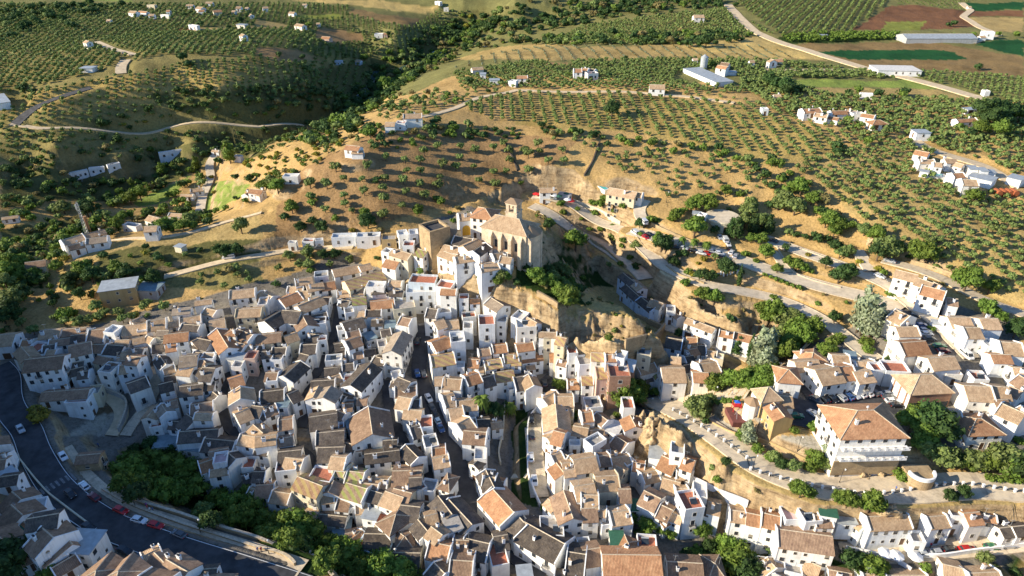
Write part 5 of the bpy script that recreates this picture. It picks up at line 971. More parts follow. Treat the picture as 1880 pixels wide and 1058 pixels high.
def fence(label, segs, h=1.1):
    X, Y, Z = zip(*[tuple(hit(*tp(t_, x, y))) for t_, x, y in segs]); root = bpy.data.objects.new('balustrade', None); COL.objects.link(root); root.location = (X[0], Y[0], Z[0]); pm = MB(); pm.box(-.24, .24, -.24, .24, -.8, 1.3); pm.box(-.3, .3, -.3, .3, 1.3, 1.42)
    me = mesh('pillar', pm.v, pm.f, [M['white']], pm.m); n = len(X)
    for i in range(n): obj('pillar', me, root, (X[i]-X[0], Y[i]-Y[0], Z[i]-Z[0]))
    for i in range(n-1):
        if math.hypot(X[i+1]-X[i], Y[i+1]-Y[i]) > 12: continue
        b = MB(); a_ = np.array((X[i]-X[0], Y[i]-Y[0], Z[i]-Z[0])); c = np.array((X[i+1]-X[0], Y[i+1]-Y[0], Z[i+1]-Z[0]))
        for z in (.5, .95): b.tube(a_+(0, 0, z), c+(0, 0, z), .06, 5)
        b.build('rail', [M['iron'], M['ridge']], root)
    named(root, label, 'balustrade')
fr = [('T3', x, y) for x, y in ((1010, 815), (1058, 835), (1107, 860), (1157, 885), (1207, 912), (1257, 938), (1307, 968), (1360, 1000), (1412, 1035))]+[('T7', x, y) for x, y in ((1468, 62), (1522, 98), (1575, 138), (1628, 178), (1685, 220), (1712, 302), (1780, 325), (1853, 345))]+[('T8', x, y) for x, y in ((50, 345), (125, 368), (200, 388), (275, 400), (350, 420), (425, 435), (503, 448), (580, 462), (655, 472), (728, 478), (800, 478), (866, 473), (930, 468), (992, 460), (1055, 450), (1117, 438), (1178, 430), (1240, 420), (1300, 412), (1368, 410), (1434, 408), (1504, 410), (1580, 425), (1657, 436), (1735, 448), (1808, 460), (1875, 460))]
fence('long white-pillared balustrade following the promenade along the cliff edge', fr)
fence('short white-pillared balustrade at the back of the promenade', [('T3', x, y) for x, y in ((965, 770), (1020, 762), (1075, 752), (1130, 745), (1185, 740), (1240, 735), (1295, 730), (1345, 722), (1385, 718))])
fence('pale posts and rails round the lookout square by the pines', [('U3', x, y) for x, y in ((1480, 970), (1500, 955), (1520, 965), (1545, 960), (1570, 955), (1590, 945), (1620, 950), (1650, 965))])
# zebra crossing and playground
rd = RL[0]; g = hit(*tp('T5', 415, 395)); k = int(np.argmin(np.hypot(rd[4]-g[0], rd[5]-g[1]))); tx, ty = rd[4][k+1]-rd[4][k-1], rd[5][k+1]-rd[5][k-1]; a_ = math.atan2(ty, tx)
zc = bpy.data.objects.new('zebra_crossing', None); COL.objects.link(zc); zc.location = (rd[4][k], rd[5][k], rd[6][k]+.06); zc.rotation_euler = (0, 0, a_); zc['kind'] = 'structure'; zc['label'] = 'white striped zebra crossing on the asphalt main road'
for i in range(8): b = MB(); y = -4.2+i*1.2; b.box(-1.9, 1.9, y-.27, y+.27, -.15, .02); b.build('stripe', [M['greypaint']], zc)  # stripes in a blotchy grey, far duller than the edge lines
q = pts('T3', '1535 852 1655 842 1722 962 1590 962'); g = hit(sum(p_[0] for p_ in q)/4, sum(p_[1] for p_ in q)/4); w_ = [P(*p_, g[2]+.3)[:2]-g[:2] for p_ in q][::-1]
M['mat'] = simple('rubber_mat', (.15, .055, .045), .9, .2, 1); b = MB(); b.prism([tuple(p_) for p_ in w_], -1.5, .2); o = b.build('play_surface', [M['mat']], None, loc=g); tag(o, 'dark red rubber playground surface in the chapel square', kind='structure')
M['redp'] = simple('red_paint', (.55, .03, .03), .5, .1, 2); M['bluep'] = simple('blue_paint', (.03, .12, .5), .5, .1, 2)
m = hit(*tp('T3', 1610, 868)); t = bpy.data.objects.new('climbing_frame', None); COL.objects.link(t); t.location = (m[0], m[1], m[2]+.2)
b = MB(); [b.tube((x, y, -.5), (x, y, 2.6), .09, 6) for x in (-1, 1) for y in (-.8, .8)]; b.box(-1, 1, -.8, .8, 1.2, 1.3); sub('frame', b, ['redp'], t)
b = MB(); b.add([(-.8, -.7, 2.5), (.8, -.7, 2.5), (.8, .7, 2.5), (-.8, .7, 2.5), (0, 0, 3.0)], [(0, 1, 4), (1, 2, 4), (2, 3, 4), (3, 0, 4), (3, 2, 1, 0)]); sub('canopy', b, ['bluep'], t)
b = MB(); b.add([(1, -.4, 1.3), (1, .4, 1.3), (3.4, .4, .1), (3.4, -.4, .1), (1, -.4, 1.2), (1, .4, 1.2), (3.4, .4, 0), (3.4, -.4, 0)], [(0, 3, 2, 1), (4, 5, 6, 7), (0, 4, 7, 3), (1, 2, 6, 5), (2, 3, 7, 6)]); sub('slide', b, ['redp'], t); named(t, 'red and blue climbing frame with slide on the playground', 'climbing frame')
m = hit(*tp('T3', 1655, 925)); t = bpy.data.objects.new('swing_set', None); COL.objects.link(t); t.location = (m[0], m[1], m[2]+.2); b = MB()
for x in (-1.8, 1.8): b.tube((x, -1, -.3), (x, 0, 2.3), .06, 5); b.tube((x, 1, -.3), (x, 0, 2.3), .06, 5)
b.tube((-1.8, 0, 2.3), (1.8, 0, 2.3), .06, 5); sub('frame', b, ['metal'], t)
for x in (-.8, .8): b = MB(); b.box(x-.25, x+.25, -.12, .12, .5, .56); b.tube((x-.22, 0, .5), (x-.22, 0, 2.3), .02, 3); b.tube((x+.22, 0, .5), (x+.22, 0, 2.3), .02, 3); sub('swing', b, ['iron'], t)
named(t, 'pale metal swing set on the red playground', 'swing set')
# ------------------------------------------------------------------ cars
def car_parts(van=False):
    # side profile sections (x, half width, z bottom, z top)
    b = MB(); hw = .86
    if not van: sec = [(-2.1, .72, .45, .72), (-1.95, .82, .30, .92), (-1.2, .86, .28, .98), (.9, .86, .28, .95), (1.8, .82, .30, .80), (2.1, .70, .40, .62)]; cab = [(-1.75, .70, .93), (-1.25, .62, 1.40), (.25, .62, 1.44), (1.05, .70, .93)]
    else: sec = [(-2.4, .85, .40, 1.0), (-2.3, .92, .32, 1.15), (0, .93, .30, 1.15), (1.6, .92, .30, 1.10), (2.2, .86, .32, .95), (2.4, .75, .42, .75)]; cab = [(-2.3, .88, 1.1), (-2.2, .82, 2.0), (1.0, .82, 2.0), (1.75, .86, 1.08)]
    v = []; n = len(sec)
    for x, w_, z0, z1 in sec: v += [(x, -w_, z0), (x, -w_, z1-.10), (x, -w_+.12, z1), (x, w_-.12, z1), (x, w_, z1-.10), (x, w_, z0)]
    f = [tuple(i*6+j if q == 0 else 0 for q in ()) for i in ()]
    for i in range(n-1):
        for j in range(6): f.append((i*6+j, (i+1)*6+j, (i+1)*6+(j+1) % 6, i*6+(j+1) % 6))
    f += [tuple(range(5, -1, -1)), tuple(range((n-1)*6, n*6))]; b.add(v, f)
    w_ = MB(); (xa, wa, za), (xb_, wb, zb_), (xc, wc, zc_), (xd, wd_, zd) = cab
    b.add([(xb_, -wb, zb_-.03), (xc, -wc, zc_-.03), (xc, wc, zc_-.03), (xb_, wb, zb_-.03), (xb_-.08, -wb-.02, zb_-.12), (xc+.1, -wc-.02, zc_-.12), (xc+.1, wc+.02, zc_-.12), (xb_-.08, wb+.02, zb_-.12)], [(0, 1, 2, 3), (0, 4, 5, 1), (1, 5, 6, 2), (2, 6, 7, 3), (3, 7, 4, 0)])
    for s_ in (-1, 1):
        for (x0, x1) in ((xa, xb_), (xd, xc), ((xb_+xc)/2, (xb_+xc)/2)): b.tube((x0, s_*wa*.99, za), (x1, s_*wb*1.01, zb_-.08), .045, 4)
    if van: b.box(xb_, .2, -wb-.03, wb+.03, za, zb_-.1)
    w_.add([(xa, -wa, za-.03), (xb_, -wb, zb_-.08), (xc, -wc, zc_-.08), (xd, -wd_, zd-.03), (xa, wa, za-.03), (xb_, wb, zb_-.08), (xc, wc, zc_-.08), (xd, wd_, zd-.03)], [(0, 3, 2, 1), (4, 5, 6, 7), (0, 1, 5, 4), (2, 3, 7, 6)])
    wh = MB(); nn = 12
    wh.add([(.32*math.cos(2*math.pi*k/nn), y, .32*math.sin(2*math.pi*k/nn)) for y in (-.11, .11) for k in range(nn)], [(k, (k+1) % nn, nn+(k+1) % nn, nn+k) for k in range(nn)]+[tuple(range(nn)), tuple(range(2*nn-1, nn-1, -1))], 0)
    for y in (-.115, .115): wh.add([(0, y, 0)]+[(.18*math.cos(2*math.pi*k/nn), y*1.02, .18*math.sin(2*math.pi*k/nn)) for k in range(nn)], [(0, 1+k, 1+(k+1) % nn) for k in range(nn)], 1)
    hl = MB(); hl.box(-.05, .06, -.16, .16, -.07, .07)
    return b, w_, wh, hl
def paint(name, c, met=.3):
    nt = NT(name); nt.b.inputs['Base Color'].default_value = (*c, 1); nt.b.inputs['Roughness'].default_value = .28; nt.b.inputs['Metallic'].default_value = met; nt.b.inputs['Coat Weight'].default_value = .5
    tc = nt.add('ShaderNodeTexCoord'); cc_, f_ = noise_col(nt, tc.outputs['Object'], 1.2, [tuple(q*.85 for q in c), c, c]); nt.l(cc_, nt.b.inputs['Base Color']); return nt.m
CC = dict(w=('white', (.78, .78, .77)), s=('silver', (.45, .47, .49)), k=('black', (.02, .02, .022)), g=('dark grey', (.09, .095, .10)), r=('red', (.5, .012, .012)), m=('dark red', (.16, .012, .015)), u=('blue', (.03, .09, .26)), l=('pale blue', (.35, .48, .60)), e=('green', (.03, .16, .08)))
M['tyre'] = simple('tyre', (.02, .02, .02), .9, .1, 3); M['lamp'] = simple('lamp_glass', (.7, .7, .68), .2, .1, 3); M['tail'] = simple('tail_glass', (.4, .01, .01), .3, .1, 3)
CARM = {}
def car(tile, x, y, code, turn=None):
    van = code.isupper(); c = code.lower(); cn, cc_ = CC[c]
    if (c, van) not in CARM:
        b, w_, wh, hl = CARB[van]; CARM[(c, van)] = (mesh('car_body', b.v, b.f, [paint('car_paint_'+cn.replace(' ', '_'), cc_)], b.m), ) if True else None
    me = CARM[(c, van)][0]; sx_, sy_ = tp(tile, x, y); g = hit(sx_, sy_, .7)
    best = (1e9,)
    for r_ in RL:
        d_ = np.hypot(r_[4]-g[0], r_[5]-g[1]); k = int(d_.argmin())
        if d_[k] < best[0]: k2 = min(max(k, 1), len(d_)-2); best = (d_[k], math.atan2(r_[5][k2+1]-r_[5][k2-1], r_[4][k2+1]-r_[4][k2-1]), r_[6][k], r_[2])
    a_ = best[1] if turn is None else R(turn)
    z = float(hz(g[0], g[1])); z = max(z, best[2]+(.17 if tile == 'T5' else .07)) if best[0] < best[3]/2+1.5 else z+.05
    root = bpy.data.objects.new('parked_car' if not van else 'parked_van', None); COL.objects.link(root); root.location = (g[0], g[1], z); root.rotation_euler = (0, 0, a_+(math.pi if (int(x) % 2) else 0))
    W_ = CARW[van]; body = obj('body', me, root); obj('window', W_[0], body)
    for wx_ in (-1.3, 1.3):
        for wy_ in (-.78, .78): obj('wheel', W_[1], root, (wx_, wy_, .32))
    for wy_ in (-.55, .55): obj('headlight', W_[2], root, (2.02 if not van else 2.3, wy_, .62)); obj('tail_light', W_[3], root, (-2.08 if not van else -2.38, wy_, .75))
    pend(root, cn+(' van' if van else ' car'), 'van' if van else 'car', sx_, sy_, 'cars and vans parked in the town')
CARB = {k: car_parts(k) for k in (False, True)}; CARW = {}
for k, (b, w_, wh, hl) in CARB.items(): CARW[k] = (mesh('window', w_.v, w_.f, [M['pane']], w_.m), mesh('wheel', wh.v, wh.f, [M['tyre'], M['metal']], wh.m), mesh('headlight', hl.v, hl.f, [M['lamp']], hl.m), mesh('tail_light', hl.v, hl.f, [M['tail']], hl.m))
CARS = """T5 150 5 s;T5 452 192 w;T5 605 405 w;T5 508 470 k;T5 675 485 m;T5 868 580 r;T5 1000 650 w;T5 1120 688 r;T5 1285 752 g;T5 640 712 k;T5 900 880 k;T5 1010 945 g;T5 20 705 w
T2 1165 390 k;T2 1160 612 u;T2 1207 618 g;T2 1242 790 w;T2 1268 855 g;T2 1288 905 k;T2 1303 950 l;T2 1328 1005 u;T3 235 680 g;T3 140 930 k;T3 1335 345 s;T7 145 45 g;T7 137 205 w;T7 162 372 w
U3 1187 762 g;U3 1228 770 w;U3 1312 790 k;U3 1362 805 w;U3 1406 810 r;U3 1440 795 s;U3 1490 808 w;U3 1510 835 g;U3 1578 800 w 60;U3 1608 826 s 60;U3 1495 685 s 90;U3 1532 705 W 90;U3 1555 735 w 90;U3 1560 765 k 90;U3 960 685 r;U3 992 674 k;U3 945 622 W;U3 885 652 W;U3 1355 745 g
U4 75 715 g;U4 840 970 w;U4 935 1012 g;U4 915 862 s;T4 385 805 g 115;T4 438 796 k 115;T4 495 792 k 115;T4 560 783 s 115;T4 610 777 u 115;T4 655 767 w 115;T4 700 760 w 115;T4 748 753 w 115;T4 796 748 g 115;T4 885 757 s 0;T4 912 790 g 0;T4 932 815 w 0;T4 968 846 k 0
T4 240 920 e 0;T4 368 908 s 120;T4 1142 262 u 0;T4 1168 297 s 0;T4 1180 322 w 0;T4 1200 358 g 0;T4 1272 410 e 0;T4 1300 445 m 0;T4 1410 412 w;T4 1466 482 W;T4 1082 545 e 20;T8 1162 900 s;T8 1266 890 s;T8 1356 870 k;T8 1470 868 r;T8 1650 850 e;T8 1766 838 s;U1 1645 835 W;U2 445 770 g"""
for e in CARS.replace('\n', ';').split(';'):
    q = e.split(); car(q[0], float(q[1]), float(q[2]), q[3], float(q[4]) if len(q) > 4 else None)
# ------------------------------------------------------------------ street lamps, parasols, people
def lamp(tile, x, y, h=5.0):
    g = hit(*tp(tile, x, y)); t = bpy.data.objects.new('street_lamp', None); COL.objects.link(t); t.location = g
    b = MB(); b.cyl(0, 0, -.5, .9, .11, n=8); b.cyl(0, 0, .9, h, .06, .04, n=8); b.tube((0, 0, h-.3), (.5, 0, h), .03, 4); sub('pole', b, ['iron'], t); b = MB(); b.cyl(.5, 0, h-.45, h-.05, .12, .22, n=8); b.cyl(.5, 0, h-.05, h+.08, .24, .05, n=8); sub('lantern', b, ['lamp'], t)
    sx_, sy_ = tp(tile, x, y); pend(t, 'black iron street lamp', 'street lamp', sx_, sy_, 'street lamps')
for e in (('T5', 980, 572), ('T5', 1445, 752), ('T6', 95, 902), ('T8', 550, 392), ('T8', 250, 160), ('T7', 1730, 292), ('T3', 1760, 1040), ('T3', 1450, 800), ('T2', 1215, 470), ('T4', 650, 380), ('T4', 1130, 180), ('U3', 1110, 440)): lamp(*e)
def parasol(tile, x, y, col, cn, r=1.8):
    g = hit(*tp(tile, x, y), 2.3); g[2] -= 2.3; t = bpy.data.objects.new('parasol', None); COL.objects.link(t); t.location = g; b = MB(); b.cyl(0, 0, -.3, 2.5, .04, n=6); sub('pole', b, ['iron'], t); b = MB(); b.cyl(0, 0, 2.2, 2.9, r, .05, n=8); sub('canopy', b, [col], t); sx_, sy_ = tp(tile, x, y); pend(t, cn+' parasol', 'parasol', sx_, sy_, 'parasols')
for e in (('T8', 885, 888, 'white', 'white'), ('T8', 965, 905, 'white', 'white'), ('T8', 1100, 912, 'white', 'white'), ('U3', 275, 375, 'white', 'white'), ('U3', 300, 385, 'white', 'white'), ('U3', 335, 390, 'green', 'green'), ('U3', 390, 375, 'green', 'green'), ('U3', 175, 375, 'redp', 'red'), ('U3', 400, 415, 'white', 'white'), ('U3', 425, 425, 'redp', 'red')): parasol(*e)
M['skin'] = simple('skin', (.45, .27, .19), .6, .1, 3); M['trouser'] = simple('trousers', (.05, .06, .10), .9, .2, 3); M['hair'] = simple('hair', (.04, .025, .015), .8, .2, 5)
SH = [simple('shirt_white', (.7, .7, .7), .9, .1, 3), simple('shirt_red', (.5, .04, .05), .9, .1, 3), simple('shirt_blue', (.06, .12, .35), .9, .1, 3), simple('shirt_purple', (.3, .1, .35), .9, .1, 3)]
def person_mesh(shirt, stride):
    # stacked rings for trunk, tapering limbs, head; one mesh
    b = MB(); rings = [(.84, .15, .10), (.98, .17, .11), (1.12, .15, .10), (1.30, .19, .12), (1.42, .20, .10), (1.48, .07, .07), (1.54, .055, .055)]; n = 10
    v = [(ry*math.sin(2*math.pi*k/n)*1.0, rx*math.cos(2*math.pi*k/n), z) for z, rx, ry in rings for k in range(n)]; m_ = len(rings)
    b.add(v, [(i*n+k, (i+1)*n+k, (i+1)*n+(k+1) % n, i*n+(k+1) % n) for i in range(m_-1) for k in range(n)]+[tuple(range(n))], 0)
    for i, z in enumerate((1.56, 1.60, 1.66, 1.72, 1.76)):
        pass
    hv = [(0+.095*math.sin(a)*math.cos(c), .075*math.sin(a)*math.sin(c), 1.64-.12*math.cos(a)) for a in (.3, .9, 1.57, 2.2, 2.8) for c in [2*math.pi*k/8 for k in range(8)]]
    b.add(hv, [(i*8+k, i*8+(k+1) % 8, (i+1)*8+(k+1) % 8, (i+1)*8+k) for i in range(4) for k in range(8)]+[tuple(range(7, -1, -1)), tuple(range(32, 40))], 1)
    b.add([(x-.012, y*1.12, z+.02) for x, y, z in hv[16:]], [(i*8+k, i*8+(k+1) % 8, (i+1)*8+(k+1) % 8, (i+1)*8+k) for i in range(2) for k in range(2, 6)]+[tuple(range(16, 24))], 2)
    b.tube((.09, 0, 1.63), (.12, 0, 1.62), .015, 4, 1)
    for s_ in (-1, 1):
        f = stride*s_
        b.tube((0, s_*.09, .92), (f*.16, s_*.09, .48), .085, 7, 3, .06); b.tube((f*.16, s_*.09, .48), (f*.2-.05*stride, s_*.09, .06), .058, 7, 3, .042); b.box(f*.2-.13, f*.2+.15, s_*.09-.045, s_*.09+.045, 0, .08, 2)
        b.tube((0, s_*.20, 1.40), (-f*.12, s_*.25, 1.12), .05, 6, 0, .042); b.tube((-f*.12, s_*.25, 1.12), (-f*.1+.08, s_*.26, .88), .038, 6, 1, .028)
        for k in range(4): b.tube((-f*.1+.08+k*.018-.02, s_*.26, .88), (-f*.1+.10+k*.018-.02, s_*.255, .78+.01*abs(k-1)), .009, 4, 1)
        b.tube((-f*.1+.11, s_*.26, .87), (-f*.1+.14, s_*.24, .82), .010, 4, 1)
    return mesh('person', b.v, b.f, [shirt, M['skin'], M['hair'], M['trouser']], b.m, smooth=True)
PM = [person_mesh(SH[i % 4], (0.9, 0, .6, 0)[i % 4]) for i in range(4)]; PN = ['white shirt walking', 'red shirt standing', 'blue shirt walking', 'purple shirt standing']
for i, e in enumerate((('T5', 1058, 562), ('T5', 1068, 590), ('T5', 1088, 605), ('T5', 1108, 605), ('T5', 712, 130), ('T5', 572, 292), ('T6', 15, 882), ('T6', 42, 886), ('T3', 1580, 778), ('T8', 950, 452), ('T8', 1200, 860), ('U3', 340, 560), ('U3', 430, 622), ('U3', 240, 400), ('U3', 360, 425), ('U3', 150, 380), ('U3', 430, 440))):
    g = hit(*tp(*e)); z = g[2]
    for r_ in RL:
        d_ = np.hypot(r_[4]-g[0], r_[5]-g[1]); k = int(d_.argmin())
        if d_[k] < r_[2]/2+.3: z = max(z, r_[6][k]+(.2 if r_[0] == 'pavement' else .09))
    j = [3, 1, 0, 2, 2, 0, 2, 1, 0, 2, 1, 0, 2, 1, 0, 3, 1][i]; o = obj('person', PM[j], None, (g[0], g[1], z), random.uniform(0, 6.28)); sx_, sy_ = tp(*e); pend(o, 'person in '+PN[j], 'person', sx_, sy_)
# ------------------------------------------------------------------ trees
def leaf_cloud(n, blobs, size, rng, flat=.0):
    """n leaf-clump quads through the volume of overlapping blobs (x, y, z, rx, rz)"""
    bl = np.array(blobs); wgt = bl[:, 3]**2*bl[:, 4]; idx = rng.choice(len(bl), n, p=wgt/wgt.sum())
    d = rng.normal(size=(n, 3)); d /= np.linalg.norm(d, axis=1)[:, None]; r = rng.uniform(.35, 1, n)**.45
    c = bl[idx, :3]+d*r[:, None]*np.stack([bl[idx, 3], bl[idx, 3], bl[idx, 4]], 1)
    nrm = d+rng.normal(size=(n, 3))*.55; nrm /= np.linalg.norm(nrm, axis=1)[:, None]
    a = np.cross(nrm, rng.normal(size=(n, 3))); a /= np.linalg.norm(a, axis=1)[:, None]; b = np.cross(nrm, a)
    s = size*rng.uniform(.6, 1.3, n)[:, None]; a = a*s; b = b*s*rng.uniform(.5, .9, n)[:, None]
    v = np.stack([c-a, c-b*.9+a*.1, c+a, c+b], 1).reshape(-1, 3)
    f = np.arange(n*4).reshape(n, 4); return v, f
def core(blobs, k=.72):
    t_ = (1+5**.5)/2; iv = np.array([(-1, t_, 0), (1, t_, 0), (-1, -t_, 0), (1, -t_, 0), (0, -1, t_), (0, 1, t_), (0, -1, -t_), (0, 1, -t_), (t_, 0, -1), (t_, 0, 1), (-t_, 0, -1), (-t_, 0, 1)])/math.sqrt(1+t_*t_)
    fi = [(0, 11, 5), (0, 5, 1), (0, 1, 7), (0, 7, 10), (0, 10, 11), (1, 5, 9), (5, 11, 4), (11, 10, 2), (10, 7, 6), (7, 1, 8), (3, 9, 4), (3, 4, 2), (3, 2, 6), (3, 6, 8), (3, 8, 9), (4, 9, 5), (2, 4, 11), (6, 2, 10), (8, 6, 7), (9, 8, 1)]
    V, F_ = [], []
    for x, y, z, rx, rz in blobs:
        o = len(V); V += [tuple(np.array((x, y, z))+p*np.array((rx, rx, rz))*k) for p in iv]; F_ += [tuple(i+o for i in f) for f in fi]
    return V, F_
def crown(kind, seed):
    rng = np.random.default_rng(seed); R_ = rng.uniform
    if kind == 'round': bl = [(0, 0, .62, .34, .28)]+[(.30*math.cos(a), .30*math.sin(a), R_(.45, .75), R_(.18, .27), R_(.16, .24)) for a in np.arange(7)*.9+R_(0, .4)]+[(R_(-.15, .15), R_(-.15, .15), .82, .22, .18)]; n, s = 900, .050
    elif kind == 'olive': bl = [(0, 0, .55, .30, .24)]+[(.27*math.cos(a), .27*math.sin(a), R_(.42, .66), R_(.18, .25), R_(.15, .22)) for a in np.arange(6)*1.05+R_(0, .5)]; n, s = 260, .075
    elif kind == 'pine': bl = [(R_(-.08, .08), R_(-.08, .08), .25+.13*i, .36-.045*i, .13) for i in range(6)]; n, s = 700, .05
    elif kind == 'cypress': bl = [(0, 0, .12+.11*i, [.09, .12, .125, .12, .105, .08, .055, .03][i], .10) for i in range(8)]; n, s = 500, .03
    elif kind == 'poplar': bl = [(R_(-.08, .08), R_(-.08, .08), .25+.12*i, [.20, .26, .27, .25, .18, .10][i], .13) for i in range(6)]; n, s = 600, .045
    elif kind == 'bush': bl = [(0, 0, .3, .36, .28)]+[(.28*math.cos(a), .28*math.sin(a), R_(.2, .4), R_(.18, .28), R_(.16, .25)) for a in np.arange(5)*1.25+R_(0, 1)]; n, s = 350, .07
    v, f = leaf_cloud(n, bl, s, rng); cv, cf = core(bl); return np.concatenate([v, np.array(cv)]), [tuple(q) for q in f]+[tuple(np.array(q)+len(v)) for q in cf]
def trunk_mesh(kind, seed):
    rng = np.random.default_rng(seed); b = MB(); r = .035 if kind in ('round', 'olive') else .025
    if kind == 'cypress': b.tube((0, 0, -.1), (0, 0, .5), .02, 6, 0, .01)
    else:
        b.tube((0, 0, -.12), (0, 0, .3), r*1.3, 7, 0, r)
        for k in range(5): a = k*1.26+rng.uniform(0, .5); b.tube((0, 0, .22+.03*k), (.22*math.cos(a), .22*math.sin(a), .5+.05*k), r*.6, 5, 0, r*.2)
        b.tube((0, 0, .3), (0, 0, .75 if kind != 'bush' else .4), r, 6, 0, r*.3)
    return mesh('trunk', b.v, b.f, [M['bark']], b.m)
TM = {}; TRK = {}
def tree_mesh(kind, mat, var):
    k = (kind, mat, var)
    if k not in TM: v, f = crown(kind, hash(kind) % 97 if 0 else sum(map(ord, kind))+var*13); TM[k] = mesh('crown', v, f, [M[mat]])
    if (kind, var) not in TRK: TRK[(kind, var)] = trunk_mesh(kind, var+5)
    return TM[k], TRK[(kind, var)]
TN = dict(round='tree', olive='olive_tree', pine='pine_tree', cypress='cypress_tree', poplar='poplar_tree', bush='bush')
KD = dict(b=('round', 'leaf', 'leafy green tree', 'tree', 1.0), k=('round', 'dark', 'dark green tree', 'tree', 1.0), o=('olive', 'olive', 'grey-green olive tree', 'olive tree', .75), n=('pine', 'dark', 'dark conifer', 'conifer', 1.35), c=('cypress', 'dark', 'slim dark cypress', 'cypress', 3.2), y=('bush', 'yellow', 'yellow-green bush', 'bush', .8), u=('bush', 'leaf', 'rounded green bush', 'bush', .8), p=('poplar', 'pale', 'pale feathery tree', 'tree', 1.3), P=('poplar', 'leaf', 'upright green poplar', 'poplar', 2.0), g=('round', 'olive', 'bluish green tree', 'tree', .95), m=('bush', 'dark', 'dark round bush', 'bush', .8))
def put_tree(x, y, z, dia, kc, sx_, sy_):
    kind, mat, desc, cat, asp = KD[kc]; var = random.randrange(5); cm, tm = tree_mesh(kind, mat, var)
    wd = {'round': 1.06, 'olive': .98, 'pine': .85, 'cypress': .26, 'poplar': .58, 'bush': .98}[kind]; sc_ = dia/wd; hs = {'round': 1.0, 'olive': 1.0, 'pine': 1.1, 'cypress': 1.0, 'poplar': 1.0, 'bush': 1.0}[kind]*random.uniform(.9, 1.12)
    t = bpy.data.objects.new(TN[kind], None); COL.objects.link(t); t.location = (x, y, z); t.rotation_euler = (0, 0, random.uniform(0, 6.28)); t.scale = (sc_, sc_*random.uniform(.88, 1.1), sc_*hs)
    obj('crown', cm, t); obj('trunk', tm, t); return t, desc, cat
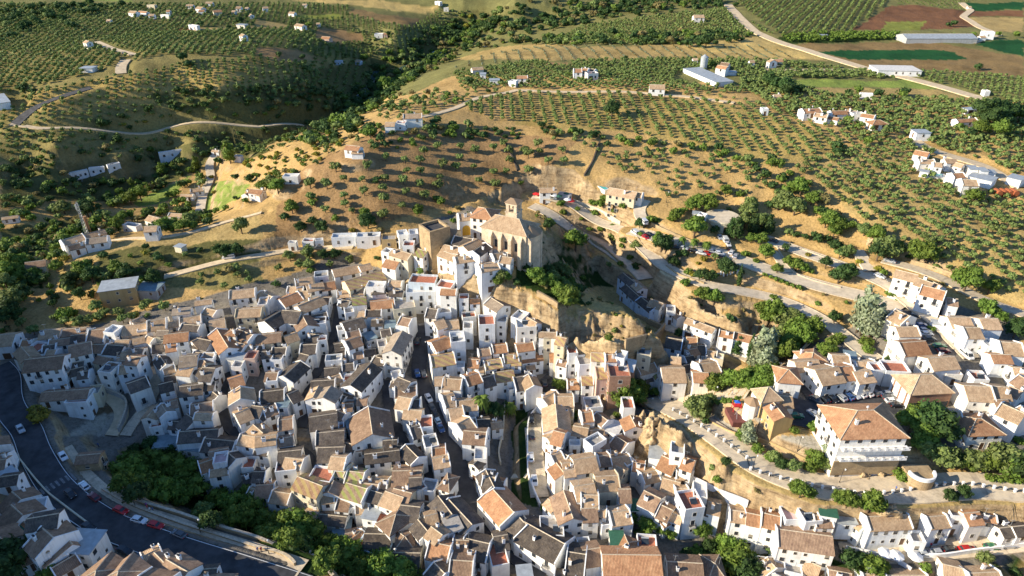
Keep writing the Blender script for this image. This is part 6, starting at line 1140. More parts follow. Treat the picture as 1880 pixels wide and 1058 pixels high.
TREES = {
'S': "235 865 9 b;262 848 9 b;290 848 9 b;315 858 10 b;340 868 9 b;270 888 9 b;300 898 10 b;333 905 8 b;360 895 8 b;225 885 7 b;250 828 6 k;280 818 6 k;318 828 6 k;372 940 6 g;400 912 6 b;425 930 8 b;442 950 9 b;462 932 9 b;455 908 7 b;482 958 7 b;520 960 9 b;545 963 10 b;570 975 8 b;530 987 7 b;500 976 6 b;600 1000 7 b;622 1010 8 b;650 1020 8 b;630 1036 8 b;680 1040 8 b;706 1045 9 b;732 1050 9 b;664 1050 7 b;600 1030 7 b;752 1056 7 b;20 1020 10 k;2 1045 9 k;90 1056 6 b;70 757 5 y;346 890 7 b;252 905 7 k;385 955 6 k",
'U3': "100 790 6 b;160 870 5 u;175 955 7 b;215 985 6 b;280 1000 6 b;280 940 4 u;380 930 6 g;350 900 4 g;420 990 4 u;510 975 3 u;460 1040 4 u;330 900 5 g;300 970 5 g;60 850 5 g;110 900 4 k;460 710 10 b;430 690 6 b;260 600 5 k;275 580 5 b;60 290 3 u;720 680 5 g;700 620 3 b;1080 720 8 k;1110 740 7 k;1050 700 5 b;1400 440 9 b;1330 430 8 b;1290 455 6 b;1320 610 10 b;1340 580 7 b;1290 590 6 b;1180 530 6 b;1210 500 5 b;1240 480 4 b;1150 545 4 u;1000 550 5 u;1040 560 3 u;730 490 3 u;640 620 4 u;890 750 5 g;850 822 3.5 u;890 880 4 k;895 900 3 k;1160 860 5 k;1190 870 3 k;1270 925 4 u;1350 960 5 k;1400 958 6 k;1440 970 5 k;1550 900 8 k;1520 880 6 k;1250 1000 4 u;1640 970 2.2 c;1655 930 3 k;1465 610 4.5 n;1540 350 6 b;1640 370 4 u;1430 385 4 u;1580 620 6 n;1620 630 7 n;1680 560 8 g;1700 490 8 g;1720 450 7 g;1750 600 7 n;1800 560 7 g;1850 600 7 n;1720 690 5 b;1790 700 6 b;1830 790 6 b;1680 800 4 u;1760 850 3 u;925 655 3 b;560 620 3 u;500 550 2.5 u;350 440 4 u;370 500 4 u;470 480 3 u;600 500 4 u;720 600 3 u;800 700 3.5 u;790 740 3 u;1205 800 4 k;1240 800 4 k;1460 830 3.5 o;1560 470 3 p;1340 870 2 y;1300 950 3 y;580 430 4 u;640 430 5 u;660 400 4 u;800 450 4 u;920 590 5 k;1380 840 3 y",
'T2': "1370 90 2.5 u;1490 105 3 u;1535 135 3 u;1170 80 3 u;1090 85 2.5 u;1255 85 3 u;1720 880 6 k;1690 850 4 k;240 395 4 k;1745 990 3 u;20 560 3 k;1800 830 3 k",
'T1': "640 512 4 u;550 502 3 u;270 900 6 y;240 860 4 y;1440 80 3.5 k;90 60 8 g;50 130 8 k;150 30 7 k;570 40 5 k;460 170 6 u;510 165 5 u;430 185 4 u;640 220 4 o;720 200 4 o;755 180 4 o;845 170 4 o;880 220 4 o;1035 130 4 o;690 130 5 g;150 250 4 o;240 305 4 o;560 240 5 o;460 240 4 o;20 200 6 k;1060 110 4 o;960 190 4 y;370 100 4 k;700 190 4 u;800 600 2 u",
'T3': "400 50 9 b;350 20 6 b;440 70 5 b;700 350 3 u;1205 312 4 k;1240 320 3 k;780 750 8 b;830 730 8 b;880 760 8 b;920 725 7 b;800 810 6 b;1030 742 4 b;1090 742 4 b;1060 735 3 b;340 690 5 b;1660 650 7 b;1590 655 7 b;1540 665 6 b;1460 680 7 b;1720 620 6 b;1780 600 6 b;1800 660 7 b;1850 640 7 b;1730 690 5 b;1625 420 5 n;1720 430 2.6 c;1340 860 8 g;1300 850 6 g;1380 825 6 g;1420 800 5 g;1395 940 3 k;1480 810 2.5 u;1530 800 2.5 u;1580 795 2.5 u;1630 788 2.5 u;1460 50 7 b;1380 35 6 b;1330 20 4 b;1580 210 4 k;1850 190 8 b;1800 140 6 b;1800 450 8 p;1770 500 7 p;1840 400 7 p;1820 560 6 p;1850 500 6 p;410 1000 4 u;460 910 3 u;750 900 2.5 u;530 790 3 y;590 790 2.5 y;470 890 3 u;1690 1040 4 p",
'T4': "90 150 9 b;160 220 9 g;250 280 10 b;300 320 9 b;350 270 9 b;200 380 8 b;230 190 6 g;180 450 8 b;60 560 6 b;-20 640 6 b;40 620 6 b;140 330 7 g;740 170 9 p;700 230 7 p;800 270 7 p;720 270 6 p;850 200 5 p;520 205 5 k;750 370 5 u;765 430 4 u;510 365 5 u;560 345 4 u;470 440 6 b;430 430 4 b;920 512 4 k;1215 280 3 u;1520 400 5 u;1490 390 4 u;1620 130 7 b;1660 160 5 b;1720 200 5 b;1830 290 7 k;1870 260 6 k;1150 920 9 b;1230 950 11 k;1300 1010 9 k;1080 950 8 b;1180 1030 8 b;1020 930 5 b;370 990 4 b;140 700 3.5 u;1700 610 2 u;400 100 2.5 u;80 50 3 u;930 30 4 u;990 70 3 u;830 280 3 k;225 1010 3 u",
'T8': "380 210 6 b;345 270 4 b;460 245 5 g;140 240 4 k;230 262 4 g;90 200 4 g;470 150 3 p;1020 320 5 u;1040 340 4 u;1310 210 7 g;1370 215 6 k;1420 230 5 b;1480 230 6 b;1540 225 7 g;1600 240 6 b;1660 240 7 b;1740 220 9 g;1800 250 8 b;1860 270 8 k;1180 140 5 g;1120 110 4 b;700 945 5 k;640 935 6 k;800 985 6 b;860 985 4 b;1600 930 4 g;1850 70 3 u;280 440 5 b;340 455 4 b;240 420 4 b;620 505 5 b;660 520 4 b;800 525 6 b;770 555 5 b;550 490 4 b;1450 455 4 k;1350 480 4 k;1390 460 3 k;700 1000 4 b;1640 340 3 u;1700 345 3 u;1760 350 3 u;1820 352 3 u;1870 355 3 u;60 880 3 o",
'T7': "1360 710 6 b;1330 700 4 b;1390 720 4 b;1590 880 8 b;1640 950 9 b;1520 830 5 b;1560 930 7 b;1690 1020 8 k;860 655 3.5 b;970 700 5 b;985 660 4 b;1080 720 4 b;1150 755 3 b;920 740 3 u;1770 140 3.5 b;1700 70 4 p;1650 40 4 b;1250 900 4 k;1330 870 4 u;1420 850 4 k;1400 900 4 u;1700 730 2 p;240 560 3 u;1540 230 3 k;430 20 3 u;1860 200 3 u",
'U1': "60 860 8 b;130 850 7 b;110 920 7 b;240 940 6 b;260 985 5 b;40 930 7 b;200 900 5 b;30 1000 7 g;400 890 6 b;450 830 4 y;840 600 7 b;800 560 6 b;870 540 6 b;930 500 6 b;760 520 6 g;720 510 5 b;620 490 8 k;580 440 7 k;630 440 6 k;1040 750 3.5 k;1130 820 5 k;1010 860 3 b;730 800 5 k;690 715 2.5 k;500 990 7 k;590 900 7 b;650 960 7 k;680 920 5 g;830 900 6 b;910 940 7 k;1100 980 7 k;860 960 5 k;760 960 5 g;1260 360 6 b;1210 375 5 b;1300 405 6 b;1260 430 6 b;1350 440 5 b;1170 490 6 b;1250 560 6 b;1180 590 7 b;1310 600 6 b;1370 560 7 g;1380 500 4 b;1640 70 7 P;1660 115 6 b;1570 130 6 k;1780 40 3 P;1400 150 5 P;1240 160 3 P;1150 185 5 P;1160 210 4 b;1690 240 5 k;1790 255 6 k;1350 280 5 b;1440 240 6 b;1450 285 6 g;1430 260 5 g;940 295 3.5 P;1100 310 2.5 P;1060 330 3 P;1000 370 9 b;930 400 8 b;880 400 7 b;800 430 6 b;850 430 6 g;1620 470 4 b;1550 490 4 b;1730 610 7 g;1620 790 6 k;1700 780 6 k;1570 770 5 k;1760 410 4 b;1850 310 4 b;1690 400 3 k;1870 100 3 y;450 470 8 g;380 460 7 g;220 450 6 b;170 500 6 b;100 500 6 b;700 450 4 n;690 440 3 n;480 640 4 b;1540 360 3 y;1520 250 3 y;620 650 3 k",
'U2': "200 530 5 k;410 550 4 k;470 610 6 k;320 610 5 k;255 470 6 b;240 440 5 b;570 545 4 b;780 520 5 b;800 570 7 k;1165 480 5 b;1160 500 4 b;150 310 8 b;50 310 7 b;100 250 5 g;110 280 6 g;560 800 5 k;590 790 4 k;370 800 6 g;380 880 5 g;240 820 5 g;480 810 5 k;390 920 4 b;140 1010 4 k;870 830 3 k;1645 965 4 u;1610 960 3 u;1760 960 5 g;1740 1000 4 b;1800 970 4 b;1637 590 1.6 c;1655 640 1.3 c;1180 920 2 p;690 500 3 o;690 630 3 y;580 700 2 y;400 420 5 b;1330 420 5 b;1300 400 4 b;860 260 5 k",
'U4': "170 420 9 g;240 460 9 g;120 440 7 g;280 330 7 b;360 400 7 b;220 320 6 b;120 340 4 k;50 440 5 k;400 490 5 b;500 560 8 b;560 590 7 b;460 570 6 b;640 590 5 b;520 640 6 b;380 650 4 n;250 650 3.5 n;320 660 4 n;410 690 5 k;470 690 4 k;190 640 5 g;740 630 6 g;830 670 7 b;780 660 5 b;900 750 11 g;840 790 8 k;970 760 7 b;1130 790 9 b;1190 810 9 b;1100 760 6 b;560 950 8 k;620 930 7 k;460 870 5 k;170 750 4 k;30 790 6 b;110 910 5 b;250 880 6 b;300 905 5 b;190 860 5 b;350 925 3 b;620 780 6 g;560 800 5 g;870 930 4 b;840 905 4 y;1480 990 10 b;1440 960 7 b;1530 380 8 b;1640 1045 6 b;1060 140 3 k;1330 310 5 g;540 50 6 k;20 950 2.5 b;60 965 2.5 b;100 980 2.5 b;140 1000 2.5 b;180 1015 2.5 b;220 1030 2.5 b;270 1045 3 b;1250 880 3 p;700 860 3 y;330 810 2.5 y;530 740 6 k;590 800 5 k",
'V4': "1020 640 8 k;1020 670 6 b;840 660 7 k;690 640 6 b;620 652 5 k;280 625 6 k;240 660 6 k;170 600 10 k;180 640 8 k;50 570 9 k;90 590 8 k;1600 795 12 k;1680 790 12 k;1760 790 12 k;1840 800 10 k;1640 850 10 k;1720 850 9 k;1580 910 8 b;1720 930 9 b;1500 930 7 k;1560 470 6 k;1380 160 7 k;1340 165 6 k;1830 240 6 b;1860 820 8 b;1520 240 5 b;1700 240 5 b;760 1000 5 b;540 1030 6 k;1180 960 5 b;620 840 5 b;690 900 4 b;1420 900 5 b",
'V3': "720 785 9 k;1370 460 5 b;1440 450 6 b;500 570 4 b;700 530 5 k;1270 290 9 k;1400 290 10 k;960 580 4 b;400 530 4 b;1350 300 8 k;430 930 5 b;460 960 4 g;820 410 4 k;530 150 9 k;420 150 8 g;1610 20 7 k",
'V2': "820 890 6 k;820 940 7 b;930 600 14 b;900 590 9 b;1540 570 6 k;350 480 6 k;165 385 5 k;335 400 5 k;265 155 6 k;330 150 6 k;380 165 7 b;460 160 4 b;780 400 8 b;950 240 7 k;1240 900 4 b;1280 900 4 b;700 800 4 k;620 120 4 k;1230 800 4 b;1370 690 4 b;1130 1030 4 b;640 390 4 k",
'V1': "515 165 9 k;1305 395 8 k;1345 440 8 k;1720 135 8 k;1435 155 7 k;1370 75 6 k;1000 30 6 k;1780 100 7 k;1320 100 5 k;720 870 7 k;760 880 6 k;1060 770 6 k;880 830 4 k;840 990 7 k;150 610 7 k;230 640 6 k;1640 190 5 k;1040 870 3 y;890 890 3 y;1500 780 5 g;420 20 9 k"}
NTREE = 0; SMALL = []; TL = []
for tl, s_ in TREES.items():
    for e in s_.split(';'):
        q = e.split()
        if q[3] in 'bkgp': g = hit(*tp(tl, float(q[0]), float(q[1]))); TL.append(float(q[2])/math.hypot(g[0], g[1]))
TCUT = sorted(TL)[-290]
for tl, s_ in TREES.items():
    for e in s_.split(';'):
        q = e.split(); x, y, d_ = map(float, q[:3]); kc = q[3]; sx_, sy_ = tp(tl, x, y); h_ = d_*KD[kc][4]*.5 if kc != 'c' else d_*1.9
        g = hit(sx_, sy_, h_)
        if kc in 'bkgpn' and d_/math.hypot(g[0], g[1]) < TCUT: SMALL.append((g[0], g[1], float(hz(g[0], g[1]))-.1*d_, d_*1.05, dict(b=0, k=1, g=3, p=3, n=1)[kc])); continue
        t, desc, cat = put_tree(g[0], g[1], float(hz(g[0], g[1]))-.1, d_*1.05, kc, sx_, sy_); NTREE += 1
        sz = 'small ' if d_ < 4 else 'big ' if d_ > 8 else ''
        pend(t, sz+desc, cat, sx_, sy_, 'trees and bushes around the town', kc in 'cpPny' or d_ > 5.5)
# palms
def palm(tile, x, y, h, s):
    b = MB(); b.tube((0, 0, -.5), (.1, 0, h), .28*s, 8, 0, .2*s); sx_, sy_ = tp(tile, x, y); g = hit(sx_, sy_, h); g[2] -= h
    t = bpy.data.objects.new('palm_tree', None); COL.objects.link(t); t.location = g; sub('trunk', b, ['bark'], t); b = MB(); rng = random.Random(int(x))
    for k in range(34):
        a_ = k*2.4; up = rng.uniform(-.3, 1.1); L = rng.uniform(2.2, 3.1)*s; pr = []
        for j in range(7): f = j/6; r_ = L*f*(1-.12*f); pr.append(np.array((math.cos(a_)*r_, math.sin(a_)*r_, h+up*L*f-1.15*L*f*f)))
        sd_ = np.array((-math.sin(a_), math.cos(a_), 0))
        for j in range(6):
            w0, w1 = (.10+.42*math.sin(math.pi*min(1, j/6+.12)))*s, (.10+.42*math.sin(math.pi*min(1, (j+1)/6+.12)))*s*(.2 if j == 5 else 1)
            for sg in (-1, 1): b.add([pr[j], pr[j+1], pr[j+1]+sd_*sg*w1-(0, 0, .15*s), pr[j]+sd_*sg*w0-(0, 0, .15*s)], [(0, 1, 2, 3)])
    sub('crown', b, ['leaf'], t); pend(t, 'feathery palm tree', 'palm', sx_, sy_, 'palm trees')
for e in (('T2', 1620, 790, 7, 1.15), ('T2', 1830, 840, 4, .9), ('U3', 1055, 655, 3, .7), ('U3', 1140, 680, 3, .7), ('U3', 1227, 695, 3.5, .75), ('U3', 1315, 708, 4, .8), ('U3', 1406, 728, 4, .8), ('U2', 1180, 920, 2.5, .6)): palm(*e)
# ------------------------------------------------------------------ groves and thickets
EXC = [('V4', '200 320 1000 300 1300 310 1880 410 1880 520 1150 495 700 480'), ('V4', '370 370 1300 360 1480 420 1400 430 620 430'), ('V4', '1480 0 1880 0 1880 405 1510 320'), ('V4', '620 225 820 110 900 50 1060 30 1430 80 1640 225'), ('V4', '200 565 1050 570 1260 640 1650 720 960 715 500 690 290 640'), ('V2', '220 -30 850 -30 1340 65 1190 145 1150 195 900 165 640 90 700 45'), ('V2', '240 115 610 100 620 135 300 130'), ('V2', '0 135 240 185 220 205 0 205'), ('V2', '440 205 500 200 770 250 780 300 560 320 420 290'), ('V2', '0 340 300 360 480 430 200 450 0 390'),
       ('V2', '60 1058 650 800 880 740 900 800 800 930 400 1058'), ('V1', '1260 235 1450 200 1880 185 1880 205 1600 215 1320 245'), ('V3', '-420 430 -100 340 200 310 500 340 950 330 1500 290 1750 260 2300 430 1900 430 1000 425 300 430'), ('V3', '260 445 400 445 440 470 250 480'), ('V1', '560 0 950 0 960 10 700 14')]
EXP = [pts(t_, s_) for t_, s_ in EXC]
RX = np.concatenate([r_[4] for r_ in RL]); RY = np.concatenate([r_[5] for r_ in RL]); RWd = np.concatenate([np.full(len(r_[4]), r_[2]/2) for r_ in RL])
FA = np.array([(f[0], f[1], max(f[4], f[5])) for f in FOOT])
def grow(poly, dx, dy, ang, keep, jit, seed, exc=True, road=1.5):
    poly = pts('S', poly) if isinstance(poly, str) else poly; rng = np.random.default_rng(seed)
    cs = np.array([hit(max(-300, x), y) for x, y in poly]); x0, x1 = cs[:, 0].min()-30, cs[:, 0].max()+30; y0, y1 = cs[:, 1].min()-30, cs[:, 1].max()+30
    c0 = np.array([(x0+x1)/2, (y0+y1)/2]); Rr = math.hypot(x1-x0, y1-y0)/2; a = np.arange(-Rr, Rr, dx); b = np.arange(-Rr, Rr, dy); A_, B_ = np.meshgrid(a, b); A_ = A_+rng.normal(size=A_.shape)*jit; B_ = B_+rng.normal(size=A_.shape)*jit
    X = c0[0]+A_*math.cos(ang)-B_*math.sin(ang); Y = c0[1]+A_*math.sin(ang)+B_*math.cos(ang); X = X.ravel(); Y = Y.ravel(); m = Y > 20; X, Y = X[m], Y[m]
    Z = hz(X, Y); qx, qy = proj(X, Y, Z); m = inpoly(qx, qy, poly) & (rng.random(len(X)) < keep)
    if exc:
        for e in EXP: m &= ~inpoly(qx, qy, e)
    X, Y, Z = X[m], Y[m], Z[m]
    ok = np.ones(len(X), bool)
    for i in range(0, len(X), 2000):
        d_ = np.hypot(X[i:i+2000, None]-RX[None], Y[i:i+2000, None]-RY[None])-RWd[None]; ok[i:i+2000] &= d_.min(1) > road
        d_ = np.hypot(X[i:i+2000, None]-FA[None, :, 0], Y[i:i+2000, None]-FA[None, :, 1])-FA[None, :, 2]; ok[i:i+2000] &= d_.min(1) > road*.7
    return np.stack([X, Y, Z], 1)[ok]
GROVES = [ # polygon, row spacing, tree spacing, angle, keep, jitter, size, name of the grove
 ('830 190 940 165 1130 168 1300 172 1420 195 1600 262 1560 290 1480 300 1400 285 1280 262 1150 245 1040 232 900 222', 5.32, 3.15, .04, .96, 0.15, 2.81, 'on the striped olive slope'),
 ('1450 310 1545 280 1630 260 1676 265 1682 305 1750 350 1880 365 2200 380 2200 860 1960 860 1950 600 1880 545 1800 545 1720 480 1640 445 1600 430 1545 385 1510 345', 4.49, 3.40, .25, .95, 0.24, 3.26, 'in the big olive grove'),
 ('1080 285 1200 275 1350 290 1420 330 1400 350 1320 372 1240 372 1180 342 1130 315', 5.18, 4.75, .3, .85, 0.72, 3.12, 'in the sparse orchard above the farmhouse'),
 ('560 330 690 285 960 262 1060 290 1050 330 960 335 870 362 700 408 600 412 540 380', 7.79, 7.22, .1, .85, 1.04, 4.80, 'on the bare olive hillside behind the castle'),
 ('0 180 150 150 330 120 520 100 600 140 560 170 440 200 200 240 0 290', 4.34, 3.10, .35, .95, 0.25, 2.99, ''),
 ('0 245 400 245 560 228 600 250 480 285 300 290 100 320 0 335', 4.62, 4.29, .2, .85, 0.66, 3.10, ''),
 ('-200 8 560 8 860 20 900 60 700 110 560 108 300 100 0 180 -200 180', 4.48, 3.47, .2, .96, 0.22, 3.35, ''),
 ('540 60 690 60 700 110 640 190 560 170 500 110', 4.50, 3.90, .1, .92, 0.48, 3.17, ''),
 ('830 135 960 115 1300 108 1420 112 1700 140 1440 172 1300 172 960 162 850 165', 3.84, 3.22, .5, .95, 0.25, 3.13, ''),
 ('1000 80 1080 45 1340 15 1420 65 1330 85 1100 82', 4.50, 3.60, .3, .95, 0.36, 3.43, ''),
 ('1345 0 1640 -5 1560 62 1430 66', 6.12, 3.17, -.5, .98, 0.14, 3.59, ''), ('1640 0 1790 -2 1770 20 1660 20', 5.95, 4.20, -.2, .95, 0.21, 2.43, ''),
 ('1660 128 1880 142 2200 150 2200 205 1880 192 1800 175 1700 150', 4.96, 4.03, .3, .95, 0.25, 2.86, ''), ('1660 62 1800 66 1770 80 1700 78', 4.80, 4.20, .1, .9, 0.24, 2.64, ''),
 ('1350 150 1500 140 1880 190 2200 210 2200 300 1880 258 1800 260 1700 300 1640 250 1600 262 1480 215 1400 190', 3.96, 3.70, .2, .93, 0.59, 3.74, ''),
 ('1690 255 1880 255 2200 300 2200 380 1880 330 1800 300 1730 275', 4.20, 4.20, .2, .95, 0.63, 3.65, ''),
 ('300 525 420 495 600 470 690 480 640 495 520 505 400 535', 5.52, 5.52, .4, .8, 1.19, 3.64, 'on the dry slope above the town'), ('80 585 300 560 330 575 200 600 60 610', 5.52, 5.52, .4, .6, 1.19, 3.46, 'on the slope by the outlying terraces'),
 ('690 200 830 168 960 166 900 200 760 216 700 225', 5.62, 5.25, .1, .7, 0.9, 3.24, 'beside the ridge farmhouse'), ('560 275 640 250 680 262 600 300 540 330 520 300', 7.20, 6.40, .1, .5, 1.6, 2.75, 'below the bare golden ridge'),
 ('960 235 1180 262 1100 285 1000 262', 6.00, 6.00, .1, .5, 0.9, 2.92, 'under the striped olive slope'),
]
OP = []
for i, (pl, dx, dy, a_, kp, jt, sz, nm) in enumerate(GROVES):
    g = grow(pl, dx, dy, a_, kp, jt, 100+i); OP += [(x, y, z, sz*random.uniform(.72, 1.2), nm) for x, y, z in g]
OP.sort(key=lambda q: (q[0]**2+q[1]**2+(q[2]-CZ)**2)/(q[3]**2))
def merged(name, items, mats, label, lod, cat_kind='stuff', kinds=None):
    """items: (x, y, z, size, material index); one mesh, each plant with its own trunk and leaf clumps"""
    var = []
    for s_ in range(6):
        rng = np.random.default_rng(900+s_+lod); bl = [(0, 0, .52, .34, .27)]+[(.26*math.cos(a), .26*math.sin(a), rng.uniform(.36, .62), rng.uniform(.17, .26), rng.uniform(.15, .24)) for a in np.arange(4)*1.57+rng.uniform(0, 1)]
        v, f = leaf_cloud(lod, bl, {18: .21, 34: .16, 60: .13, 110: .10}.get(lod, .13), rng); cv, cf = core(bl[:1] if lod < 50 else bl[:3], .8); cf = np.array(cf)+len(v)
        tv = np.array([(-.03, -.03, -.1), (.03, -.03, -.1), (0, .04, -.1), (0, 0, .5)]); tf = np.array([(0, 1, 3), (1, 2, 3), (2, 0, 3)])+len(v)+len(cv)
        var.append((np.concatenate([v, cv, tv]), f, np.concatenate([cf, tf])))
    V, Q, T, mq, mt = [], [], [], [], []; o = 0; rng = np.random.default_rng(5)
    for x, y, z, s_, mi in items:
        v, q, t3 = var[rng.integers(6)]; a = rng.uniform(0, 6.28); c, s2 = math.cos(a), math.sin(a); k = s_/1.0
        V.append(np.stack([x+(v[:, 0]*c-v[:, 1]*s2)*k, y+(v[:, 0]*s2+v[:, 1]*c)*k, z-.1+v[:, 2]*k*rng.uniform(.85, 1.15)], 1)); Q.append(q+o); T.append(t3+o); mq.append(np.full(len(q), mi)); mt.append(np.full(len(t3), mi)); o += len(v)
    V = np.concatenate(V); Q = np.concatenate(Q); T = np.concatenate(T); me = bpy.data.meshes.new(name); me.vertices.add(len(V)); me.vertices.foreach_set('co', V.astype(np.float32).ravel())
    li = np.concatenate([Q.ravel(), T.ravel()]); me.loops.add(len(li)); me.loops.foreach_set('vertex_index', li.astype(np.int32)); st = np.concatenate([np.arange(len(Q))*4, len(Q)*4+np.arange(len(T))*3]); me.polygons.add(len(st)); me.polygons.foreach_set('loop_start', st.astype(np.int32))
    for m_ in mats: me.materials.append(M[m_])
    me.polygons.foreach_set('material_index', np.concatenate(mq+mt).astype(np.int32)); me.update(calc_edges=True); me.validate(); o_ = obj(name, me); tag(o_, label, kind=cat_kind); return o_
NOL = 300-sum(1 for o in bpy.data.objects if o.name.startswith('olive_tree') and o.parent is None)
ind = [q for q in OP if q[4]][:NOL]; ids = set(map(id, ind)); rest = [q for q in OP if id(q) not in ids]
for x, y, z, s_, nm in ind:
    qx, qy = proj(x, y, z); t, desc, cat = put_tree(x, y, z-.1, s_, 'o', float(qx), float(qy)); tag(t, 'small round grey-green olive tree '+nm, cat, 'olive trees '+nm)
near = [q for q in rest if math.hypot(q[0], q[1]) < 520]; far_ = [q for q in rest if math.hypot(q[0], q[1]) >= 520]
merged('olive_grove', [(x, y, z, s_, 0) for x, y, z, s_, n_ in near], ['olive'], 'rows of grey-green olive trees on the golden slopes beyond the town', 60)
merged('far_olive_grove', [(x, y, z, s_*.92, 0) for x, y, z, s_, n_ in far_], ['olive'], 'distant olive groves covering the rolling plain', 18)
THICK = [ # polygon, spacing, size, (weights leaf, dark, dry, olive, yellow)
 ('620 190 700 110 760 70 860 25 930 35 850 90 800 120 700 190 640 262 580 275 560 262', 5.5, 6.5, (.3, .55, .03, .1, .02)), ('280 172 480 158 600 150 650 200 600 235 460 228 300 218', 4.0, 5.2, (.08, .6, .04, .28, 0)),
 ('660 240 740 222 860 232 960 238 950 262 800 258 700 280 670 275', 4.2, 4.5, (.25, .5, .05, .18, .02)), ('990 232 1060 240 1150 258 1330 272 1360 300 1280 290 1150 276 1000 252', 4.2, 4.2, (.35, .3, .1, .25, 0)), ('1350 285 1430 295 1490 340 1540 400 1500 420 1440 380 1390 330', 5, 5, (.4, .3, .1, .2, 0)),
 ('0 290 200 305 360 285 430 300 330 350 220 375 100 390 0 380', 6, 5, (.15, .55, .15, .15, 0)), ('0 440 90 470 150 400 250 400 330 370 380 380 400 420 330 440 250 420 190 440 100 480 60 540 0 530', 5.5, 5.5, (.45, .35, .1, .1, 0)), ('0 540 60 500 110 480 160 520 60 560 50 600 0 610', 5, 5, (.4, .4, .1, .1, 0)),
 ('110 500 280 460 450 440 700 425 700 440 480 468 250 510 150 560', 6, 3, (.2, .2, .3, .2, .1)), ('1200 795 1330 870 1400 900 1600 925 1880 925 1880 948 1600 945 1400 925 1240 860', 3.2, 2.6, (.2, .12, .5, .15, .03)),
 ('200 855 290 832 420 900 620 965 780 1058 600 1058 430 965 260 912', 4.5, 5, (.7, .3, 0, 0, 0)), ('955 462 1040 505 1090 562 1010 552 940 520 950 480', 4, 4, (.4, .3, .1, .2, 0)), ('1090 592 1190 603 1200 615 1130 632 1080 615', 3, 2.2, (.1, 0, .6, .2, .1)),
 ('850 22 1000 0 1350 3 1330 16 1100 36 950 66 880 60 830 60', 7.5, 7.5, (.1, .6, .15, .15, 0)), ('920 78 1000 68 1330 62 1400 66 1320 84 1100 84 980 84', 7, 7, (.2, .6, .1, .1, 0)), ('700 120 760 95 900 70 960 82 860 95 800 130 720 150', 7, 6, (.2, .4, .2, .2, 0)),
 ('1300 985 1400 975 1560 1050 1310 1065', 4.5, 4.5, (.6, .4, 0, 0, 0)), ('1650 1010 1880 960 1880 1065 1700 1065', 3.5, 3, (.8, .2, 0, 0, 0)), ('970 395 1060 420 1150 470 1200 500 1210 470 1100 410 1010 375', 4, 2.4, (.25, .1, .45, .15, .05)), ('1240 450 1400 500 1500 570 1640 640 1560 560 1440 500 1300 455', 6, 2.0, (.15, .15, .55, .1, .05)),
 ('440 300 560 270 640 255 600 290 520 340 480 340', 4.5, 3, (.4, .05, .15, .1, .3)), ('1010 385 1100 430 1180 520 1240 560 1180 560 1090 470', 5, 3, (.3, .2, .3, .2, 0)), ('-10 100 40 60 200 20 240 10 100 10 -10 20', 9, 7, (0, .8, 0, .2, 0)), ('200 500 450 480 460 500 300 520 220 540', 5.5, 4, (.2, .4, .2, .2, 0)), ('560 408 700 412 850 385 870 400 760 430 560 432', 6, 3, (.15, .3, .35, .15, .05)),
 ('0 395 110 400 200 420 120 452 60 470 0 480', 5, 5, (.4, .4, .1, .1, 0)), ('0 480 60 470 120 472 60 530 0 545', 5, 5, (.4, .4, .1, .1, 0)), ('60 545 170 500 300 495 310 530 190 560 100 585', 6, 4, (.3, .3, .2, .2, 0)), ('0 335 110 335 300 300 330 330 200 345 60 372 0 372', 5.5, 5, (.2, .5, .1, .2, 0)),
 ('0 300 120 285 240 268 360 258 470 262 480 285 340 290 200 305 100 325 0 330', 5, 4.5, (.15, .45, .1, .3, 0)), ('150 240 330 222 560 238 570 262 430 262 300 262 160 262', 6, 4.2, (.1, .4, .1, .4, 0)),
 ('1740 848 1880 848 1880 868 1740 862', 3, 3, (.5, .3, .1, .1, 0)), ('0 600 40 590 40 610 0 615', 4, 3, (.3, .3, .2, .2, 0)), ('820 45 960 40 1100 0 1300 0 1000 60 900 75', 10, 6, (.1, .5, .2, .2, 0)), ('640 185 720 175 960 160 1000 168 700 210', 8, 4, (.5, .1, .1, .3, 0)), ('1560 430 1640 440 1720 480 1790 545 1760 545 1660 480', 5, 2.5, (.3, .1, .5, .1, 0)),
 ('1060 540 1130 560 1180 600 1100 590 1040 560', 4, 2.2, (.1, .1, .6, .2, 0)), ('1215 500 1330 560 1420 590 1420 600 1320 585 1220 530', 5, 1.8, (.1, .1, .7, .1, 0)),
]
TH = []; rng_ = np.random.default_rng(44)
for i, (pl, sp_, sz, wt) in enumerate(THICK):
    g = grow(pl, sp_, sp_, .4, .82, sp_*.35, 300+i, exc=False, road=1.0 if sz < 4 else 2.0); wt = np.array(wt)/sum(wt)
    TH += [(x, y, z-.15*sz, sz*rng_.uniform(.5, 1.35), int(rng_.choice(5, p=wt))) for x, y, z in g]
TH += SMALL
merged('scrub_and_woodland', TH, ['leaf', 'dark', 'dry', 'olive', 'yellow'], 'scrub, thickets and riverside woodland on the slopes and in the gorges', 110)
g = grow(pts('V4', '80 275 400 245 980 240 980 288 200 312'), 5, 4, .2, .95, .3, 77, exc=False); merged('green_orchard', [(x, y, z, 4.4, 0) for x, y, z in g], ['leaf'], 'dense bright green orchard block beside the long greenhouse', 34)
g = grow('830 126 900 98 1000 84 1100 82 1250 85 1400 84 1470 106 1300 108 1000 112', 8.5, 2.2, .05, .95, .15, 78, exc=False); merged('vineyard', [(x, y, z, 1.5, 0 if k % 3 else 1) for k, (x, y, z) in enumerate(g)], ['pale', 'dry'], 'rows of low young vines on the long golden field', 18)
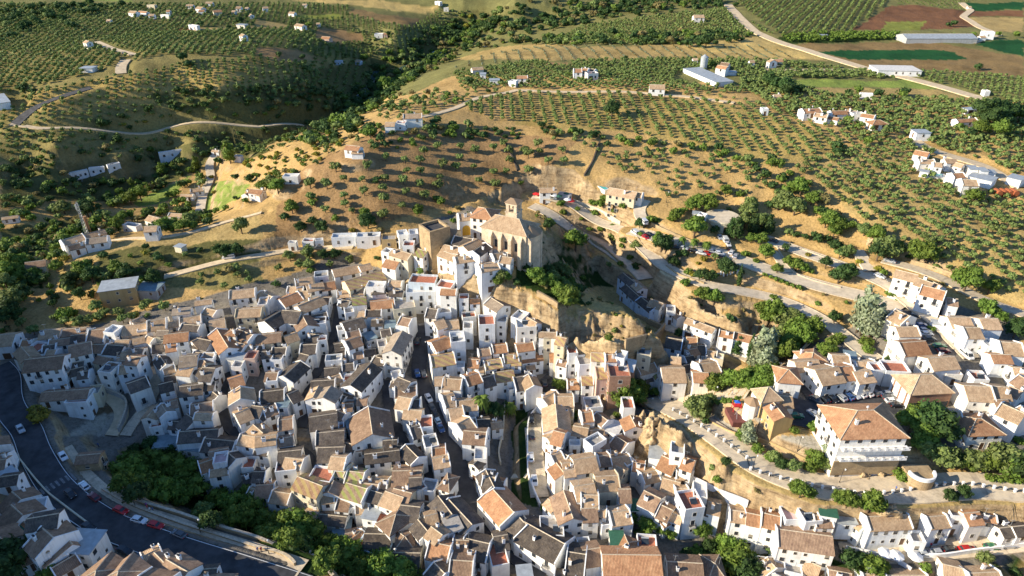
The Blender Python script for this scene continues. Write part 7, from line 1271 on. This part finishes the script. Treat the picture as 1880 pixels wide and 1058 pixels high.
# river
for s_, t_, w_ in (('860 520 800 640 720 750 640 830', 'V2', 6), ('1360 400 1200 450 950 545', 'V2', 6)):
    q = np.array([hit(*p_) for p_ in pts(t_, s_)]); L = np.concatenate([[0], np.cumsum(np.hypot(*(q[1:]-q[:-1]).T[:2]))]); ss = np.linspace(0, L[-1], 60); X = np.interp(ss, L, q[:, 0]); Y = np.interp(ss, L, q[:, 1]); v, f = strip(X, Y, hz(X, Y), w_, 1.0, th=1.5); tag(obj('river', mesh('river', v, f, M['water'])), 'blue-grey river glimpsed in the wooded gorge', kind='structure')
# boulders by the cliff path
def boulder(tile, x, y, sz, lab):
    g = hit(*tp(tile, x, y)); rng = np.random.default_rng(int(x)); n1_, n2_ = 36, 26; v = []
    for i in range(n2_+1):
        for j in range(n1_):
            a = math.pi*i/n2_; c = 2*math.pi*j/n1_; d_ = np.array((math.sin(a)*math.cos(c), math.sin(a)*math.sin(c), math.cos(a))); r_ = .75+.9*float(fbm(np.array(d_[0]*1.3+x), np.array(d_[1]*1.3+d_[2]*1.5), 5, 3))+.35*abs(float(fbm(np.array(d_[0]*4+x), np.array(d_[1]*4+d_[2]*3), 3, 8))); v.append(tuple(d_*r_*sz*np.array((1, .9, 1.25))))
    f = [(i*n1_+j, (i+1)*n1_+j, (i+1)*n1_+(j+1) % n1_, i*n1_+(j+1) % n1_) for i in range(n2_) for j in range(n1_)]
    o = obj('boulder', mesh('boulder', v, f, M['rock'], smooth=True), None, g); pend(o, lab, 'boulder', *tp(tile, x, y), 'boulders by the cliff')
for e in (('T3', 915, 985, 3.6, 'tall rounded tan boulder'), ('T3', 1000, 1000, 3.4, 'huge weathered tan boulder'), ('T7', 1000, 60, 3.4, 'steep pale boulder'), ('T3', 960, 850, 2.2, 'jagged pale boulder'), ('T8', 740, 345, 1.3, 'low grey boulder'), ('T8', 850, 335, 1.4, 'low sandy boulder'), ('T8', 900, 600, 2.5, 'shaded rock outcrop'), ('U4', 780, 720, 2, 'pale rock outcrop')): boulder(*e)
gr = obj('ground', ground_mesh()); gr.data.materials.append(GM); tag(gr, 'dry golden hillsides, farm fields and rocky slopes around the town', kind='structure')
do_windows()
settle()
# the town shows far more than 300 houses: the 300 that show largest stay objects of their own, the rest become one mass
HR = []
for o in list(bpy.data.objects):
    if o.type == 'EMPTY' and o.parent is None and o.name.split('.')[0] == 'house':
        w_ = next(c for c in o.children if c.name.startswith('wall')); bb = np.array([v.co for v in w_.data.vertices]); e = np.ptp(bb, axis=0); p = np.array(o.location); dd = np.linalg.norm(p-(0, 0, CZ)); HR.append((e[0]*e[1]/dd**2, o))
HR.sort(key=lambda q: -q[0])
if len(HR) > 300:
    bpy.context.view_layer.update()
    V, mats, Lp, Tn, LV, LS, MI = [], [], [], [], [], [], []; off = 0; lo = 0
    for _, o in HR[300:]:
        for c in o.children_recursive:
            me = c.data; n = len(me.vertices); co = np.empty(n*3, np.float32); me.vertices.foreach_get('co', co); co = co.reshape(-1, 3); mw = np.array(c.matrix_world); V.append(co@mw[:3, :3].T+mw[:3, 3])
            lc = np.zeros(n*3, np.float32); tn = np.zeros(n, np.float32)
            if 'local' in me.attributes: me.attributes['local'].data.foreach_get('vector', lc); me.attributes['tone'].data.foreach_get('value', tn)
            Lp.append(lc); Tn.append(tn); k = len(me.loops); lv = np.empty(k, np.int32); me.loops.foreach_get('vertex_index', lv); LV.append(lv+off)
            pn = len(me.polygons); ls = np.empty(pn, np.int32); me.polygons.foreach_get('loop_start', ls); LS.append(ls+lo); mi = np.empty(pn, np.int32); me.polygons.foreach_get('material_index', mi)
            mp = []
            for m_ in me.materials:
                if m_ not in mats: mats.append(m_)
                mp.append(mats.index(m_))
            MI.append(np.array(mp)[mi]); off += n; lo += k
    V = np.concatenate(V).astype(np.float32); me = bpy.data.meshes.new('town_houses'); me.vertices.add(len(V)); me.vertices.foreach_set('co', V.ravel()); LV = np.concatenate(LV); me.loops.add(len(LV)); me.loops.foreach_set('vertex_index', LV); LS = np.concatenate(LS); me.polygons.add(len(LS)); me.polygons.foreach_set('loop_start', LS)
    for m_ in mats: me.materials.append(m_)
    me.polygons.foreach_set('material_index', np.concatenate(MI).astype(np.int32)); me.update(calc_edges=True); me.validate()
    me.shade_flat()
    me.attributes.new('local', 'FLOAT_VECTOR', 'POINT').data.foreach_set('vector', np.concatenate(Lp)); me.attributes.new('tone', 'FLOAT', 'POINT').data.foreach_set('value', np.concatenate(Tn))
    tag(obj('town_houses', me), 'smaller tile-roofed white houses packed between the larger ones', kind='stuff')
    for _, o in HR[300:]:
        for c in list(o.children_recursive): bpy.data.objects.remove(c)
        bpy.data.objects.remove(o)
# ------------------------------------------------------------------ light
SUN_EL, SUN_AZ = 22.5, -102.0     # azimuth from +y, clockwise; the sun stands to the left
w = bpy.data.worlds.new("World"); scene.world = w; w.use_nodes = True
sk = w.node_tree.nodes.new('ShaderNodeTexSky'); sk.sky_type = 'NISHITA'; sk.sun_disc = False; sk.sun_elevation = R(SUN_EL); sk.sun_rotation = R(SUN_AZ); sk.altitude = 600
bg = w.node_tree.nodes['Background']; w.node_tree.links.new(sk.outputs[0], bg.inputs[0]); bg.inputs[1].default_value = .115
sk.ozone_density = 6.0; sk.dust_density = .5
sd = bpy.data.lights.new('sun', 'SUN'); sd.energy = 5.0; sd.angle = R(.5); sd.color = (1, .88, .68)
so = bpy.data.objects.new('sun', sd); COL.objects.link(so)
sv = np.array([math.sin(R(SUN_AZ))*math.cos(R(SUN_EL)), math.cos(R(SUN_AZ))*math.cos(R(SUN_EL)), math.sin(R(SUN_EL))])
from mathutils import Vector
so.rotation_euler = Vector(sv).to_track_quat('Z', 'Y').to_euler(); so.location = (-300, 0, 400)
vs_ = scene.view_settings; vs_.view_transform = 'Standard'; vs_.look = 'None'; vs_.exposure = 0.86; vs_.gamma = 1
